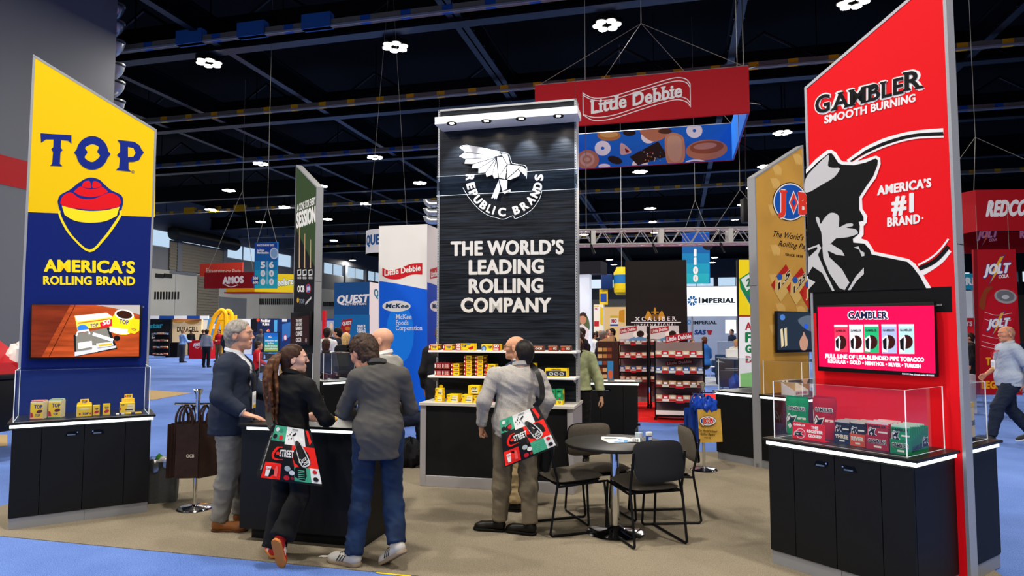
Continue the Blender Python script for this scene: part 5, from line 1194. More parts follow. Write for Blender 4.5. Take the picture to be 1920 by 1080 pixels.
b = MB(); crumple(b, (0.02, 0, .38), (.09, .06, .05), M('d8d4cc', .6), 9, 10); crumple(b, (-.05, .02, .42), (.03, .03, .04), M('4a8a3c', .6), 4, 8); b.build('rubbish', t)
# red drink bottle on the demo counter
q = G(603, 784, .931); t = thing('drink_bottle', 'small clear bottle of red drink on the demo counter', 'bottle', loc=q)
b = MB(); b.lathe([(.001, 0), (.028, 0), (.031, .01), (.031, .1), (.026, .13), (.013, .155), (.012, .17)], PET, n=20); b.build('bottle_body', t); b = MB(); b.lathe([(.001, .003), (.028, .004), (.029, .075), (.001, .075)], M('a01018', .2), n=20); b.build('drink', t); b = MB(); b.lathe([(.015, .168), (.015, .188), (.001, .188)], BLACKM, n=14); b.build('cap', t)
# card on the blue carpet
b = MB(); b.box(-.13, .13, -.05, .05, .001, .003, M('2a78b8', .5)); o = b.build('floor_sticker', None, G(742, 1074), R(-14)); tag(o, 'blue and yellow sticker on the blue carpet at the bottom edge', 'floor sticker')
A = quad_art((-.13, -.05, .0032), (.26, 0, 0), (0, .1, 0), (0, 0, -1), .0004); A.poly([(0, 0), (1, 0), (1, .25), (0, .4)], M('e0c020', .5)); A.text('N', (.3, .3), (.42, .3), .35, WHITE, 2, .06, up=(0, 1)); A.text('929', (.46, .3), (.86, .3), .35, WHITE, 2, .06, up=(0, 1)); A.done('print', o)
for i, (px, py) in enumerate(((610, 1047), (643, 1050))):
    b = MB(); crumple(b, (0, 0, .014), (.02 + .03 * (1 - i), .01, .007), M('e4e0d8', .7), 20 + i, 8)
    tag(b.build('paper_scrap', None, G(px, py)), ('longer crumpled white paper scrap at the edge of the grey carpet', 'small white paper scrap beside the man’s sneaker')[i], 'paper scrap')
# ---------------------------------------------------------------- smooth surfaces grown from blended volumes
class Vox:
    def __init__(s, lo, hi, h):
        s.h = h; s.lo = np.array(lo, float); n = np.ceil((np.array(hi) - s.lo) / h).astype(int) + 1
        s.ax = [s.lo[i] + h * np.arange(n[i]) for i in range(3)]; s.f = np.full(n, 0.3, np.float32)
    def win(s, lo, hi, pad):
        sl = []
        for i in range(3):
            a = int(max(0, math.floor((lo[i] - pad - s.lo[i]) / s.h))); b = int(min(s.f.shape[i], math.ceil((hi[i] + pad - s.lo[i]) / s.h) + 1))
            if b <= a: return None, None
            sl.append(slice(a, b))
        g = np.meshgrid(s.ax[0][sl[0]], s.ax[1][sl[1]], s.ax[2][sl[2]], indexing='ij')
        return tuple(sl), np.stack(g, -1)
    def mix(s, sl, d, k, sub=False):
        f = s.f[sl]
        if sub:
            d = -d; h = np.maximum(k - np.abs(f - d), 0) / max(k, 1e-6); s.f[sl] = np.maximum(f, d) + h * h * k * .25
        else:
            h = np.maximum(k - np.abs(f - d), 0) / max(k, 1e-6); s.f[sl] = np.minimum(f, d) - h * h * k * .25
    def cone(s, a, b, ra, rb, k=.02, flat=1.0, fd=None, cut=False, sub=False):
        a, b = np.array(a, float), np.array(b, float); r = max(ra, rb) * max(1, flat)
        sl, p = s.win(np.minimum(a, b) - r, np.maximum(a, b) + r, k + .03)
        if sl is None: return
        ba = b - a; L = max(1e-6, float(ba @ ba)); q = p - a
        if fd is not None:
            fd = np.array(fd, float); c = q @ fd; q = q + (c * (1 / flat - 1))[..., None] * fd
        tt = q @ ba / L; t = np.clip(tt, 0, 1)
        d = np.linalg.norm(q - t[..., None] * ba, axis=-1) - (ra + (rb - ra) * t)
        if cut: d = np.maximum(d, (tt - 1) * math.sqrt(L))
        s.mix(sl, d * (min(1, flat) if fd is not None else 1), k, sub)
    def ell(s, c, r, k=.02, Rm=None, sub=False):
        c, r = np.array(c, float), np.array(r, float); m = max(r); sl, p = s.win(c - m, c + m, k + .03)
        if sl is None: return
        q = p - c
        if Rm is not None: q = q @ np.array(Rm)
        k0 = np.linalg.norm(q / r, axis=-1); k1 = np.linalg.norm(q / (r * r), axis=-1) + 1e-9
        s.mix(sl, k0 * (k0 - 1) / k1, k, sub)
    def plane(s, p0, n, k=0.0):
        n = np.array(n, float); n /= np.linalg.norm(n); p = np.stack(np.meshgrid(*s.ax, indexing='ij'), -1); d = (p - np.array(p0)) @ n
        s.f = np.maximum(s.f, d.astype(np.float32))
    def mesh(s):
        f = s.f; n = np.array(f.shape) - 1; ins = f < 0
        acc = np.zeros((*n, 3)); cnt = np.zeros(n)
        for axis in range(3):
            o1, o2 = [i for i in range(3) if i != axis]
            for d1 in (0, 1):
                for d2 in (0, 1):
                    sa = [slice(0, n[i]) for i in range(3)]; sb = list(sa)
                    sa[o1] = slice(d1, n[o1] + d1); sa[o2] = slice(d2, n[o2] + d2); sb[o1], sb[o2] = sa[o1], sa[o2]; sb[axis] = slice(1, n[axis] + 1)
                    fa, fb = f[tuple(sa)], f[tuple(sb)]; cr = (fa < 0) != (fb < 0); t = np.where(cr, fa / np.where(cr, fa - fb, 1), 0)
                    acc[..., axis] += np.where(cr, t, 0); acc[..., o1] += np.where(cr, d1, 0); acc[..., o2] += np.where(cr, d2, 0); cnt += cr
        act = cnt > 0; idx = np.full(n, -1, np.int64); idx[act] = np.arange(act.sum())
        base = np.stack(np.nonzero(act), -1); v = s.lo + s.h * (base + acc[act] / cnt[act][:, None])
        fs = []
        for axis in range(3):
            o1, o2 = [(1, 2), (2, 0), (0, 1)][axis]
            sa = [slice(1, n[i]) for i in range(3)]; sa[axis] = slice(0, n[axis]); sb = list(sa); sb[axis] = slice(1, n[axis] + 1)
            A_, B_ = ins[tuple(sa)], ins[tuple(sb)]; pos = np.stack(np.nonzero(A_ != B_), -1)
            if not len(pos): continue
            ps = pos + np.array([0 if i == axis else 1 for i in range(3)]); e1 = np.eye(3, dtype=int)[o1]; e2 = np.eye(3, dtype=int)[o2]
            g = lambda q: idx[q[:, 0], q[:, 1], q[:, 2]]
            q = np.stack([g(ps - e1 - e2), g(ps - e2), g(ps), g(ps - e1)], -1); fl = ~A_[tuple(pos.T)]; q[fl] = q[fl][:, ::-1]; fs.append(q)
        fs = np.concatenate(fs) if fs else np.zeros((0, 4), int)
        return v, fs[(fs >= 0).all(1)]
def vnormals(v, f):
    n = np.cross(v[f[:, 2]] - v[f[:, 0]], v[f[:, 3]] - v[f[:, 1]]); o = np.zeros_like(v)
    for i in range(4): np.add.at(o, f[:, i], n)
    return o / (np.linalg.norm(o, axis=1)[:, None] + 1e-12)
def vnoise(p):
    i = np.floor(p).astype(int); f = p - i; f = f * f * (3 - 2 * f); out = 0
    for dx in (0, 1):
        for dy in (0, 1):
            for dz in (0, 1):
                h = np.sin((i[:, 0] + dx) * 127.1 + (i[:, 1] + dy) * 311.7 + (i[:, 2] + dz) * 74.7) * 43758.5453; h -= np.floor(h)
                out = out + h * np.abs(1 - dx - f[:, 0]) * np.abs(1 - dy - f[:, 1]) * np.abs(1 - dz - f[:, 2])
    return out
def folds(v, f, amp, sc, seed=0.0, tilt=.5):
    if amp <= 0 or not len(v): return v
    n = vnormals(v, f); p = v + seed; q = np.stack([p[:, 0] + .0 * p[:, 2], p[:, 1], p[:, 2] + tilt * p[:, 0]], -1)
    w = vnoise(q * np.array([4, 4, 5]) + 7) - .5; q = q + w[:, None] * .07
    r1 = 1 - np.abs(2 * vnoise(q * np.array(sc)) - 1); r2 = 1 - np.abs(2 * vnoise(q * np.array(sc) * 1.9 + 31) - 1)
    a = vnoise(p * 5 + 13)
    return v + n * (amp * (.25 + 1.2 * a) * (r1 ** 2 + .45 * r2 ** 2 - .5))[:, None]
def relax(v, f, it=1):
    for _ in range(it):
        o = np.zeros_like(v); c = np.zeros(len(v))
        for i in range(4):
            for j in (1, 3): np.add.at(o, f[:, i], v[f[:, (i + j) % 4]]); np.add.at(c, f[:, i], 1)
        v = v * .5 + .5 * o / np.maximum(c, 1)[:, None]
    return v
def xf(Mx, v):
    m = np.array(Mx); return v @ m[:3, :3].T + m[:3, 3]
def np_obj(name, parts, mats, parent):
    """parts: list of (verts, faces, material index) joined as ONE mesh"""
    vs = []; fs = []; mi = []; b = 0
    for v, f, k in parts:
        vs.append(v); fs += (np.asarray(f) + b).tolist(); mi += [k] * len(f); b += len(v)
    me = bpy.data.meshes.new(name); me.from_pydata(np.concatenate(vs).tolist(), [], fs)
    for m in mats: me.materials.append(m)
    me.polygons.foreach_set('material_index', mi); me.polygons.foreach_set('use_smooth', [True] * len(fs))
    o = bpy.data.objects.new(name, me); C.objects.link(o); o.parent = parent; return o
# ---------------------------------------------------------------- head, hands, shoes in their own frames
_C = {}
def cached(key, fn):
    if key not in _C: _C[key] = fn()
    return _C[key]
def head_mesh(sex, lod):
    def make():
        V = Vox((-.1, -.13, -.19), (.1, .14, .14), .0048 if lod == 0 else .011); w = 1.0 if sex == 'm' else .94
        V.ell((0, -.012, .035), (.077 * w, .097, .088)); V.cone((0, .03, .03), (0, .042, -.058), .062 * w, .046 * w, .03); V.ell((0, .034, -.073), (.054 * w, .05, .04), .025); V.ell((0, .074, -.098), (.022, .017, .017), .025)
        V.cone((0, -.03, -.05), (0, -.036, -.19), .056 * w, .057 * w, .03)
        for s_ in (-1, 1):
            V.ell((.042 * s_ * w, .058, -.015), (.024, .026, .026), .03); V.ell((.0795 * s_ * w, -.012, -.004), (.008, .021, .034), .008, Matrix.Rotation(R(-12), 3, 'X')); V.ell((.089 * s_ * w, -.006, .002), (.006, .011, .018), .006, None, True)
            V.ell((.033 * s_, .101, .012), (.019, .013, .011), .012, None, True); V.cone((.014 * s_, .093, .034), (.046 * s_, .083, .033), .009, .008, .012)
        V.cone((0, .094, .022), (0, .1125, -.02), .007, .0105, .016)
        for s_ in (-1, 1): V.ell((.0105 * s_, .103, -.024), (.0075, .010, .007), .007)
        V.cone((-.019, .089, -.056), (.019, .089, -.056), .008, .008, .01); V.cone((-.016, .088, -.067), (.016, .088, -.067), .008, .008, .008); V.cone((-.024, .098, -.0615), (.024, .098, -.0615), .0025, .0025, .004, sub=True)
        v, f = V.mesh(); return relax(v, f, 1), f
    return cached(('head', sex, lod), make)
def hand_mesh(pose, side, lod):
    """wrist at the origin, fingers along +y, palm facing -z; thumb at -x for the right hand"""
    def make():
        V = Vox((-.09, -.06, -.12), (.09, .22, .06), .0036 if lod == 0 else .008); cu = {'flat': (8, 8, 6), 'relaxed': (22, 28, 18), 'grip': (62, 78, 50), 'pinch': (52, 42, 25)}[pose]
        V.cone((0, -.055, 0), (0, .01, 0), .0275, .026, .02, .78, (0, 0, 1)); V.ell((0, .05, -.002), (.043, .054, .0155), .02); V.ell((-.026, .032, -.01), (.02, .034, .016), .015)
        for i, (x, L, rr) in enumerate(((-.031, .072, .0088), (-.0105, .08, .0092), (.0105, .075, .009), (.031, .06, .008))):
            p = np.array([x, .088 - .006 * abs(i - 1.2), 0.0]); a = 0
            for j, (l, c) in enumerate(zip((.48, .3, .24), cu)):
                a += R(c + (i * 3 if pose in ('relaxed', 'grip') else 0)); q = p + np.array([(x * .12) * (1 if j == 0 else 0), L * l * math.cos(a), -L * l * math.sin(a)]); V.cone(p, q, rr * (1 - .1 * j), rr * (.92 - .1 * j), .004 if j == 0 else .003); p = q
        t = {'flat': ((-.05, .055, -.012), (-.072, .085, -.016), (-.08, .112, -.018)), 'relaxed': ((-.046, .058, -.022), (-.055, .09, -.04), (-.05, .115, -.052)), 'grip': ((-.04, .06, -.03), (-.034, .09, -.05), (-.012, .1, -.06)), 'pinch': ((-.045, .06, -.028), (-.046, .092, -.05), (-.032, .118, -.066))}[pose]
        p = (-.028, .03, -.008)
        for j, q in enumerate(t): V.cone(p, q, .0125 - .0015 * j, .0115 - .0015 * j, .005); p = q
        v, f = V.mesh(); v = relax(v, f, 1)
        if side == 'L': v = v * np.array([-1, 1, 1]); f = f[:, ::-1]
        return v, f
    return cached(('hand', pose, side, lod), make)
def shoe_mesh(kind, lod):
    def make():
        V = Vox((-.07, -.12, -.01), (.07, .24, .16), .0055 if lod == 0 else .012)
        V.cone((0, -.045, .05), (0, .12, .036), .041, .039, .03); V.ell((0, .145, .03), (.044, .055, .034), .03); V.cone((0, -.03, .06), (0, -.03, .105), .042, .04, .03, cut=True)
        V.plane((0, 0, .012), (0, 0, -1)); v, f = V.mesh(); up = (relax(v, f, 1), f)
        V = Vox((-.07, -.12, -.01), (.07, .24, .06), .0055 if lod == 0 else .012); th = .026 if kind == 'sneaker' else .018
        V.cone((0, -.045, .012), (0, .13, .012), .044, .045, .02); V.ell((0, .15, .012), (.046, .06, .05), .02); V.plane((0, 0, 0), (0, 0, -1)); V.plane((0, 0, th), (0, 0, 1)); return up, V.mesh()
    return cached(('shoe', kind, lod), make)
def skin(c): return mat('skin_' + c, c, .5, noise=.05, nscale=30)
def cloth(c, r=.85, n=.08, **k): return mat('cloth_' + c + '_%d%s' % (r * 100, ''.join(map(str, k.values()))), c, r, noise=n, nscale=25, bump=.15, bscale=500, spec=.3, **k)
def basis(d, pal):
    """hand frame: fingers along d, palm facing pal"""
    y = Vector(d).normalized(); z = -(Vector(pal) - y * Vector(pal).dot(y)).normalized(); x = y.cross(z); return Matrix((x, y, z)).transposed().to_4x4()
def person(label, loc, rz, H=1.75, g=1.0, lod=0, sex='m', skinc='d8a88c', head=(0, 0), hair=None, hairc='3a2a1e', top=None, legs=None, shoes=None, J=None, hands=('relaxed', 'relaxed'), jacket=None, group=None, extra=None, seed=0.0, hem=.80, sleeves='long', legw=1.0, parts=True, headoff=(0, 0, 0), sticky=None):
    s = H / 1.75; t = thing('person', label, 'person', loc=loc, rot=rz, group=group)
    j = dict(pe=(0, 0, .95), wa=(0, .0, 1.10), ch=(0, .0, 1.30), nb=(0, -.015, 1.47), hd=(0, .02, 1.625), sR=(.172, -.01, 1.40), sL=(-.172, -.01, 1.40), eR=(.235, -.03, 1.14), eL=(-.235, -.03, 1.14), wR=(.24, .05, .9), wL=(-.24, .05, .9), hR=(.09, 0, .92), hL=(-.09, 0, .92), kR=(.1, .02, .5), kL=(-.1, .02, .5), aR=(.105, -.02, .085), aL=(-.105, -.02, .085), fR=(.14, 1, 0), fL=(-.14, 1, 0), dR=None, dL=None, pR=None, pL=None)
    keep = set()
    if J:
        for k, v in J.items(): j[k] = v; keep.add(k)
    P = {k: (np.array(v, float) * (s if k[0] not in 'fdp' or k == 'pe' else 1)) for k, v in j.items() if v is not None}
    for k in keep:   # joints given by hand are already in metres
        if k[0] not in 'fdp' or k == 'pe': P[k] = np.array(j[k], float)
    h = .0115 if lod == 0 else .021
    rt = P['sR'] - P['sL']; rt[2] = 0; rt /= np.linalg.norm(rt); fw = np.array([-rt[1], rt[0], 0])
    allp = np.array([P[k] for k in ('pe', 'wa', 'ch', 'nb', 'sR', 'sL', 'eR', 'eL', 'wR', 'wL', 'hR', 'hL', 'kR', 'kL', 'aR', 'aL')]); lo, hi = allp.min(0) - .27 * g, allp.max(0) + .27 * g
    lo[2] = max(lo[2], -.02)
    skm = skin(skinc); W = s * g
    def trunk(V, e, low=True, k=.05):
        V.cone(P['ch'], P['wa'], .150 * W + e, .138 * W + e, k, .74, fw); V.ell((P['ch'] + P['nb']) / 2 + np.array([0, 0, -.03]), (.155 * W + e, .105 * W + e, .11 * s + e), k, np.stack([rt, fw, [0, 0, 1]], 1))
        V.cone(P['sL'], P['sR'], .05 * W + e, .05 * W + e, k); V.cone(P['nb'] + np.array([0, 0, -.02]), P['sL'] * .6 + P['nb'] * .4, .05 * s + e * .7, .045 * s + e * .7, k); V.cone(P['nb'] + np.array([0, 0, -.02]), P['sR'] * .6 + P['nb'] * .4, .05 * s + e * .7, .045 * s + e * .7, k); V.cone(P['wa'], P['pe'], .138 * W + e, .155 * W + e, k, .76, fw)
        V.cone((P['ch'] + P['nb']) / 2, P['nb'] + np.array([0, 0, -.01]), .1 * W + e, .062 * s + e, k)
    def arms(V, e, upto=1.0, k=.03):
        for q in 'RL':
            a, b, c = P['s' + q], P['e' + q], P['w' + q]
            if upto <= .5: V.cone(a, a + (b - a) * upto * 2, .056 * W + e, .05 * W + e * 1.5, k, cut=True)
            else: V.cone(a, b, .052 * W + e, .044 * W + e, k); V.cone(b, b + (c - b) * (upto - .5) * 2, .043 * W + e, .032 * s + e, k, cut=True)
    def lg(V, e, flare, k=.03):
        for q in 'RL':
            a, b, c = P['h' + q], P['k' + q], P['a' + q]; V.cone(a, b, .086 * W + e, .06 * W + e, k); V.cone(b, c, .058 * W + e, (.04 * s + e) * flare, k, cut=True); V.ell(b + (c - b) * .3 - fw * .012, (.054 * W + e,) * 3, .05)
    # --- body: one continuous skin
    V = Vox(lo, hi, .016 if lod == 0 else .026); trunk(V, -.012); V.cone(P['nb'] - np.array([0, 0, .04]), P['hd'] + np.array([0, -.01, -.08 * s]), .058 * s * (1 if sex == 'm' else .88), .054 * s * (1 if sex == 'm' else .88), .03); arms(V, -.006); lg(V, -.010, 1.0)
    bv, bf = V.mesh(); parts_ = [(relax(bv, bf, 1), bf, 0)]
    HM = Matrix.Translation(Vector(P['hd'])) @ Matrix.Rotation(R(head[0]), 4, 'Z') @ Matrix.Rotation(R(-head[1]), 4, 'X') @ Matrix.Scale(s * (1.02 if sex == 'm' else .98), 4)
    hv, hf = head_mesh(sex, lod); parts_.append((xf(HM, hv), hf, 0))
    for i, q in enumerate('RL'):
        d = P.get('d' + q); d = P['w' + q] - P['e' + q] if d is None else d; pal = P.get('p' + q); pal = (-rt if q == 'R' else rt) if pal is None else pal
        HB = Matrix.Translation(Vector(P['w' + q])) @ basis(d, pal) @ Matrix.Scale(s * (1 if sex == 'm' else .9), 4); v, f = hand_mesh(hands[i], q, lod); parts_.append((xf(HB, v), f, 0))
    np_obj('body', parts_, [skm], t)
    # --- face details
    if lod == 0:
        for s_ in (-1, 1):
            b = MB(); b.lathe([(.0005, .0119), (.0066, .0099)], M('241a14', .2), n=10); b.lathe([(.0066, .0099), (.009, .0077), (.0118, 0)], M('e8e2da', .3), n=12)
            o = b.build('eye', t); o.matrix_local = HM @ Matrix.Translation((.033 * s_, .0785, .0105)) @ Matrix.Rotation(R(-90), 4, 'X')
            V = Vox((.005, .06, .02) if s_ > 0 else (-.06, .06, .02), (.06, .13, .06) if s_ > 0 else (-.005, .13, .06), .0035); V.cone((.015 * s_, .104, .036), (.047 * s_, .089, .037), .0045, .0028, .002)
            v, f = V.mesh(); o = np_obj('eyebrow', [(xf(HM, v), f, 0)], [M(hairc if hair else '4a3a2e', .8)], t)
        V = Vox((-.04, .07, -.09), (.04, .12, -.04), .003); V.cone((-.017, .0935, -.0565), (.017, .0935, -.0565), .0058, .0058, .004); V.cone((-.014, .0925, -.0665), (.014, .0925, -.0665), .006, .006, .003); v, f = V.mesh(); np_obj('lips', [(xf(HM, v), f, 0)], [mat('lips_' + skinc, tuple(np.array([int(skinc[i:i + 2], 16) / 255 for i in (0, 2, 4)]) * np.array([.86, .66, .64])), .45)], t)
    # --- hair
    if hair:
        V = Vox((-.14, -.2, -.28), (.14, .16, .17), .006 if lod == 0 else .012); e = {'short': .010, 'crop': .0045, 'thick': .016, 'long': .018, 'pony': .007, 'fringe': .004}[hair]; w = 1.0 if sex == 'm' else .94
        V.ell((0, -.016, .037), (.077 * w + e, .099 + e, .088 + e * 1.3)); V.cone((0, -.05, 0), (0, -.055, -.06), .062 * w + e, .05 * w + e, .03)
        if hair == 'long': V.cone((0, -.045, -.0), (0, -.06, -.2), .085, .07, .04, .7, (0, 1, 0))
        V.ell((0, .105, -.035), (.082, .088 if hair != 'long' else .11, .094), .012, None, True); V.ell((0, .11, .06), (.055, .05, .035), .02, None, True)
        for s_ in (-1, 1): V.ell((.085 * s_, .002 if sex == 'm' else .012, -.012), (.028, .034 if hair == 'crop' else .03, .042 if hair == 'crop' else .036), .008, None, True); V.ell((.07 * s_, .07, -.03), (.04, .055, .075), .015, None, True)
        V.plane((0, -.03, -.06 if hair == 'crop' else -.085 if hair != 'long' else -.27), (0, .25, -1))
        if hair == 'fringe': V.ell((0, -.0, .12), (.062, .075, .06), .02, None, True)
        v, f = V.mesh(); n = vnormals(v, f); q = v * np.array([55, 20, 30]) + np.stack([v[:, 2] * 30, v[:, 0] * 0, v[:, 1] * 20], -1)
        amp = {'crop': .0015, 'pony': .0025, 'short': .006, 'thick': .009, 'long': .009, 'fringe': .001}[hair]; v = v + n * (amp * (vnoise(q + seed) - .4) * 1.6 + amp * .8 * (vnoise(v * 130) - .5))[:, None]
        np_obj('hair', [(xf(HM, v), f, 0)], [mat('hair_' + hairc, hairc, .5, noise=.35, nscale=60, stretch=(1, 1, .3))], t)
        if hair == 'pony' and lod == 0:
            V = Vox((-.16, -.34, -.62), (.16, .02, .12), .0085); rg = random.Random(3)
            for k in range(34):
                a = rg.uniform(-1, 1); b_ = rg.uniform(-1, 1); ph = rg.uniform(0, 6); p = None; Lh = rg.uniform(.44, .56)
                for m_ in range(13):
                    u = m_ / 12; wv = .02 * math.sin(u * 17 + ph) * u ** .5; spread = .026 + .088 * math.sin(min(1, u * 1.15) * math.pi * .82)
                    c = np.array([a * spread + wv, -.115 - .075 * math.sin(min(1, u * 2.6) * 1.57) + b_ * spread * .45 + .05 * max(0, u - .35), .035 - u * Lh + .035 * math.sin(min(1, u * 3) * math.pi)])
                    if p is not None: V.cone(p, c, .0165 * (1 - .45 * u), .0155 * (1 - .45 * u), .011)
                    p = c
            v, f = V.mesh(); n = vnormals(v, f); v = v + n * (.007 * (vnoise(v * np.array([120, 120, 26]) + 2.5 * np.sin(v[:, 2:3] * 38)) - .5))[:, None]
            HM2 = Matrix.Translation(HM.translation) @ Matrix.Rotation(R(head[0]), 4, 'Z') @ Matrix.Scale(s, 4)
            np_obj('ponytail', [(xf(HM2, v), f, 0)], [mat('hair_pony', '54341f', .42, noise=.45, nscale=45, stretch=(1, 1, .22))], t)
            V = Vox((-.05, -.17, .0), (.05, -.06, .09), .005); V.ell((0, -.118, .045), (.024, .02, .024)); v, f = V.mesh(); np_obj('hair_tie', [(xf(HM2, v), f, 0)], [BLACKM], t)
    # --- trousers
    if legs:
        V = Vox(lo, hi, h); V.cone(P['wa'] * .35 + P['pe'] * .65, P['pe'] + np.array([0, 0, -.04 * s]), .148 * W, .158 * W, .04, .78, fw); lg(V, .014 * s * legw, 1.25 * legw); V.ell(P['pe'] - fw * .05 * W + np.array([0, 0, -.04]), (.13 * W, .1 * W, .1 * s), .05); V.plane((0, 0, P['pe'][2] + .09 * s), (0, 0, 1))
        v, f = V.mesh(); np_obj('trousers', [(folds(v, f, .010 if lod == 0 else .004, (9, 9, 19), seed + 3), f, 0)], [legs if hasattr(legs, 'name') else cloth(legs)], t)
    # --- shirt
    if top:
        V = Vox(lo, hi, h); trunk(V, .008 if not jacket else .002); arms(V, .012 if not jacket else .006, {'long': .97, 'short': .42, 'rolled': .72}[sleeves])
        z0 = hem if not jacket else .86 * s; c = P['pe'].copy(); V.cone(P['pe'], (P['pe'][0], P['pe'][1], z0), .163 * W + .006, .168 * W + .006, .04, .78, fw, cut=True)
        if not jacket: V.ell(P['pe'] - fw * .05 * W + np.array([0, 0, -.04]), (.13 * W + .014, .1 * W + .016, .1 * s + .02), .05); V.ell(P['pe'] + np.array([0, 0, .03]), (.168 * W + .012, .125 * W + .014, .12 * s), .05)
        nbp = P['nb'] + np.array([0, 0, .035]); V.plane(nbp, tuple((P['hd'] - P['nb']) * np.array([.25, .25, 1]) - fw * .03)); V.plane((0, 0, z0), (0, 0, -1))
        v, f = V.mesh(); tc = top if hasattr(top, 'name') else cloth(top)
        o = np_obj('shirt', [(folds(v, f, .0 if jacket else .0125 if lod == 0 else .004, (8, 8, 19), seed), f, 0)], [tc], t)
        if lod == 0:   # collar
            b = MB(); a_ = P['nb'] + np.array([0, 0, .03]); n = 24; vs = []
            for jz, (rr, zz) in enumerate(((.066, -.015), (.068, .022), (.072, .03), (.078, .0))):
                for i in range(n):
                    th = 2 * math.pi * i / n; d_ = rt * math.cos(th) + fw * math.sin(th); vs.append(a_ + d_ * rr * s * (1.0 if sex == 'm' else .9) + np.array([0, 0, zz - .02 * math.sin(th)]))
            b.add(vs, [(k * n + i, k * n + (i + 1) % n, (k + 1) * n + (i + 1) % n, (k + 1) * n + i) for k in range(3) for i in range(n)], tc, True); b.build('collar', t)
    if jacket:
        V = Vox(lo, hi, h); trunk(V, .024); arms(V, .022, .95); z0 = hem; V.cone(P['pe'], (P['pe'][0], P['pe'][1], z0), .17 * W + .016, .18 * W + .018, .05, .8, fw, cut=True)
        for q in 'RL': V.ell(P['s' + q] + np.array([0, 0, -.0]), (.068 * W, .068 * W, .062 * s), .04)
        V.plane(P['nb'] + np.array([0, 0, .03]), tuple((P['hd'] - P['nb']) * np.array([.25, .25, 1]) - fw * .035)); V.plane((0, 0, z0), (0, 0, -1))
        # open front: a wedge narrowing to the button
        p = np.stack(np.meshgrid(*V.ax, indexing='ij'), -1); x = (p - P['wa']) @ rt; y = (p - P['wa']) @ fw; zb_ = P['wa'][2] - .04; zt_ = P['nb'][2]; u = np.clip((p[..., 2] - zb_) / (zt_ - zb_), 0, 1.3); wd = .012 + .075 * u * s + np.where(p[..., 2] < zb_, .05 * np.clip((zb_ - p[..., 2]) / .3, 0, 1), 0)
        d = np.maximum(np.abs(x) - wd, -(y - .02)); V.f = np.maximum(V.f, -d).astype(np.float32)
        v, f = V.mesh(); np_obj('jacket', [(folds(v, f, .009 if lod == 0 else .004, (6, 6, 12), seed + 9), f, 0)], [jacket if hasattr(jacket, 'name') else cloth(jacket)], t)
        if lod == 0:
            for s_ in (-1, 1):
                V = Vox(lo, hi, .009); a = P['nb'] + rt * .05 * s_ * s + fw * .035 + np.array([0, 0, .02]); m_ = P['ch'] + rt * .095 * s_ * s + fw * (.125 * W + .02) + np.array([0, 0, .02]); e_ = P['wa'] + rt * .02 * s_ + fw * (.118 * W + .026) + np.array([0, 0, -.02])
                V.cone(a, m_, .016, .03, .01, .35, fw); V.cone(m_, e_, .03, .008, .01, .35, fw); v, f = V.mesh()
                if len(v): np_obj('lapel', [(v, f, 0)], [jacket if hasattr(jacket, 'name') else cloth(jacket)], t)
    # --- shoes
    if shoes:
        kind, uc, sc_ = shoes; (uv, uf), (sv, sf) = shoe_mesh(kind, lod)
        for q in 'RL':
            d = Vector(P['f' + q]); a = Vector(P['a' + q]); yaw = math.atan2(-d.x, d.y); pit = math.atan2(d.z, math.hypot(d.x, d.y))
            SM = Matrix.Translation(a) @ Matrix.Rotation(yaw, 4, 'Z') @ Matrix.Rotation(pit, 4, 'X') @ Matrix.Translation((0, .03 * s, -.085 * s)) @ Matrix.Scale(s * (1 if sex == 'm' else .92), 4)
            o = np_obj('shoe', [(xf(SM, uv), uf, 0)], [mat('shoe_' + uc, uc, .4 if kind == 'dress' else .6)], t); o2 = np_obj('sole', [(xf(SM, sv), sf, 0)], [M(sc_, .7)], o)
            if kind == 'sneaker' and lod == 0:
                b = MB()
                for sx in (-1, 1):
                    for k in range(3):
                        y0 = .035 + k * .024; pts = [Vector((sx * (.0425), y0 + .004, .03)), Vector((sx * .0425, y0 + .013, .03)), Vector((sx * .033, y0 - .012, .07)), Vector((sx * .033, y0 - .021, .07))]
                        b.prism([SM @ p for p in pts], SM.to_3x3() @ Vector((.004 * sx, 0, 0)), M('f0ece6' if uc[0] in 'abc' and uc != 'b8b4ac' else '3a3a38', .6))
                b.build('side_stripes', o)
                b = MB()
                for k in range(4): b.tube([SM @ Vector((-.02, .06 + k * .018, .083 - k * .008)), SM @ Vector((0, .066 + k * .018, .087 - k * .008)), SM @ Vector((.02, .06 + k * .018, .083 - k * .008))], .003, M('5a5650', .8), 5)
                b.build('laces', o)
    t['_joints'] = 1; del t['_joints']
    return t, P, HM
def strap(t, pts, w, m, name, thick=.003, up=(0, 0, 1)):
    """flat ribbon through local points"""
    pts = [Vector(p) for p in smooth2([tuple(p) for p in pts], 5)]; vs = []; fs = []
    for i, p in enumerate(pts):
        tg = (pts[min(i + 1, len(pts) - 1)] - pts[max(0, i - 1)]).normalized(); sd = tg.cross(Vector(up)); sd = sd.normalized() if sd.length > .05 else Vector((1, 0, 0)); nr = sd.cross(tg)
        vs += [p - sd * w / 2 - nr * thick / 2, p + sd * w / 2 - nr * thick / 2, p + sd * w / 2 + nr * thick / 2, p - sd * w / 2 + nr * thick / 2]
    for i in range(len(pts) - 1):
        for k in range(4): fs.append((4 * i + k, 4 * i + (k + 1) % 4, 4 * i + 4 + (k + 1) % 4, 4 * i + 4 + k))
    fs += [(3, 2, 1, 0), tuple(4 * (len(pts) - 1) + k for k in range(4))]
    b = MB(); b.add(vs, fs, m, True); return b.build(name, t)
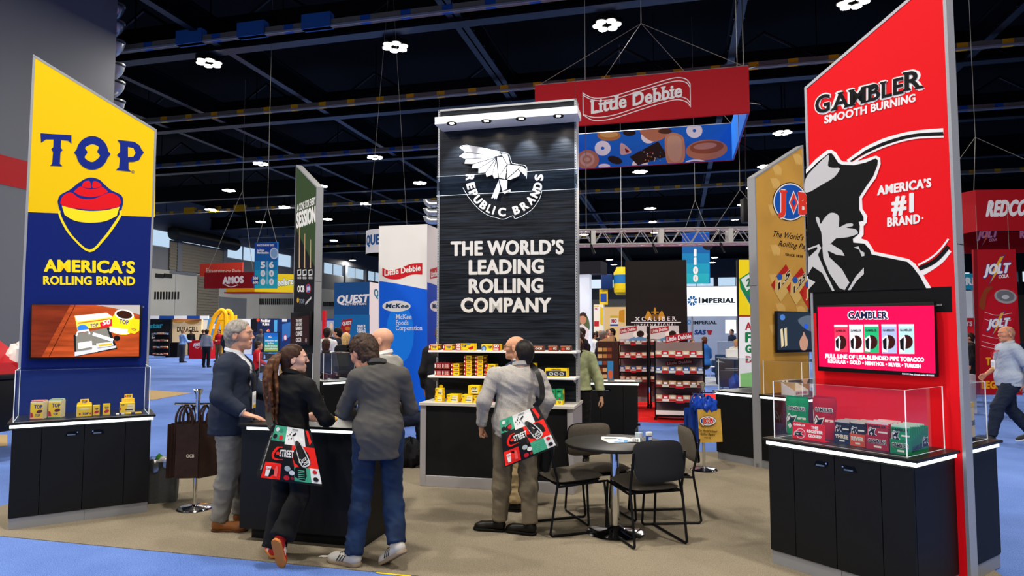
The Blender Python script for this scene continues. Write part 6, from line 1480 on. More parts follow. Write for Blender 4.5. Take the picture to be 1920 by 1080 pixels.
def lanyard(t, P, m, badge=True, z=.98, x=.0, fwd=.16):
    nb = P['nb']; s1 = [(nb[0] + .07 * q, nb[1] + .0, nb[2] + .015) for q in (-1, 1)]
    for q, a in zip((-1, 1), s1): strap(t, [(nb[0] + .02 * q, nb[1] - .07, nb[2] + .02), a, (nb[0] + .075 * q, nb[1] + .1, nb[2] - .08), (x + .03 * q, fwd, (nb[2] + z) / 2 + .05), (x, fwd, z + .1)], .016, m, 'lanyard', up=(0, 1, 0))
    if badge:
        b = MB(); b.rbox(x - .045, x + .045, fwd, fwd + .006, z - .05, z + .09, WHITE, .002); b.box(x - .04, x + .04, fwd + .006, fwd + .007, z - .045, z - .02, M('e0b820', .5)); b.box(x - .034, x + .034, fwd + .006, fwd + .0068, z + .0, z + .06, M('c8d4dc', .5)); b.build('badge', t)
# ---------------------------------------------------------------- people at the booth
def lw(x, y, loc, rz):
    """world floor point to a person's local frame"""
    d = Vector((x - loc[0], y - loc[1], 0)); c, s = math.cos(rz), math.sin(rz); return d.x * c + d.y * s, -d.x * s + d.y * c
# man in the navy blazer, hand on the counter, looking right
L = (-2.42, 5.78, .006); a = R(-84)
t, P, HM = person('grey-haired man in a navy blazer and grey trousers resting a hand on the demo counter', L, a, 1.80, 1.16, skinc='d09a80', head=(-4, -2), hair='short', hairc='8e8880', top='d4d8e0', legs='77756f', shoes=('dress', '7a4a24', '4a2a14'), jacket=cloth('1d2638', .75), hem=.80, hands=('flat', 'relaxed'), seed=1.0,
    J=dict(eR=(.27, -.02, 1.13), wR=(.27, .18, .985), dR=(0, .9, -.22), pR=(0, 0, -1), eL=(-.26, .12, 1.14), wL=(-.2, .36, 1.06), aR=(.115, -.05, .087), aL=(-.10, .06, .087), kR=(.11, .02, .5), kL=(-.1, .06, .51), fR=(.1, 1, 0), fL=(-.1, 1, 0), hd=(0, .045, 1.63), nb=(0, -.0, 1.46), sR=(.17, -.01, 1.365), sL=(-.17, -.01, 1.365), ch=(0, .01, 1.27)))
lanyard(t, P, M('2a2620', .7), True, 1.06, .05, .19)
# woman with a ponytail, back to the camera
L = (-1.64, 4.97, .006); a = R(-22)
t, P, HM = person('woman with a long brown ponytail in black, heel raised, at the demo counter', L, a, 1.57, .9, sex='f', skinc='d8a890', head=(-48, -2), hair='pony', hairc='3a2418', top='0f0f11', legs='0e0e10', shoes=('sneaker', 'b82420', 'b8763c'), hem=.86, hands=('pinch', 'relaxed'), legw=1.35, seed=2.0,
    J=dict(eR=(.26, .06, 1.02), wR=(.13, .28, .985), dR=(-.5, .8, .05), pR=(-.6, 0, -.8), eL=(-.2, .02, 1.04), wL=(-.06, .26, 1.0), kR=(.06, .04, .46), aR=(.055, -.14, .2), fR=(-.05, .35, -.85), aL=(-.13, .0, .08), kL=(-.1, .03, .46), fL=(-.8, .6, 0), hL=(-.08, 0, .84), hR=(.08, 0, .84)))
b = MB(); crumple(b, (.09, .39, .975), (.03, .02, .02), M('d0a040', .6), 6, 8); o = b.build('food', None); hb2 = Frame(L, a)
o.location = L; o.rotation_euler = (0, 0, a); tag(o, 'small yellow snack held by the woman in black', 'snack')
# man in the grey shirt and jeans
L = (-.97, 4.86, .006); a = R(14)
t, P, HM = person('man in a grey shirt and blue jeans bending his head over the demo counter', L, a, 1.76, .92, skinc='cf957a', head=(34, 26), hair='thick', hairc='3c2c22', top=cloth('4c4a47', .8), legs=mat('denim', '1a2b47', .8, noise=.5, nscale=6, bump=.15, bscale=500), shoes=('sneaker', 'b8b4ac', '8a7a66'), hem=.76, hands=('relaxed', 'relaxed'), seed=3.3,
    J=dict(hd=(-.11, .11, 1.505), nb=(-.02, .03, 1.40), sL=(-.16, .0, 1.33), sR=(.16, 0, 1.345), ch=(0, .01, 1.24), wa=(0, 0, 1.06), eR=(.235, .08, 1.10), wR=(.1, .3, 1.06), eL=(-.245, .10, 1.08), wL=(-.1, .34, 1.0), aL=(-.16, .02, .087), kL=(-.11, .04, .5), fL=(-.75, .65, 0), aR=(.13, -.10, .17), kR=(.11, .05, .49), fR=(-.45, .62, -.45)))
strap(t, [(P['nb'][0] - .08, P['nb'][1] + .06, P['nb'][2] + .02), (P['nb'][0] - .05, P['nb'][1] - .055, P['nb'][2] + .03), (P['nb'][0] + .05, P['nb'][1] - .06, P['nb'][2] + .03), (P['nb'][0] + .09, P['nb'][1] + .04, P['nb'][2] + .02)], .03, M('1a1c14', .7), 'lanyard', .004, (0, 1, 0))
for s_ in (-1, 1):
    b = MB(); b.tube([HM @ Vector((.07 * s_, .09, .075)), HM @ Vector((.086 * s_, .03, .06)), HM @ Vector((.084 * s_, -.03, .045))], .004, BLACKM, 6); b.build('glasses_arm', t)
b = MB()
for s_ in (-1, 1): b.lathe([(.001, 0), (.028, 0), (.028, .005), (.001, .005)], M('101010', .15), n=16, T=HM @ Matrix.Translation((.034 * s_, .096, .085)) @ Matrix.Rotation(R(-60), 4, 'X'))
b.build('sunglasses', t)
# bald man behind the counter
L = (-1.18, 6.1, .006); a = R(70)
t, P, HM = person('bald bearded man in a pale grey suit facing left behind the demo counter', L, a, 1.70, 1.1, skinc='d8a184', head=(8, -6), top='eceae6', legs='8a8a8a', shoes=('dress', '1a1816', '0c0c0c'), jacket=mat('suit_weave', '9a9892', .8, noise=.2, nscale=160), hem=.74, hands=('relaxed', 'relaxed'), seed=4.1,
    J=dict(eL=(-.25, .1, 1.1), wL=(-.12, .32, 1.03), eR=(.27, -.02, 1.12), wR=(.22, .2, 1.0)))
V = Vox((-.09, -.02, -.14), (.09, .13, .0), .005); V.ell((0, .036, -.075), (.061, .055, .043)); V.ell((0, .078, -.1), (.027, .022, .022), .02); V.ell((0, .1, -.058), (.026, .03, .012), .01, None, True); V.ell((0, .05, -.01), (.06, .08, .04), .01, None, True)
for s_ in (-1, 1): V.cone((.066 * s_, .01, -.06), (.07 * s_, .012, -.0), .014, .009, .015)
v, f = V.mesh(); np_obj('beard', [(xf(HM, v), f, 0)], [mat('hair_beard', '241c18', .8, noise=.3, nscale=200)], t)
# man with the cross-body tote bag, back to the camera
L = (.03, 5.62, .006); a = R(8)
t, P, HM = person('man in a pale knit sweater seen from behind with a tote bag on his shoulder', L, a, 1.66, 1.1, skinc='c08a6a', head=(12, -4), hair='crop', hairc='1e1a18', top=mat('knit_sweater', 'aaa59e', .95, noise=.06, nscale=60, bump=.5, bscale=220, stretch=(1, 1, .25)), legs='6a604e', shoes=('dress', '14120f', '0c0b0a'), hem=.80, hands=('relaxed', 'grip'), seed=5.7,
    J=dict(sL=(-.175, 0, 1.30), sR=(.19, 0, 1.28), hd=(.075, .03, 1.475), nb=(.04, -.01, 1.345), ch=(0.01, 0, 1.2), wa=(0, 0, 1.02), eL=(-.27, -.03, 1.09), wL=(-.285, .04, .87), eR=(.27, -.05, 1.09), wR=(.2, .06, .88), aL=(-.13, .05, .087), kL=(-.105, .05, .48), fL=(-.95, .35, 0), aR=(.11, -.08, .087), kR=(.105, .0, .48), fR=(-.85, .5, 0), pe=(0, 0, .90), hL=(-.09, 0, .87), hR=(.09, 0, .87)))
# bald man with glasses beyond him
L = (.06, 6.36, .006); a = R(66)
t, P, HM = person('bald man with glasses in a navy jacket behind the man with the tote bag', L, a, 1.62, 1.05, skinc='d09878', head=(6, -4), top='c8ccd4', legs='b09a70', shoes=('dress', '1c1a18', '0c0b0a'), jacket=cloth('1c2a44', .75), hem=.80, seed=6.6, hands=('relaxed', 'relaxed'),
    J=dict(hd=(-.005, .03, 1.505)))
for s_ in (-1, 1):
    b = MB(); b.tube([HM @ Vector((.034 * s_ + .024 * math.cos(q * .52), .108 - .006 * abs(math.cos(q * .52)), .010 + .018 * math.sin(q * .52))) for q in range(13)], .0018, BLACKM, 5); b.tube([HM @ Vector((.058 * s_, .1, .014)), HM @ Vector((.08 * s_, .0, .016))], .002, BLACKM, 5); b.build('glasses', t)
# person in the black suit at the left of the tower
L = (-.93, 8.8, .006); a = R(-10)
t, P, HM = person('person in a black suit half hidden by the left edge of the plank tower', L, a, 1.74, 1.12, skinc='c8967a', hair='short', hairc='5a4028', top='e8e6e2', legs='141416', shoes=('dress', '141210', '0c0b0a'), jacket=cloth('17171a', .8), hem=.74, seed=7.2, head=(0, 0))
# seated person behind the bald man
L = (-1.62, 8.7, .006); a = R(-78)
SIT = dict(pe=(0, 0, .55), wa=(0, .02, .70), ch=(0, .03, .90), nb=(0, .02, 1.07), hd=(0, .06, 1.22), sR=(.18, .02, 1.02), sL=(-.18, .02, 1.02), eR=(.24, .06, .78), eL=(-.24, .06, .78), wR=(.14, .28, .66), wL=(-.14, .28, .66), hR=(.09, .02, .52), hL=(-.09, .02, .52), kR=(.12, .46, .53), kL=(-.12, .46, .53), aR=(.12, .5, .087), aL=(-.12, .44, .087))
def sitj(**k): d = dict(SIT); d.update(k); return d
t, P, HM = person('seated person in dark jeans beside the blue tower, mostly behind the bald man', L, a, 1.72, 1.05, skinc='d0a088', hair='short', hairc='3a2a20', top='3a3c48', legs='1c2438', shoes=('dress', '3a2418', '1c120c'), seed=8.0, hem=.5, J=SIT)
def simple_chair(loc, rot, label, col, group=None, shell=True):
    t = thing('side_chair', label, 'chair', loc=loc, rot=rot, group=group); m = M(col, .5)
    b = MB(); pad(b, .44, .44, .04, m, Matrix.Translation((0, .0, .44)), .0); b.build('seat', t); b = MB(); pad(b, .42, .36, .03, m, Matrix.Translation((0, -.21, .68)) @ Matrix.Rotation(R(80), 4, 'X'), 0); b.build('backrest', t)
    for x in (-.19, .19):
        for y in (-.19, .19): b = MB(); b.tube([(x, y, .43), (x * 1.1, y * 1.1, .006)], .011, CHROME if shell else BLACKM, 6); b.build('leg', t)
    return t
simple_chair((-1.62, 8.7, .006), R(-78), 'black chair under the seated person beside the blue tower', '1a1a1c', shell=False)
b = MB(); crumple(b, (0, 0, .17), (.14, .1, .17), M('15161a', .7), 11, 12); tag(b.build('backpack', None, (-1.25, 8.25, .006)), 'black bag on the floor under the chair beside the blue tower', 'bag')
# woman in the green jacket right of the tower
L = (.85, 8.6, .006); a = R(152)
t, P, HM = person('woman in a pale green jacket and black clothes right of the plank tower', L, a, 1.66, 1.0, sex='f', skinc='c89878', head=(10, -4), hair='long', hairc='3a241a', top='121214', legs='111113', shoes=('dress', '141210', '0c0b0a'), jacket=mat('green_jacket', 'aeb488', .75, noise=.25, nscale=18), hem=.92, seed=9.4,
    J=dict(eL=(-.27, -.02, 1.06), wL=(-.33, .02, .83), eR=(.24, .0, 1.06), wR=(.2, .16, .9)))
lanyard(t, P, M('e8e8e4', .6), True, 1.0, .06, .155)
# man walking at the right
L = (7.62, 10.2, 0); a = R(82)
t, P, HM = person('bald man in pale blue short-sleeved shirt and red lanyard walking at the right edge', L, a, 1.75, 1.26, skinc='c88a6c', head=(6, 0), hair='fringe', hairc='a87e68', top=mat('pale_check', 'a8b4c4', .85, noise=.12, nscale=90), legs='1b2436', shoes=('sneaker', '2c2c30', 'd8d8d8'), hem=.84, sleeves='short', seed=10.2, hands=('relaxed', 'relaxed'),
    J=dict(aR=(.1, -.32, .12), kR=(.11, -.04, .5), fR=(.05, 1, -.25), aL=(-.1, .34, .09), kL=(-.1, .24, .52), fL=(-.05, 1, .15), eR=(.3, .0, 1.12), wR=(.24, .22, .98), eL=(-.28, -.14, 1.13), wL=(-.26, -.1, .88)))
lanyard(t, P, M('c02028', .6), True, 1.14, .02, .21)
# ---------------------------------------------------------------- the two printed tote bags
def street_bag(c4, depth, label, strap_pts, seed):
    """c4: corners TL, TR, BR, BL of the printed face in the world; depth vector goes behind it"""
    TL, TR, BR, BL = c4; o = (BL + BR) / 2; t = thing('tote_bag', label, 'bag', loc=o)
    def pt(u, v, L=0.0):   # v up
        p = (BL * (1 - u) + BR * u) * (1 - v) + (TL * (1 - u) + TR * u) * v
        nrm = (BR - BL).cross(TL - BL).normalized(); bl = .018 * math.sin(math.pi * u) * math.sin(math.pi * min(1, v * 1.1)) + .005 * math.sin(9 * u + 5 * v + seed) * (1 - v)
        return p + nrm * (bl + .0011 * L) - o
    n = 14; vs = []; fs = []; nb_ = MB(); K = M('131314', .35); K2 = M('17181c', .35)
    for j in range(n + 1):
        for i in range(n + 1): vs.append(pt(i / n, j / n))
    N = len(vs)
    for j in range(n + 1):
        for i in range(n + 1): vs.append(pt(i / n, j / n) * 1.0 + depth * (.35 + .65 * (1 - j / n)) - (BR - BL).cross(TL - BL).normalized() * .015 * math.sin(math.pi * i / n))
    for j in range(n):
        for i in range(n):
            q = j * (n + 1) + i; f = (q, q + 1, q + n + 2, q + n + 1); fs.append(f); fs.append(tuple(N + k for k in reversed(f)))
    for j in range(n):
        for i in (0, n): a_ = j * (n + 1) + i; b_ = a_ + n + 1; f = (a_, b_, N + b_, N + a_); fs.append(f)
    for i in range(n): fs.append((i, N + i, N + i + 1, i + 1))
    nb_.add(vs, fs, K, True); nb_.build('bag_body', t)
    A = Art(lambda u, v, L: pt(u, v, L)); GR = M('3fa07c', .35); RDc = M('e8241c', .35); WHc = M('dcdcd8', .35)
    def rect(u0, u1, v0, v1, m, l=1):
        k = 5; pts = [(u0 + (u1 - u0) * i / k, v0) for i in range(k)] + [(u1, v0 + (v1 - v0) * i / k) for i in range(k)] + [(u1 - (u1 - u0) * i / k, v1) for i in range(k)] + [(u0, v1 - (v1 - v0) * i / k) for i in range(k)]; A.poly(pts, m, l)
    rect(.0, .33, .72, 1, GR); rect(.33, .8, .68, 1, WHc); rect(.5, 1, .3, .68, RDc); rect(.02, .32, .03, .32, RDc); rect(.56, .84, .04, .3, GR); rect(.84, 1, .04, .3, WHc); rect(.8, 1, .68, 1, K2)
    A.poly([(.5, .68), (.5, .55), (.56, .3), (.5, .3)], K2, 3)
    A.poly([(.84, .98), (.92, .98), (.96, .78), (.9, .72)], RDc, 3)
    for u, v, r_, m in ((.09, .93, .045, WHc), (.2, .92, .035, M('2f8a68', .35)), (.07, .8, .05, K2), (.22, .79, .05, M('c02028', .35)), (.44, .25, .055, M('a8b4b4', .35)), (.63 - .04, .22, .0, WHc), (.43, .08, .05, M('c02028', .35)), (.55 - .005, .09, .0, RDc)): A.ellipse((u, v), r_, r_ * .9, m, 4, 16) if r_ else None
    A.ellipse((.52, .18), .05, .045, WHc, 4, 16); A.ellipse((.53, .08), .03, .027, M('8a1c20', .35), 4, 10); A.ellipse((.92, .24), .04, .036, M('c02028', .35), 4, 14); A.ellipse((.92, .11), .045, .04, K2, 4, 14)
    for u, v, r_ in ((.38, .84, .012), (.43, .87, .018), (.47, .8, .016), (.5, .86, .012), (.46, .91, .012), (.41, .78, .01)): A.ellipse((u, v), r_, r_, K2, 4, 8)
    A.poly([(.48, .955), (.64, .955), (.64, .98), (.48, .98)], M('8a8a86', .4), 4)
    A.stroke([(.3, .62), (.2, .6), (.13, .5), (.14, .42), (.2, .39), (.34, .4)], [.02, .05, .05, .04, .03, .012], RDc, 4, True); A.ellipse((.22, .5), .04, .03, RDc, 5, 12)
    A.text('STREET', (.26, .45), (.55, .46), .12, WHc, 5, .035, up=(0, 1))
    BTc = M('17171a', .25); A.curve([(.52, .86), (.6, .9), (.66, .78), (.78, .62), (.86, .42), (.82, .34), (.7, .32), (.62, .52), (.56, .74)], WHc, 5, 4); A.curve([(.57, .74), (.65, .76), (.76, .61), (.835, .42), (.8, .36), (.71, .34), (.63, .54)], BTc, 6, 4); A.poly([(.52, .84), (.6, .89), (.58, .92), (.5, .87)], BTc, 7); A.text('Coca', (.66, .36), (.8, .46), .06, WHc, 8, .02, up=(-.4, .9), shear=.2); A.text('Cola', (.7, .31), (.84, .41), .06, WHc, 8, .02, up=(-.4, .9), shear=.2)
    A.poly([(.06, .25), (.15, .25), (.135, .07), (.08, .07)], WHc, 5); A.text('Coke', (.07, .19), (.14, .19), .04, RDc, 6, .02, up=(0, 1)); A.poly([(.22, .08), (.27, .08), (.275, .2), (.255, .27), (.235, .27), (.215, .2)], M('f06058', .35), 5)
    for k in range(5): A.stroke([(.63, .1 + k * .035), (.74, .1 + k * .035)], .012, M('5ab494', .35), 4)
    A.done('print', t)
    nrm = (BR - BL).cross(TL - BL).normalized()
    w_ = (TR - TL).normalized(); st = [Vector(p) - o for p in strap_pts]
    strap(t, st, .045, K, 'shoulder_strap', .004, nrm)
    A2 = Art(lambda u, v, L: (BL + depth * (1 - v * .65) * u) * (1 - v) + (TL + depth * .35 * u) * v - o - w_ * (.0012 + .0008 * L))
    A2.text('C-STREET', (.35, .12), (.6, .8), .22, WHc, 1, .03, up=(-1, .2)); A2.done('side_print', t)
    return t
yw = 4.72
c4 = [D(517, 797, yw + .03), D(583, 807, yw + .05), D(604, 912, yw), D(486, 898, yw - .03)]
street_bag(c4, Vector((-.07, .13, .01)), 'black, red and green tote bag hanging behind the woman with the ponytail', [c4[0] + Vector((0, .01, -.02)), D(508, 800, 4.8), D(503, 760, 4.92), D(518, 715, 5.02), D(535, 706, 4.94)], 1.0)
yw = 5.33
c4 = [D(937, 789, yw + .03), D(1007, 761, yw + .06), D(1044, 838, yw), D(946, 877, yw - .04)]
street_bag(c4, Vector((.02, .07, .0)), 'black, red and green tote bag slung across the man in the pale sweater', [c4[1] + Vector((-.02, .01, -.01)), D(1016, 745, 5.40), D(1014, 715, 5.46), D(1004, 692, 5.53), D(993, 683, 5.62)], 3.0)
# ---------------------------------------------------------------- neighbouring booths, hanging signs and the crowd
ORD = ['first', 'second', 'third', 'fourth', 'fifth', 'sixth', 'seventh', 'eighth', 'ninth']
def B(name, label, cat, L, Rr, T, Bt, Y, dep, m, ang=None, z0=None, part='body', group=None):
    fr = Frame((D(L, 620, Y).x, Y, 0), HALL if ang is None else ang); p0, p1 = fr.hit(L, T), fr.hit(Rr, T)
    zb = fr.hit(L, Bt).z if z0 is None else z0
    fr = Frame(fr.w(p0.x, 0, 0), fr.a); t = thing(name, label, cat, fr, group=group)
    b = MB(); b.box(0, p1.x - p0.x, 0, dep, zb, p0.z, m); b.build(part, t); return t, fr, p1.x - p0.x, zb, p0.z
def cable(pts, t, r=.012, m=None):
    b = MB(); W = (Matrix.Translation(t.location) @ Matrix.Rotation(t.rotation_euler.z, 4, 'Z')).inverted()
    for p in pts: b.tube([W @ Vector(q) for q in p], r * .6, m or M('7c7c74', .6), 5)
    return b.build('cable', t)
def on(t, fr, draw, name='print', y=0.0, clip=None):
    A = face_art(fr, y)
    if clip: g = A.fn; A.fn = lambda a, b, L: (lambda p: (p[0], p[1], min(max(p[2], clip[0]), clip[1])))(g(a, b, L))
    draw(A); return hang(A.done(name, None), t, fr)
SR = M('b40a1c', .6); SWT = M('f0eeea', .6); LBL = M('1468c8', .6, emit=.1); NB = M('0c2c86', .6)
# --- Little Debbie ring sign hung from the roof
F1 = Frame((D(1003, 200, 14.5).x, 14.5, 0), HALL); xr = F1.hit(1404, 170).x; z1 = F1.hit(1003, 160).z; z0 = z1 - .99; dp = 3.95
t = thing('hanging_sign', 'big red square ring sign with white ribbon lettering hung from the roof', 'hanging sign', F1)
b = MB(); b.box(0, xr, 0, .04, z0, z1, SR); b.build('front_banner', t)
b = MB(); b.box(0, xr, dp - .04, dp, z0, z1, LBL); b.build('back_banner', t)
b = MB(); b.box(0, .04, .04, dp - .04, z0, z1, LBL); b.build('side_banner', t); b = MB(); b.box(xr - .04, xr, .04, dp - .04, z0, z1, LBL); b.box(xr, xr + .01, 0, dp, z0, z1, SR); b.build('side_banner', t)
b = MB()
for y in (.02, dp - .02): b.tube([(0, y, z1), (xr, y, z1)], .02, SILVER, 6); b.tube([(0, y, z0), (xr, y, z0)], .015, SR, 6)
for x in (0.02, xr - .02): b.tube([(x, .02, z1), (x, dp - .02, z1)], .02, SILVER, 6)
b.build('frame', t)
def dr(A):
    A.text('Little Debbie', (1106, 213.5), (1279, 180.5), 24, SWT, 2, .035, serif=True)
    for dy in (0, 6): A.stroke([(1093, 175 + dy * .6), (1115, 184 + dy * .7), (1150, 180 + dy), (1200, 165 + dy), (1260, 147 + dy), (1285, 148 + dy), (1294, 158 + dy)], 1.6, SWT, 2, True); A.stroke([(1094, 216 - dy * .2), (1115, 226 - dy), (1150, 222 - dy), (1200, 206 - dy), (1260, 188 - dy), (1285, 190 - dy), (1294.5, 200 - dy)], 1.6, SWT, 2, True)
    A.stroke([(1093, 173), (1093.5, 218)], 1.6, SWT, 2); A.stroke([(1294, 156), (1294.5, 201)], 1.6, SWT, 2)
on(t, F1, dr, 'lettering')
DN = M('f2eee6', .6, emit=.1); CH_ = M('2a1710', .6); CIN = M('c8825a', .6, emit=.05); OAT = M('d4966a', .6, emit=.05)
def dr(A):
    A.ellipse((1102, 300), 21, 19, CIN); A.ellipse((1101, 299), 14, 13, M('e4b494', .6)); A.ellipse((1101, 299), 9, 8, CIN); A.ellipse((1101, 299), 5, 4, M('e4b494', .6))
    for x, y, r_ in ((1130, 278, 15), (1200, 310, 15), (1216, 256, 14), (1302, 245, 15)): A.ellipse((x, y), r_, r_ * .93, DN); A.ellipse((x, y), r_ * .22, r_ * .2, LBL)
    A.ellipse((1142, 254), 22, 10, M('d08a40', .6)); A.ellipse((1142, 252), 17, 6, M('e8b868', .6)); A.curve([(1165, 268), (1184, 284), (1172, 290), (1163, 288)], M('e8c0b0', .6)); A.curve([(1172, 278), (1180, 284), (1174, 286)], M('8a1020', .6))
    A.ellipse((1153, 300), 14, 7, CH_, rot=.3); A.ellipse((1180, 249), 12, 6, CH_); A.curve([(1200, 244), (1252, 240), (1246, 258), (1222, 265)], CIN); A.ellipse((1247, 246), 13, 5, M('5a3420', .6)); A.ellipse((1133, 312), 11, 5, DN)
    A.poly([(1180, 294), (1234, 265), (1252, 293), (1196, 312)], CH_)
    rg = random.Random(2)
    for k in range(26): A.ellipse((1192 + rg.uniform(0, 48), 290 + rg.uniform(-8, 12) - k * .0), 1.1, 1.1, M(('d8c040', 'c83030', '3a78c8', 'e8e0d0')[k % 4], .6), 3, 6)
    A.curve([(1248, 256), (1262, 249), (1279, 255), (1284, 272), (1283, 300), (1270, 311), (1252, 306), (1247, 280)], OAT); A.curve([(1252, 260), (1262, 254), (1276, 259), (1279, 280), (1275, 300), (1262, 303), (1252, 290)], M('e0b48c', .6), 2)
    A.ellipse((1325, 281), 39, 19, CIN, rot=-.08); A.ellipse((1325, 276), 32, 12, M('b06038', .6), 2, rot=-.08); A.ellipse((1322, 274), 22, 6, M('d89878', .6), 3, rot=-.1); A.ellipse((1305, 305), 20, 6, DN); A.ellipse((1305, 305), 14, 3, M('3a2a24', .6), 2)
on(t, F1, dr, 'treat_pictures', dp - .042, (z0 + .01, z1 - .01))
fi = Frame(F1.w(xr - .04, 0, 0), HALL + math.pi / 2)
def dr(A):
    for x, y in ((1388, 232), (1396, 250), (1384, 275), (1392, 225), (1380, 290)): A.ellipse((x, y), 4, 11, CIN if x % 8 else DN, n=14)
    A.ellipse((1390, 262), 3, 10, CH_, n=12)
on(t, fi, dr, 'treat_pictures', 0.0, (z0 + .01, z1 - .01))
ap = F1.w(xr / 2, dp / 2, 9.25)
cable([[F1.w(x, y, z1), ap] for x in (.05, xr - .05) for y in (.05, dp - .05)] + [[ap, ap + Vector((0, 0, 3.13))]], t)
cable([[F1.w(1.5, 1.5, z1), F1.w(5.2, 4.6, 8.9)], [F1.w(3.5, 1.5, z1), F1.w(5.4, 5.4, 8.1)]], t, .008, SILVER)
# --- blue and white tower left of the plank tower
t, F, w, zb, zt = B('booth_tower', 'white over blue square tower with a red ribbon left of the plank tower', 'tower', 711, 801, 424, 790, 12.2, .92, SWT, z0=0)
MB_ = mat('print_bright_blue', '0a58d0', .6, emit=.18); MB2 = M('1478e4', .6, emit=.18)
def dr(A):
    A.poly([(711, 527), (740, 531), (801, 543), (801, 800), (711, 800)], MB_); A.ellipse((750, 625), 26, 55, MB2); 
    A.poly(smooth2([(717, 502), (730, 507), (750, 503), (770, 495), (792, 493)], 4) + smooth2([(792, 515), (772, 515), (750, 523), (730, 523), (717, 517)], 4), M('c41824', .6, emit=.1), 2); A.text('Little Debbie', (721, 517), (789, 507), 10.5, SWT, 4, .035)
    A.ellipse((743.5, 574), 26.5, 10.5, SWT, 2); A.text('McKee', (723, 577.5), (766, 577.5), 8, M('123a68', .6), 4, .04, shear=.15)
    for s_, y, x1 in (('McKee', 598, 772), ('Foods', 609, 766), ('Corporation', 619, 792)): A.text(s_, (742, y), (x1, y), 8.5, SWT, 3, .01, serif=True)
on(t, F, dr)
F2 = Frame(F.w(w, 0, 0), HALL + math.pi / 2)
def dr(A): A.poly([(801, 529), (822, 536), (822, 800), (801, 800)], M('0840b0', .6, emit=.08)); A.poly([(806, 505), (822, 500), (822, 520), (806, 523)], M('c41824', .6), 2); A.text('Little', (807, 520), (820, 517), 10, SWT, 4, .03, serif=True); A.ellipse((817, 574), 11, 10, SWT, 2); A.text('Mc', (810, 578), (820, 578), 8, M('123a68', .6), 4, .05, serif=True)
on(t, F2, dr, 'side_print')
# --- QUEST panel and hanging drum
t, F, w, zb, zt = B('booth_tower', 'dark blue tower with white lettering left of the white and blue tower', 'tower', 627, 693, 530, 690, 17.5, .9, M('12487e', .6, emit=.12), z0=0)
def dr(A):
    A.poly([(627, 590), (693, 590), (693, 700), (627, 700)], M('1464a0', .6, emit=.12)); A.text('QUEST', (631, 569), (691, 566), 14, SWT, 2, .05, shear=.15); A.text('NUTRITION', (644, 572.5), (687, 571.5), 4, SWT, 2, .03)
    A.poly([(642, 600), (661, 597), (655, 625), (637, 622)], M('a81c1c', .6), 2); A.text('QUEST', (642, 610), (659, 608), 6, SWT, 3, .05); A.ellipse((652, 616), 5, 4, M('d07830', .6), 3)
    for k, s_ in enumerate(('SNACK', 'LIKE A', 'GENIUS')): A.text(s_, (670, 613 + k * 5.2), (686, 613 + k * 5.2), 3.8, SWT, 2, .06)
on(t, F, dr); F2 = Frame(F.w(w, 0, 0), HALL + math.pi / 2); b = MB(); b.box(0, .9, -.006, -.001, .01, zt, SWT); b.build('white_side', t, (w, 0, 0), math.pi / 2)
on(t, F2, lambda A: A.text('Q', (701, 555), (710, 558), 14, M('1c7a98', .6), 2, .04), 'side_print', -.008)
q = D(727, 450, 18.5); t = thing('hanging_drum_sign', 'white round drum sign with a Q hung above the dark blue tower', 'hanging sign', loc=(q.x, q.y, 0))
b = MB(); zt, zb = D(727, 430, 18).z, D(727, 474, 18).z; b.lathe([(.6, zb), (.6, zt), (.57, zt), (.57, zb), (.6, zb)], SWT, n=40); b.build('drum', t)
A = Art(lambda x, y, L: Vector(((.602 + .002 * L) * math.cos(R(x)), (.602 + .002 * L) * math.sin(R(x)), zb + (zt - zb) * y))); A.text('QUEST', (208, .36), (290, .36), .4, M('1a5a98', .6), 1, .05, up=(0, 1)); A.done('lettering', t)
cable([[Vector((q.x + dx, q.y, zt)), Vector((q.x, q.y, CEIL - .02))] for dx in (-.55, .55)], t, .008)
# --- AMOS / Peelerz hanging sign
F1 = Frame((D(383, 520, 27).x, 27, 0), R(-8)); za, zb_ = F1.hit(383, 511).z, F1.hit(383, 541).z; w1 = F1.hit(478, 520).x
t = thing('hanging_sign', 'dark red and yellow hanging sign with a smile mark over the left booths', 'hanging sign', F1)
b = MB(); b.box(0, w1, 0, .05, zb_, za, M('7c0c14', .6)); b.build('front_banner', t)
F3 = Frame(F1.w(w1, 0), R(22)); w3 = F3.hit(553, 525).x; b = MB(); b.box(0, w3, 0, .05, zb_ - .15, za - .05, M('e4c418', .6, emit=.1)); b.build('side_banner', t, (w1, 0, 0), R(30)); b = MB(); b.box(0, w1, 1.6, 1.65, zb_ - .12, za - .3, M('e8b418', .6)); b.build('back_banner', t)
b = MB(); b.box(.4, w1 + w3 * .9, .8, 1.5, zb_ - .15, zb_ - .1, M('c02818', .6)); b.build('lower_rim', t)
on(t, F1, lambda A: (A.text('AMOS', (417, 532), (457, 530), 12, M('d8cfcf', .6), 2, .08), A.stroke([(421, 533), (433, 538), (446, 534)], 1.6, M('d8cfcf', .6), 2, True)), 'lettering')
A = face_art(F3, 0); A.text('Peelerz', (513, 537), (551, 533), 13, M('2c8a3c', .6), 2, .1); A.text('Peelerz', (514, 536.5), (550, 532.5), 12, SWT, 5, .04); hang(A.done('lettering', None), t, F3)
q = F1.w(w1 / 2, .8, 0); cable([[F1.w(x, .03, za), Vector((q.x, q.y, 7.6))] for x in (0.1, w1 - .1)] + [[Vector((q.x, q.y, 7.6)), Vector((q.x, q.y, CEIL - .02))]], t, .015)
t, F, w, zb, zt = B('banner', 'orange-red exit banner behind the dark red hanging sign', 'banner', 375, 455, 495, 518, 36, .05, M('e0402c', .6), R(-20))
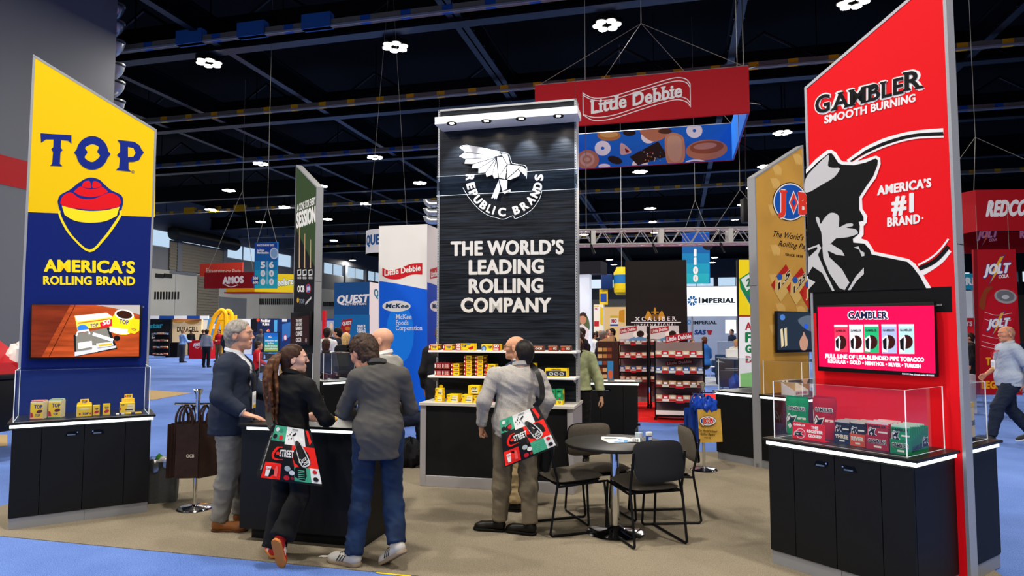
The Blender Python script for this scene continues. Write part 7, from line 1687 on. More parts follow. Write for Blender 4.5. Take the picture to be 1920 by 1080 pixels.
on(t, F, lambda A: A.text('Emergency Exit', (387, 511), (452, 513), 8, M('e8c8b0', .6), 2, .01, serif=True), 'lettering')
# --- aisle signs
def aisle(L, Rr, T, Bt, Y, label, rows, ang):
    t, F, w, zb, zt = B('aisle_sign', label, 'hanging sign', L, Rr, T, Bt, Y, .06, M('1468ac', .6, emit=.1), ang)
    def dr(A):
        h = Bt - T
        for k, c in enumerate(('123f94', '125a9c', '1478ac', '1a94b4', '24a8b8')): A.poly([(L, T + h * k / 5), (Rr, T + h * k / 5), (Rr, T + h * (k + 1) / 5), (L, T + h * (k + 1) / 5)], M(c, .6, emit=.1))
        rows(A)
    on(t, F, dr); xm = w / 2
    cable([[F.w(0.05, .03, zt), F.w(xm, .03, zt + 1.1)], [F.w(w - .05, .03, zt), F.w(xm, .03, zt + 1.1)], [F.w(xm, .03, zt + 1.1), F.w(xm, .03, CEIL - .02)]], t, .012); return t, F
def rows(A):
    for k, y in enumerate((502, 518, 534)):
        for x, s_ in ((493, '506'[0] if k == 0 else '0'), (509, '6' if k == 0 else '0')): A.text(s_, (x - 4.5, y), (x + 4.5, y), 11, SWT, 2, .06)
    A.stroke([(501, 490), (501, 533)], .8, SWT, 2); A.text('NACS SHOW 2025', (482, 461.5), (514, 461.5), 3.4, SWT, 2, .04); A.text('In-Store', (482, 471), (496, 471), 4, SWT, 2, .05); A.text('Merchandise', (482, 475.5), (504, 475.5), 4, SWT, 2, .05); A.ellipse((514, 475), 8, 11, M('c8d4e4', .6), 2); A.ellipse((514, 475), 6, 8.5, M('8ab0d4', .6), 2)
t, F = aisle(478, 520, 455, 541, 20, 'blue 500 and 600 aisle sign hung left of the green panel', rows, HALL)
b = MB(); q0 = F.hit(479, 525, -.01); b.lathe([(.001, 0), (.13, 0), (.13, .03), (.001, .03)], M('1c3c8c', .6), n=24, T=Matrix.Translation((q0.x, -.012, q0.z)) @ Matrix.Rotation(R(90), 4, 'X')); b.build('round_badge', t)
on(t, F, lambda A: (A.text('500', (474, 524), (484, 524), 5, SWT, 2, .05), A.text('600', (474, 532), (484, 532), 5, SWT, 2, .05)), 'badge_lettering', -.046)
def rows(A):
    for s_, y in (('1', 480), ('1', 496), ('0', 513), ('0', 528)): A.text(s_, (1299.5 if s_ == '0' else 1301, y), (1309 if s_ == '0' else 1306, y), 12.5, SWT, 2, .06)
    A.ellipse((1327, 460), 10, 9, M('0c1018', .6), 2)
t, F = aisle(1279, 1330, 437, 532, 22, 'blue 1100 aisle sign hung right of the black box sign', rows, HALL)
# --- box truss and black box sign
TRM = mat('truss_aluminium', 'c4c4c0', .35, .5)
F = Frame((D(1060, 440, 15).x, 15.2, 0), R(-6)); w = 4.9; zb = F.hit(1085, 459).z; zt = zb + .34; t = thing('box_truss', 'silver box truss hung level across the aisle right of the plank tower', 'truss', F)
b = MB()
for y in (0, .34):
    for z in (zb, zt): b.tube([(0, y, z), (w, y, z)], .025, TRM, 8)
b.build('chord', t); b = MB(); k = 0; x = 0.0
while x < w - .1:
    for y in (0, .34): b.tube([(x, y, zb if k % 2 else zt), (x + .22, y, zt if k % 2 else zb)], .011, TRM, 6)
    for z in (zb, zt): b.tube([(x, 0 if k % 2 else .34, z), (x + .22, .34 if k % 2 else 0, z)], .011, TRM, 6)
    if k % 7 == 3:
        for y in (0, .34): b.box(x - .05, x + .05, y - .02, y + .02, zb, zt, TRM)
    x += .22; k += 1
b.build('lattice', t); b = MB()
for x in (.6, 2.0, 3.5, 4.3): b.tube([(x, .0, zb), (x + .08, -.05, zb - .22)], .03, BLACKM, 8); b.tube([(x, 0, zt), (x, 0, zb)], .014, BLACKM, 6)
b.build('spotlight', t)
q = F.w(4.0, .17, zt + .9); cable([[F.w(3.4, .17, zt), q], [F.w(4.7, .17, zt), q], [q, Vector((q.x, q.y, CEIL - .1))]] + [[F.w(.5, .17, zt), F.w(.5, .17, CEIL - .1)]], t, .014)
q = D(1400, 395, 16); t = thing('chain_hoist', 'black chain hoist hanging over the right end of the silver truss', 'hoist', loc=q)
b = MB(); b.rbox(-.12, .12, -.12, .12, -.3, .3, BLACKM, .03); b.build('motor', t); b = MB(); b.tube([(0, 0, .3), (0, 0, CEIL - q.z - .1)], .012, BLACKM, 6); b.build('chain', t)
t, F, w, zb, zt = B('box_sign', 'black box sign with gold lion crest behind the snack racks', 'sign', 1172, 1287, 490, 690, 20, 1.2, mat('black_box', '15100d', .6), z0=0)
GC = M('b88420', .5, emit=.1)
def dr(A):
    A.text('X C A L I B E R', (1190, 602), (1268, 601), 7.5, SWT, 4, .005, serif=True); A.poly([(1183, 603.7), (1277, 603.7), (1277, 605.2), (1183, 605.2)], SWT, 3); A.text('I N T E R N A T I O N A L', (1190, 612.5), (1268, 611.5), 5, SWT, 4, .01)
    A.poly([(1228, 576), (1230, 580), (1230, 598), (1226, 598), (1226, 580)], GC, 2); A.poly([(1221, 584), (1235, 584), (1235, 586), (1221, 586)], GC, 2)
    for s_ in (-1, 1): A.curve([(1228 + s_ * 6, 598), (1228 + s_ * 8, 588), (1228 + s_ * 13, 583), (1228 + s_ * 16, 588), (1228 + s_ * 19, 597), (1228 + s_ * 12, 600)], GC, 1)
    A.curve([(1222, 590), (1234, 590), (1233, 598), (1228, 602), (1223, 598)], M('7a5414', .5), 2)
on(t, F, dr)
# --- Imperial booth
t, F, w, zb, zt = B('header_sign', 'white lit header sign with blue starburst mark beside the 1100 sign', 'sign', 1288, 1386, 538, 593, 30, .5, mat('white_lightbox', 'f4f8fc', .5, emit=.75))
IB = M('16222e', .6); IC = M('2a78b8', .6)
def logo(A, cx, cy, r):
    for k in range(8):
        a = k * math.pi / 4 + .39; A.poly([(cx + r * .35 * math.cos(a - .35), cy + r * .35 * math.sin(a - .35)), (cx + r * math.cos(a - .28), cy + r * math.sin(a - .28)), (cx + r * math.cos(a + .28), cy + r * math.sin(a + .28)), (cx + r * .35 * math.cos(a + .35), cy + r * .35 * math.sin(a + .35))], IC, 2)
on(t, F, lambda A: (logo(A, 1298, 564, 9.5), A.text('I', (1310, 568), (1313, 568), 10, IB, 2, .06), A.text('MPERIAL', (1316, 568), (1379, 567.5), 8.5, IB, 2, .05), A.text('SUPER REGIONAL DISTRIBUTOR', (1311, 572), (1379, 571.5), 2, M('9ab', .6) if 0 else M('98a8b8', .6), 2, .01)), 'lettering')
b = MB(); b.tube([(.2, .2, 0), (.2, .2, zb)], .05, SILVER, 8); b.tube([(w - .1, .2, 0), (w - .1, .2, zb)], .05, SILVER, 8); b.build('post', t)
t, F, w, zb, zt = B('booth_wall', 'pale blue-grey booth wall with dark lettering under the white header sign', 'booth wall', 1280, 1400, 594, 690, 33, .2, M('aab4c4', .6), z0=0)
on(t, F, lambda A: (logo(A, 1292, 604, 5), A.text('IMPERIAL', (1299, 608), (1344, 607.5), 6, IB, 2, .05), A.text('SAS', (1301, 627), (1323, 627), 8, M('1c3c78', .6), 2, .09, shear=.2), A.poly([(1325, 619), (1336, 619), (1333, 628), (1328, 628)], M('a82430', .6), 2), A.poly([(1360, 600), (1386, 600), (1386, 625), (1360, 625)], mat('white_screen', 'f0f4f6', .4, emit=.8), 2)), 'lettering')
t, F, w, zb, zt = B('booth_counter', 'pale blue-grey counter in front of the pale blue-grey booth wall', 'counter', 1346, 1384, 640, 675, 29, .6, M('98a4b8', .6), z0=0)
# --- poster panel with green and red words
t, F, w, zb, zt = B('advert_wall', 'yellow over white panel with red and green words left of the gold panel', 'sign panel', 1381, 1450, 487, 722, 12.6, .15, M('1c1c20', .6), z0=0)
def dr(A):
    A.poly([(1385.5, 487), (1450, 487), (1450, 591), (1385.5, 591)], M('f4d818', .6, emit=.12)); A.poly([(1385.5, 593), (1450, 593), (1450, 725), (1385.5, 725)], M('eef0f2', .6, emit=.12)); A.poly([(1385.5, 591), (1450, 591), (1450, 594), (1385.5, 594)], M('b01c28', .6), 2)
    A.poly([(1387, 540), (1418, 591), (1450, 591), (1450, 500), (1405, 510)], M('f4f2e8', .6), 2); A.poly([(1386, 523), (1406, 510), (1430, 588), (1418, 591), (1388, 540)], M('1c8c4c', .6), 3); A.poly([(1389, 524), (1404, 514), (1412, 535), (1400, 546)], M('e8f0e8', .6), 4); A.text('2', (1399, 538), (1408, 535), 14, M('147040', .6), 5, .05); A.poly([(1408, 510), (1430, 506), (1440, 585), (1428, 590)], M('b8a888', .6), 4); A.poly([(1398, 548), (1424, 580), (1424, 591), (1416, 591)], M('3a5aa8', .6), 4)
    A.text('AMERICA’S', (1397, 618), (1482, 618), 13, M('b42430', .6), 2, .04); A.text('FASTEST', (1397, 641), (1490, 641), 17, M('14844a', .6), 2, .06); A.text('GROWING', (1397, 661), (1490, 661), 14, M('14844a', .6), 2, .06); A.text('BRAND', (1398, 680), (1470, 680), 12, M('b45460', .6), 2, .04)
    A.poly([(1388, 701), (1450, 692), (1450, 725), (1389, 725)], M('8ad07c', .6, emit=.1), 2)
A = face_art(F, 0); dr(A)
# letters that run past the panel edge are cut off with it
keep = [(f, m_, s_) for f, m_, s_ in zip(A.mb.f, A.mb.fm, A.mb.sm) if max(A.mb.v[k][0] for k in f) < w + .002]; A.mb.f, A.mb.fm, A.mb.sm = [list(x) for x in zip(*keep)]; A.done('print', t)
# --- snack racks
WIRE = BLACKM; SC_ = [('c8a078', 'b8202c'), ('e0c8a0', 'c83038'), ('8a5a3c', 'd8d0c4'), ('3a5a98', 'd8d8d8'), ('b82430', 'f0e8e0'), ('d8b48c', '8a2028')]
SNP = []
for k, (c1, c2) in enumerate(SC_):
    o = thing('snack_box', 'x', 'snack box', loc=(0, 0, 0)); b = MB(); b.box(-.065, .065, 0, .16, 0, .085, M(c1, .5)); b.build('carton', o); b = MB(); b.box(-.066, .066, -.002, .1, .008, .04, M(c2, .5)); b.box(-.035, .035, -.003, 0, .046, .07, SWT); b.build('print', o); SNP.append([o, False])
def snack(p, rot, k, label, group, s=1.0):
    e = SNP[k % len(SNP)]
    if not e[1]: o = e[0]; e[1] = True; o.location = p; o.rotation_euler = (0, 0, rot); o['label'] = label; o['group'] = group
    else: o = dup(e[0], p, rot, label, group)
    o.scale = (s, 1, 1.45); return o
def ribbon(A, L, Rr, y, h):
    A.poly([(L, y - h * .35), (Rr, y - h * 1.0), (Rr, y + h * .0), (L, y + h * .65)], M('b81828', .5), 5); A.text('Little Debbie', (L + 2, y + h * .42), (Rr - 2, y - h * .12), h * .62, SWT, 7, .035)
def rack(L, Rr, T, Y, rows, label, key, nper, head):
    F = Frame((D(L, 700, Y).x, Y, 0), HALL); w = F.hit(Rr, 700).x; zt = F.hit(L, T).z; t = thing('snack_rack', label, 'display rack', F); dp = .4
    for x in (0, w):
        for y in (0, dp): b = MB(); b.tube([(x, y, .05), (x, y, zt)], .014, WIRE, 6); b.build('post', t)
    b = MB()
    for x in (0.0, w):
        for y in (0, dp): b.lathe([(.001, 0.001), (.025, .001), (.025, .05), (.001, .05)], BLACKM, (x, y, 0.006), 10)
    b.build('caster', t); b = MB(); b.box(.01, w - .01, dp - .01, dp, .1, zt - .02, M('8c7c7c', .6)); b.build('back_panel', t)
    for i, y in enumerate(rows):
        z = F.hit(L, y, 0).z; b = MB(); b.box(0, w, 0, dp, z - .02, z - .005, WIRE); b.box(0, w, -.004, 0, z - .02, z + .004, WIRE); b.build('shelf', t); b = MB(); b.box(w * .42, w * .6, -.008, -.004, z - .018, z + .026, M('b81828', .5)); b.build('price_strip', t)
        for k in range(nper):
            snack(F.w(w * (k + .5) / nper, .02, z - .004), F.a, (k * 3 + i * 2 + nper) % 6, 'snack box on the %s shelf of the %s rack, %s from the left' % (('top', 'second', 'third', 'fourth')[i], key, ORD[k]), 'snack boxes on the %s rack' % key, w / nper / .135)
            b = None
    if head == 'ribbon':
        A = face_art(F, -.02); ribbon(A, 1248, 1298, 635, 13); A.done('header_sign', t); A = face_art(F, .38); ribbon(A, 1249, 1299, 681, 8); A.done('inner_sign', t); b = MB(); b.box(.01, w * .65, -.01, .0, F.hit(L, 777).z, F.hit(L, 769).z, SWT); b.build('label_strip', t); b = MB(); b.box(.0, w, 0, dp, .06, .12, WIRE); b.build('base', t)
    else:
        b = MB(); z2 = F.hit(L, head).z; b.box(.01, w - .01, .02, .04, zt - .06, z2, M('e4e2e0', .5)); b.build('header_card', t)
        def dr(A):
            ribbon(A, L + 1, L + (Rr - L) * .62, head + 9, 9); A.ellipse((L + (Rr - L) * .75, head + 15), 7, 6, CH_, 6); A.ellipse((L + (Rr - L) * .6, head + 16), 5, 6, DN, 5); A.ellipse((L + (Rr - L) * .9, head + 17), 5, 5, DN, 5); A.poly([(L + 12, head + 27), (L + 30, head + 20), (Rr - 2, head + 22), (Rr - 2, head + 28)], M('6a9ac8', .5), 4)
        on(t, F, dr, 'header_print', .018)
rack(1228, 1320, 640, 12.6, (670, 700, 726, 753), 'black wire snack rack on the red carpet, nearest the round table', 'front', 7, 'ribbon')
rack(1161, 1214, 640, 14.6, (646, 671, 697, 716), 'snack rack with a donut header card behind the black cabinet', 'left', 5, 611)
rack(1219, 1275, 640, 14.4, (646, 671, 697, 716), 'snack rack with a donut header card behind the front rack', 'rear', 5, 611)
t, F, w, zb, zt = B('snack_shelf', 'brown stepped snack shelf with blue packs left of the snack racks', 'display rack', 1120, 1157, 640, 720, 13.5, .35, M('3c2018', .6), z0=.006)
on(t, F, lambda A: [A.poly([(1121 + k % 3 * 9, y), (1129 + k % 3 * 9, y), (1129 + k % 3 * 9, y + 7), (1121 + k % 3 * 9, y + 7)], M(('5aa0c8', 'b8803c', '8a4428', 'd8b070')[(k + y) % 4], .5), 2) for y in (652, 664, 677, 690, 702) for k in range(4 if y < 680 else 3)] + [A.poly([(1139, 677), (1150, 677), (1150, 713), (1139, 713)], M('3a8cc0', .5), 4), A.ellipse((1144.5, 702), 4.5, 8, M('d86a3c', .5), 5)], 'print')
b = MB(); b.prism([(0, 0, zt), (w * .8, 0, zt + .12), (w * .8, .02, zt + .0), (0, .02, zt - .04)], (0, .3, 0), M('c89868', .6)); b.build('sloped_top', t)
# --- red cola booth at the right
CR = M('a80c1a', .55); CR2 = M('7c0812', .6)
F1 = Frame((D(1831, 400, 13.5).x, 13.5, 0), R(-4)); za, zb_ = F1.hit(1831, 356).z, F1.hit(1831, 433).z
t = thing('hanging_sign', 'red hanging sign with slanted white lettering at the right edge', 'hanging sign', F1)
b = MB(); b.box(0, 2.4, 0, .05, zb_, za, CR); b.build('front_banner', t)
b = MB(); b.prism([(0, 0, zb_), (-.42, .9, zb_ - .05), (-.42, .9, za - .02), (0, 0, za)], (.02, .05, 0), CR); b.build('side_banner', t); b = MB(); b.box(-.45, 2.4, .9, .95, zb_ - .36, zb_ + .1, CR2); b.build('lower_banner', t)
JO = M('e8e4e4', .5); JY = M('e8a018', .5)
def jolt(A, cx, cy, s):
    A.poly([(cx + 8 * s, cy - 26 * s), (cx + 18 * s, cy - 30 * s), (cx + 6 * s, cy - 4 * s), (cx + 12 * s, cy - 5 * s), (cx - 14 * s, cy + 28 * s), (cx - 4 * s, cy + 4 * s), (cx - 10 * s, cy + 5 * s)], M('1c3c8c', .5), 2); A.poly([(cx + 8 * s, cy - 25 * s), (cx + 15 * s, cy - 27 * s), (cx + 3 * s, cy - 3 * s), (cx + 9 * s, cy - 4 * s), (cx - 11 * s, cy + 24 * s), (cx - 2 * s, cy + 3 * s), (cx - 8 * s, cy + 4 * s)], JY, 4)
    A.text('JOLT', (cx - 24 * s, cy + 8 * s), (cx + 26 * s, cy + 4 * s), 18 * s, M('1c3c8c', .5), 3, .14, shear=.2); A.text('JOLT', (cx - 23 * s, cy + 7.5 * s), (cx + 25 * s, cy + 3.5 * s), 17 * s, JO, 5, .07, shear=.2); A.text('COLA', (cx + 5 * s, cy + 15 * s), (cx + 24 * s, cy + 13 * s), 6 * s, JO, 5, .05)
on(t, F1, lambda A: A.text('REDCON1', (1848, 405), (1950, 402), 27, JO, 2, .07, shear=.18), 'lettering'); on(t, F1, lambda A: (jolt(A, 1850, 441, .8), A.text('R', (1912, 446), (1922, 446), 14, JO, 2, .06)), 'logo', .9)
q = F1.w(.35, .5, zb_ + 2.1); cable([[F1.w(0, .05, za), q], [F1.w(2.3, .05, za), F1.w(.35, .5, zb_ + 2.1)], [F1.w(-.4, .9, za), q], [q, Vector((q.x, q.y, CEIL - .1))]], t, .01)
t, F, w, zb, zt = B('banner', 'tall red banner with a big cola can behind the walking man', 'banner', 1825, 1904, 468, 740, 13.2, .06, CR, R(-4))
def dr(A):
    A.poly([(1825, 468), (1832, 468), (1838, 740), (1830, 740)], CR2, 1); jolt(A, 1867, 507, 1.0)
    A.curve([(1848, 575), (1866, 545), (1890, 542), (1908, 552), (1903, 590), (1893, 630), (1874, 655), (1848, 655), (1838, 640)], M('b81424', .4), 2); A.ellipse((1885, 556), 21, 13, M('9a9a9c', .35), 3, rot=.15); A.ellipse((1885, 555), 17, 10, M('6c6c70', .35), 4, rot=.15); A.ellipse((1885, 557), 7, 4, M('b8b8bc', .35), 5)
    A.curve([(1838, 560), (1848, 540), (1862, 538), (1850, 552), (1846, 580), (1836, 575)], M('8a3a1c', .5), 3); jolt(A, 1870, 608, .85)
    for y in (585, 598, 628, 640, 648): A.stroke([(1846 - (y - 585) * .1, y), (1868, y + 6), (1897 - (y - 585) * .12, y + 2)], .8, M('e8c8c8', .5), 4, True)
    for s_, x0, x1, y in (('TASTE', 1848, 1892, 684), ('THE', 1859, 1890, 706), ('LEGEND', 1840, 1900, 728)): A.text(s_, (x0, y), (x1, y), 13, JY, 2, .06)
on(t, F, dr); q = F.w(w / 2, .03, zt); cable([[F.w(.1, .03, zt), F.w(.1, .03, zt + .9)], [F.w(w - .1, .03, zt), F.w(w - .1, .03, zt + .9)]], t, .006)
for args in (('sign_board', 'teal sign with white lettering behind the right post', 'sign', 1796, 1850, 513, 543, 24, .1, '1c84a4', (('PRI', 1801, 1826, 534, 13, SWT),)), ('sign_board', 'red sign with white letters below the teal sign behind the right post', 'sign', 1790, 1826, 596, 628, 17, .1, 'd01c28', (('NUTS', 1794, 1823, 611, 8, SWT),)), ('booth_counter', 'pale counter behind the acrylic case at the right', 'counter', 1790, 1829, 702, 760, 13.6, .5, 'b4b8bc', ()), ('booth_wall', 'white lit booth wall behind the right post under the teal sign', 'booth wall', 1788, 1832, 545, 600, 26, .2, 'd8dce0', ())):
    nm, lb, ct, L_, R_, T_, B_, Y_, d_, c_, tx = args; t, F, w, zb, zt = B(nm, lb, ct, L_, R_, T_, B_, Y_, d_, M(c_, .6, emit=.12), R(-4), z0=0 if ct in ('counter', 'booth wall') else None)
    if tx: on(t, F, lambda A: [A.text(s_, (x0, y), (x1, y), h_, m_, 2, .05) for s_, x0, x1, y, h_, m_ in tx], 'lettering')
    if ct == 'sign': b = MB(); b.tube([(w / 2, .05, 0), (w / 2, .05, zb)], .03, SILVER, 8); b.build('post', t)
simple_chair(tuple(D(1812, 700, 15.0).to_2d()) + (0.001,), R(200), 'white chair behind the acrylic case at the right', 'e8e6e4')
# --- far right-centre: light box, poster column, beige wall, inflated can, sofas
t, F, w, zb, zt = B('picture_lightbox', 'tall lit picture of a man just right of the plank tower', 'light box', 1083, 1105, 515, 652, 19, .2, mat('pale_lightbox', 'd4e4f0', .5, emit=.6), R(-25), z0=0)
on(t, F, lambda A: (A.curve([(1084, 600), (1094, 585), (1104, 600), (1104, 620), (1084, 620)], M('6a8a5c', .5), 1), A.ellipse((1093, 598), 6.5, 10, M('c89878', .5, emit=.3), 3), A.curve([(1086, 593), (1090, 586), (1098, 587), (1100, 596), (1094, 592)], M('4a3c34', .5), 4), A.poly([(1084, 612), (1092, 607), (1104, 618), (1104, 650), (1084, 650)], M('e4e8ec', .5, emit=.3), 2)), 'picture')
b = MB(); b.box(-.1, w + .4, -.2, .4, zt, zt + .35, M('1c2028', .6)); b.build('dark_canopy', t)
t, F, w, zb, zt = B('booth_wall', 'warm beige booth wall left of the black box sign', 'booth wall', 1113, 1173, 576, 660, 27, .2, M('e0bc80', .6, emit=.15), z0=0)
on(t, F, lambda A: (A.poly([(1144, 592), (1159, 592), (1159, 611), (1144, 611)], SWT, 2), A.poly([(1144, 592), (1159, 592), (1159, 596), (1144, 596)], M('d8b020', .6), 3), A.text('NO', (1146.5, 605), (1156.5, 605), 6.5, M('b82430', .6), 3, .08), A.poly([(1144, 608), (1159, 608), (1159, 611), (1144, 611)], M('1c3c88', .6), 3), A.poly([(1161, 583), (1171, 580), (1171, 605), (1160, 603)], M('d89020', .6), 2)), 'posters')
t, F, w, zb, zt = B('poster_column', 'white and yellow poster column with red-lettered posters beyond the plank tower', 'sign', 1113, 1131, 571, 650, 24, .4, M('ece4d4', .6, emit=.1), z0=0)
on(t, F, lambda A: (A.poly([(1114, 573), (1123, 573), (1123, 585), (1114, 585)], SWT, 2), A.text('NO', (1115.5, 581), (1121.5, 581), 4, M('b82430', .6), 3, .06), A.poly([(1114, 573), (1123, 573), (1123, 575), (1114, 575)], M('d8b020', .6), 3), A.poly([(1125, 575), (1131, 577), (1131, 610), (1125, 608)], M('e8c430', .6), 2), A.poly([(1114, 602), (1123, 602), (1123, 612), (1114, 612)], M('c02830', .6), 2)), 'posters')
b = MB(); b.box(.2, .5, .1, .2, zt, zt + .55, M('f0c820', .6)); b.box(.24, .46, .09, .1, zt + .1, zt + .4, M('2850a8', .6)); b.build('flag_top', t)
q = D(1166, 527, 24); t = thing('inflated_can', 'yellow and blue inflated can hanging left of the black box sign', 'hanging sign', loc=q)
b = MB(); b.lathe([(.001, -.5), (.2, -.5), (.28, -.42), (.3, -.3)], M('f0d020', .5), n=20); b.lathe([(.3, -.3), (.3, .1)], M('f0d020', .5), n=20); b.lathe([(.301, -.1), (.301, .22)], M('2a78b8', .5), n=20); b.lathe([(.3, .1), (.3, .3), (.22, .42), (.2, .5), (.001, .52)], M('f0d020', .5), n=20); b.build('can', t); b = MB(); b.rbox(-.75, -.34, -.1, .1, -.3, .25, M('16346c', .6), .05); b.build('blue_wing', t); b = MB(); b.tube([(0, 0, .5), (0, 0, CEIL - q.z - .1)], .012, SILVER, 5); b.build('cable', t)
def sofa(px, py, Y, w_, rot, col, label):
    q = D(px, py, Y); t = thing('sofa', label, 'sofa', loc=(q.x, q.y, .006), rot=rot); m = M(col, .6)
    b = MB(); b.rbox(-w_ / 2, w_ / 2, -.35, .35, .1, .42, m, .05); b.build('seat', t); b = MB(); b.rbox(-w_ / 2, w_ / 2, .2, .38, .4, .8, m, .06); b.build('backrest', t)
    for s_ in (-1, 1): b = MB(); b.rbox(s_ * w_ / 2 - .07, s_ * w_ / 2 + .07, -.36, .36, .1, .58, m, .05); b.build('armrest', t); b = MB(); b.tube([(s_ * w_ * .4, -.28, .11), (s_ * w_ * .4, -.28, .001)], .02, SILVER, 6); b.tube([(s_ * w_ * .4, .28, .11), (s_ * w_ * .4, .28, .001)], .02, SILVER, 6); b.build('leg', t)
sofa(1113, 668, 17.5, 1.5, R(170), '2c3c58', 'blue sofa beyond the plank tower where people sit'); sofa(1378, 672, 21.5, 1.3, R(100), '1c2a40', 'dark blue sofa left of the white panel'); sofa(1370, 685, 19.0, .8, R(80), '20283a', 'dark blue armchair nearest the white panel'); sofa(1357, 665, 25, .7, R(170), '14345c', 'small navy armchair in front of the pale counter')
b = MB(); crumple(b, (0, 0, .26), (.16, .12, .25), M('1c48a8', .6), 12, 12); tag(b.build('backpack', None, (D(1379, 700, 17.3).x, 17.3, .006)), 'bright blue backpack on the floor beside the white panel', 'backpack')
simple_chair((D(1326, 660, 23.0).x, 23.0, .001), R(190), 'white chair in front of the man in the blue shirt', 'e4e6ea')
t, F, w, zb, zt = B('side_table', 'white low table among the navy sofas', 'table', 1362, 1384, 655, 670, 23, .5, SWT); b = MB(); b.box(.05, w - .05, .05, .45, 0.001, zb, M('c4a8a8', .6)); b.build('base', t)
# --- left-hand booths
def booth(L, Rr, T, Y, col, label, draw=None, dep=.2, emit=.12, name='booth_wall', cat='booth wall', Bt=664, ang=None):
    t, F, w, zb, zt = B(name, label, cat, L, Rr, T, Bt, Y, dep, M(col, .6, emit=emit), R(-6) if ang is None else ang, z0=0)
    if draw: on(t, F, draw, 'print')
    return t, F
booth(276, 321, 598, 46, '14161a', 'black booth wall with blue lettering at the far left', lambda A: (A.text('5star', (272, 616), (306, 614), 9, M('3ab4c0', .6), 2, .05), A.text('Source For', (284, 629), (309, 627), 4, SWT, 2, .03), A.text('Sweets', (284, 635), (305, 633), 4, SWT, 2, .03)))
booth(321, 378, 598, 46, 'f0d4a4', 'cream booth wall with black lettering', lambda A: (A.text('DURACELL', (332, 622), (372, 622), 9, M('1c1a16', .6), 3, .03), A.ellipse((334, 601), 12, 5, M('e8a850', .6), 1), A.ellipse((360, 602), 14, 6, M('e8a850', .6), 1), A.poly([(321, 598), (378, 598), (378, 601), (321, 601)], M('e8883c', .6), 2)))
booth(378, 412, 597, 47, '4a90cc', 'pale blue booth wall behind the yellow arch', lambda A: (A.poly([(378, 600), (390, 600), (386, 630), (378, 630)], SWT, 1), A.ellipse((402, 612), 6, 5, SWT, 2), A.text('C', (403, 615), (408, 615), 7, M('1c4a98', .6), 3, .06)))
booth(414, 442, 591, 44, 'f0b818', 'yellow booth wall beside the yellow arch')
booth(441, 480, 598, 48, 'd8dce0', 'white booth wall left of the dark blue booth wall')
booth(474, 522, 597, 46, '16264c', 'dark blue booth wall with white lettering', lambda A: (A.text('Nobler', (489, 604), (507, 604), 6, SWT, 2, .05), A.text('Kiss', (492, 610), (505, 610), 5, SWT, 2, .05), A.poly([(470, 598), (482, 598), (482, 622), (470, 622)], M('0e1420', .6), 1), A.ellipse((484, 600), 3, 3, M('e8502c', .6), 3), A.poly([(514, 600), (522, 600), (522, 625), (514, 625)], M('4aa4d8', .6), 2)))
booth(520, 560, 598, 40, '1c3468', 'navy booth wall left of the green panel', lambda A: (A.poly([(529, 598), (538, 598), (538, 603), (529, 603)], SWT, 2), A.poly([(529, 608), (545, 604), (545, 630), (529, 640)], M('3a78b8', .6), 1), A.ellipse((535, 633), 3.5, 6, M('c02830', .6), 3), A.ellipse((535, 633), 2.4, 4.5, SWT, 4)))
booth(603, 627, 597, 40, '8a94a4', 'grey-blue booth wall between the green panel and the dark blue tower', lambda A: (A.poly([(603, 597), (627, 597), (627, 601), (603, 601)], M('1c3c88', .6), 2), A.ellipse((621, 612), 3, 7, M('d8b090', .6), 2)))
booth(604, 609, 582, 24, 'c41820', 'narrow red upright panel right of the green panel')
b = MB(); 
for k, (L_, R_, c_) in enumerate(((276, 300, 'f0f2f4'), (300, 328, '1c4a98'), (328, 352, 'f0f2f4'), (352, 376, '1c4a98'), (376, 392, 'f0f2f4'))):
    p, q = D(L_, 598, 45.6), D(R_, 592, 45.6); b.box(p.x, q.x, 45.5, 45.6, p.z, q.z, M(c_, .6, emit=.15))
tag(b.build('banner_row', None), 'long white and blue valance above the far left booths', 'valance')
t, F = booth(355, 394, 638, 40, 'b80c1c', 'red podium with a smile mark at the left booths', lambda A: (A.text('AMOS', (362, 650), (378, 648), 6, SWT, 2, .08), A.stroke([(365, 651), (370, 653), (375, 650)], .8, SWT, 2, True)), .9, .1, 'podium', 'podium')
# yellow arch
YA = M('f4b414', .5, emit=.1); q = D(384, 660, 41); t = thing('yellow_arch', 'tall yellow ladder-like arch rising behind the red podium', 'display arch', loc=(q.x, 41, 0))
def zz(py): return D(400, py, 41).z
pts = [(0, 0, 0), (.15, 0, zz(635)), (.45, 0, zz(600)), (.75, 0, zz(586)), (1.0, 0, zz(582)), (1.2, 0, zz(588)), (1.25, 0, zz(606)), (1.25, 0, 0)]
for y in (0, .9): b = MB(); b.tube(smooth2([(p[0], y, p[2]) for p in pts], 5), .13, YA, 8); b.build('arch_rail', t)
b = MB()
for z in (.5, 1.1, 1.7, 2.3): b.box(.4 + z * .12, 1.25, .02, .88, z, z + .06, YA)
b.build('shelf', t)
t = thing('snack_rack', 'black product rack in front of the far left booth walls', 'display rack', loc=(D(284, 640, 41).x, 41, 0), rot=R(-6)); b = MB(); b.box(0, 1.0, .3, .34, .1, 1.7, M('1c1c20', .6)); b.build('back_panel', t); RK = t
for k in range(4):
    b = MB(); b.box(0, 1.0, 0, .34, .15 + k * .42, .18 + k * .42, BLACKM); b.build('shelf', t)
    for m_ in range(4): snack(Vector((D(284, 640, 41).x + .14 + m_ * .24, 41.08 - m_ * .025, .181 + k * .42)), R(-6), k + m_ * 2, 'packet on the %s shelf of the far left rack, %s from the left' % (('lowest', 'second lowest', 'third lowest', 'top')[k], ORD[m_]), 'packets on the far left rack', 1.5)
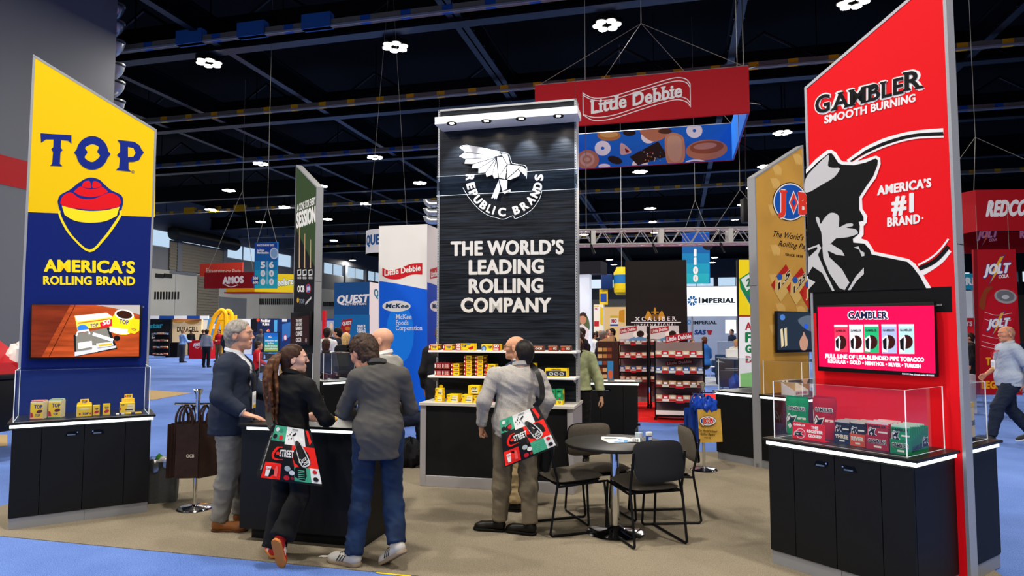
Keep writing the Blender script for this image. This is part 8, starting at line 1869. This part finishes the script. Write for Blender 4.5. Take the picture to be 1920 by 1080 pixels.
booth(311, 333, 642, 42, '0c0c0e', 'black draped table in front of the cream booth wall', None, .7, 0, 'draped_table', 'table')
# standing electronic sign
t, F, w, zb, zt = B('notice_stand', 'blue and green notice board on a stand left of the edge-on green panel', 'notice board', 494, 523, 622, 660, 16, .06, M('1c2c48', .6))
def dr(A):
    for k, c in enumerate(('1c5cb0', '1c70b4', '1c80a0', '2c9068', '8ca030')): A.poly([(495.5, 624 + k * 7), (521, 624 + k * 7), (521, 631 + k * 7), (495.5, 631 + k * 7)], M(c, .4, emit=.5))
    A.text('<', (503, 634), (508, 634), 5, SWT, 2, .08); A.stroke([(503, 632), (510, 632)], 1, SWT, 2)
    for k, s_ in enumerate(('Dishwashing and', 'Bar Water', 'Refill Station', 'Available')): A.text(s_, (497 if k != 1 else 502, 640 + k * 5), (520 if k != 1 else 514, 640 + k * 5), 3, SWT, 2, .06)
on(t, F, dr); b = MB(); b.box(w * .35, w * .65, .02, .05, 0.003, zb, BLACKM); b.box(.02, w - .02, -.12, .2, 0.001, .03, BLACKM); b.build('stand', t)
# cart at the left edge
q = D(2, 760, 8.8); t = thing('service_cart', 'black cart with a big wheel and red goods at the left edge', 'cart', loc=(q.x - .35, q.y, 0), rot=R(-14))
b = MB(); b.rbox(-.9, .58, -.3, .5, .38, 1.05, M('15161a', .5), .03); b.rbox(-.9, .6, -.32, .52, 1.05, 1.12, M('202226', .4), .02); b.build('body', t)
for x, y in ((.28, -.34), (-.6, -.34)): b = MB(); b.lathe([(.001, -.05), (.12, -.05), (.22, -.06), (.25, -.03), (.25, .03), (.22, .06), (.001, .05)], BLACKM, T=Matrix.Translation((x, y, .255)) @ Matrix.Rotation(R(90), 4, 'X'), n=28); b.lathe([(.001, .055), (.1, .055), (.12, .06)], SILVER, T=Matrix.Translation((x, y, .255)) @ Matrix.Rotation(R(90), 4, 'X'), n=20); b.build('wheel', t)
t = thing('red_package', 'red and white package leaning on the black cart at the left edge', 'package', loc=(q.x - .35, q.y, 1.121), rot=R(-14)); b = MB(); b.prism([(-.6, -.2, 0), (.56, -.2, 0), (.5, -.2, .14), (.0, -.2, .42), (-.6, -.2, .6)], (0, .5, 0), M('a81420', .5)); b.build('wrapper', t); b = MB(); b.prism([(-.3, -.203, .05), (.28, -.203, .22), (.24, -.203, .27), (-.32, -.203, .12)], (0, .002, 0), M('c8ccd8', .4)); b.prism([(-.6, -.203, .56), (0, -.203, .40), (.5, -.203, .12), (.5, -.203, .16), (0, -.203, .45), (-.6, -.203, .62)], (0, .002, 0), M('d88a6c', .5)); b.build('print', t)
b = MB(); crumple(b, (0, 0, .2), (.14, .1, .18), M('e4dcd4', .7), 15, 10); tag(b.build('white_sack', None, (q.x + .12, q.y + .1, 1.121)), 'pale sack on the black cart at the left edge', 'sack')
# ---------------------------------------------------------------- the crowd
def by(px, py, Y=None, up=None):
    p = G(px, py) if Y is None else D(px, 620, Y); return (p.x, p.y, .006 if up is None else up)
def crowd(label, loc, rz, top, legs, hair='short', hairc='2a2018', H=1.74, g=1.05, jacket=None, sit=None, skinc='c89070', sex='m', seed=1.0, hem=.86, J=None, shoes=True):
    jj = dict(sitj() if sit else {}); jj.update(J or {}); fx = {}
    person(label, loc, rz, H, g, 1, sex, skinc, hair=hair, hairc=hairc, top=top, legs=legs, shoes=('dress', '201a16', '12100e') if shoes else None, jacket=cloth(jacket) if jacket else None, J=jj or None, seed=seed, hem=hem if not sit else .5)
UPA = dict(wL=(-.1, .3, 1.12), eL=(-.26, .1, 1.1)); FWD = dict(wR=(.16, .36, 1.1), eR=(.27, .08, 1.12), wL=(-.16, .34, 1.08), eL=(-.27, .08, 1.12))
crowd('man in a pale blue shirt and dark trousers standing far left', by(341, 680), R(-30), '8cb0e0', '3c4048', 'crop', '7a6050', J=FWD, seed=1, hem=.95)
crowd('man in a grey shirt and black trousers walking away toward the red podium', by(386, 689), R(0), 'a4a8b0', '1a1c22', 'short', '2a1c14', g=1.0, seed=2, hem=.95)
crowd('man in a black shirt facing the cream booth wall', by(357, 667), R(10), '141416', '1a1a1c', seed=3)
crowd('person in dark clothes in front of the pale blue booth wall', by(381, 668, 42), R(-20), '2c3440', '1c1c22', seed=4)
crowd('man in a red shirt with a white badge beside the yellow arch', by(411, 672, 36), R(170), 'b81c28', '6a5030', J=UPA, seed=5, hem=.95)
crowd('man in a dark suit behind the grey-haired man', by(426, 672, 34), R(20), '2a2c34', '24262c', jacket='24272f', seed=6)
crowd('man in a dark grey shirt near the dark blue booth wall', by(489, 664, 34), R(10), '56585a', '2a2a30', seed=7, hairc='5a4434')
crowd('person in a red shirt seated by the notice board', by(482, 668, 20), R(-70), 'c41c28', '18181c', sit=1, seed=8)
simple_chair(by(482, 668, 20, .001), R(-70), 'black chair under the person in the red shirt', '18181a')
t = thing('scooter', 'red mobility scooter foot near the notice board', 'scooter', loc=(D(478, 660, 19).x, 19, 0), rot=R(10)); b = MB(); b.rbox(-.35, .35, -.2, .2, .08, .22, M('c81c20', .5), .05); b.build('body', t); b = MB(); b.lathe([(.001, -.03), (.1, -.03), (.1, .03), (.001, .03)], BLACKM, T=Matrix.Translation((.28, -.2, .1)) @ Matrix.Rotation(R(90), 4, 'X'), n=16); b.build('wheel', t)
crowd('person in a red cap near the dark blue booth wall', by(503, 662, 38), R(150), '8a4a44', '2c2c30', seed=9, hairc='b81c24', hair='crop')
crowd('dark-haired man in a white shirt behind the acrylic case', by(613, 700, 15.5), R(5), 'e0e0e2', '24242a', seed=10, hairc='241a14')
crowd('dark-haired woman in front of the man in the white shirt', by(612, 700, 13.2), R(0), '2c3040', '1c1c22', hair='long', hairc='3a2418', sex='f', H=1.5, seed=11)
crowd('man in a black shirt near the grey-blue booth wall', by(619, 690, 20), R(20), '17181a', '17181a', seed=12, hairc='8a7a5c')
crowd('man in a dark suit facing left before the dark blue tower', by(634, 690, 16.2), R(80), '1c2430', '181c24', jacket='1a212c', seed=13, hairc='17120e')
crowd('blonde woman in a black vest before the dark blue tower', by(649, 690, 14), R(-10), 'c8c8c8', '1c1c20', hair='long', hairc='d8b070', sex='f', jacket='141417', H=1.62, seed=14)
crowd('long-haired person in a pale blue top on the blue sofa', by(1101, 700, 17.3), R(20), '5a7ab8', '20242c', hair='long', hairc='1c1614', sex='f', sit=1, seed=15)
crowd('man in a navy suit standing just right of the plank tower', by(1090, 700, 16), R(60), '18202e', '181e2a', jacket='161e2c', seed=16)
crowd('grey-haired man in a dark vest and blue shirt beyond the snack shelf', by(1131, 690, 16.5), R(-60), '6a92d0', '1c2430', jacket='1a2434', seed=17, hairc='6a6460', H=1.66)
for i, (px, Y, c, hc, lb) in enumerate(((1112, 22, 'e4e4e0', '2a1c14', 'person in a white shirt beyond the blue sofa'), (1119, 24, '3a3428', '1c1410', 'person in a brown jacket beyond the blue sofa'), (1126, 23, '181818', 'a07a50', 'fair-haired person in black in front of the beige wall'), (1141, 24, 'd8c0a0', '6a5040', 'person in a cream top in front of the beige wall'), (1148, 21, '202022', '17120e', 'person in black left of the snack rack'))): crowd(lb, by(px, 690, Y), R(40 * i - 60), c, '22242a', hairc=hc, H=1.62 + .03 * i, seed=18 + i)
crowd('person in a cream top seated behind the front snack rack', by(1296, 672, 25), R(-160), 'e0d8c8', '5a4a3c', sit=1, seed=24, hairc='6a4a38')
simple_chair(by(1296, 672, 25, .001), R(-160), 'white chair under the person in the cream top', 'e0e0e0')
crowd('man in a bright blue shirt seated on a white chair', by(1322, 672, 22.8), R(20), '2c68b8', '20242c', sit=1, seed=25, hairc='5a3020', J=dict(hd=(0, .06, 1.34), nb=(0, .02, 1.19), ch=(0, .03, 1.0)))
crowd('man in a black suit gesturing in front of the pale blue-grey wall', by(1343, 677), R(-75), '14161c', '14161c', jacket='14161c', seed=26, skinc='8a5c40', hair='crop', hairc='4a4440', J=dict(wR=(.12, .52, 1.2), eR=(.26, .2, 1.18)), H=1.8)
crowd('man in a dark navy shirt behind the pale counter', by(1372, 672, 31), R(110), '182234', '181c26', seed=27, hairc='17120e', hem=.95)
crowd('blond person seated at the white table left of the white panel', by(1380, 672, 24), R(150), 'e8e0d0', '5a5048', sit=1, seed=28, hairc='c8a058')
simple_chair(by(1380, 672, 24, .001), R(150), 'white chair under the blond person', 'e0e0e0')
crowd('person in black leaning over behind the right post', by(1818, 690, 15.8), R(60), '141416', '18181a', seed=29, hairc='2c1c14', H=1.62)
crowd('person in a black jacket beyond the right post', by(1806, 690, 17.5), R(-40), '18181a', '202022', seed=30, hairc='3a281c', H=1.68)
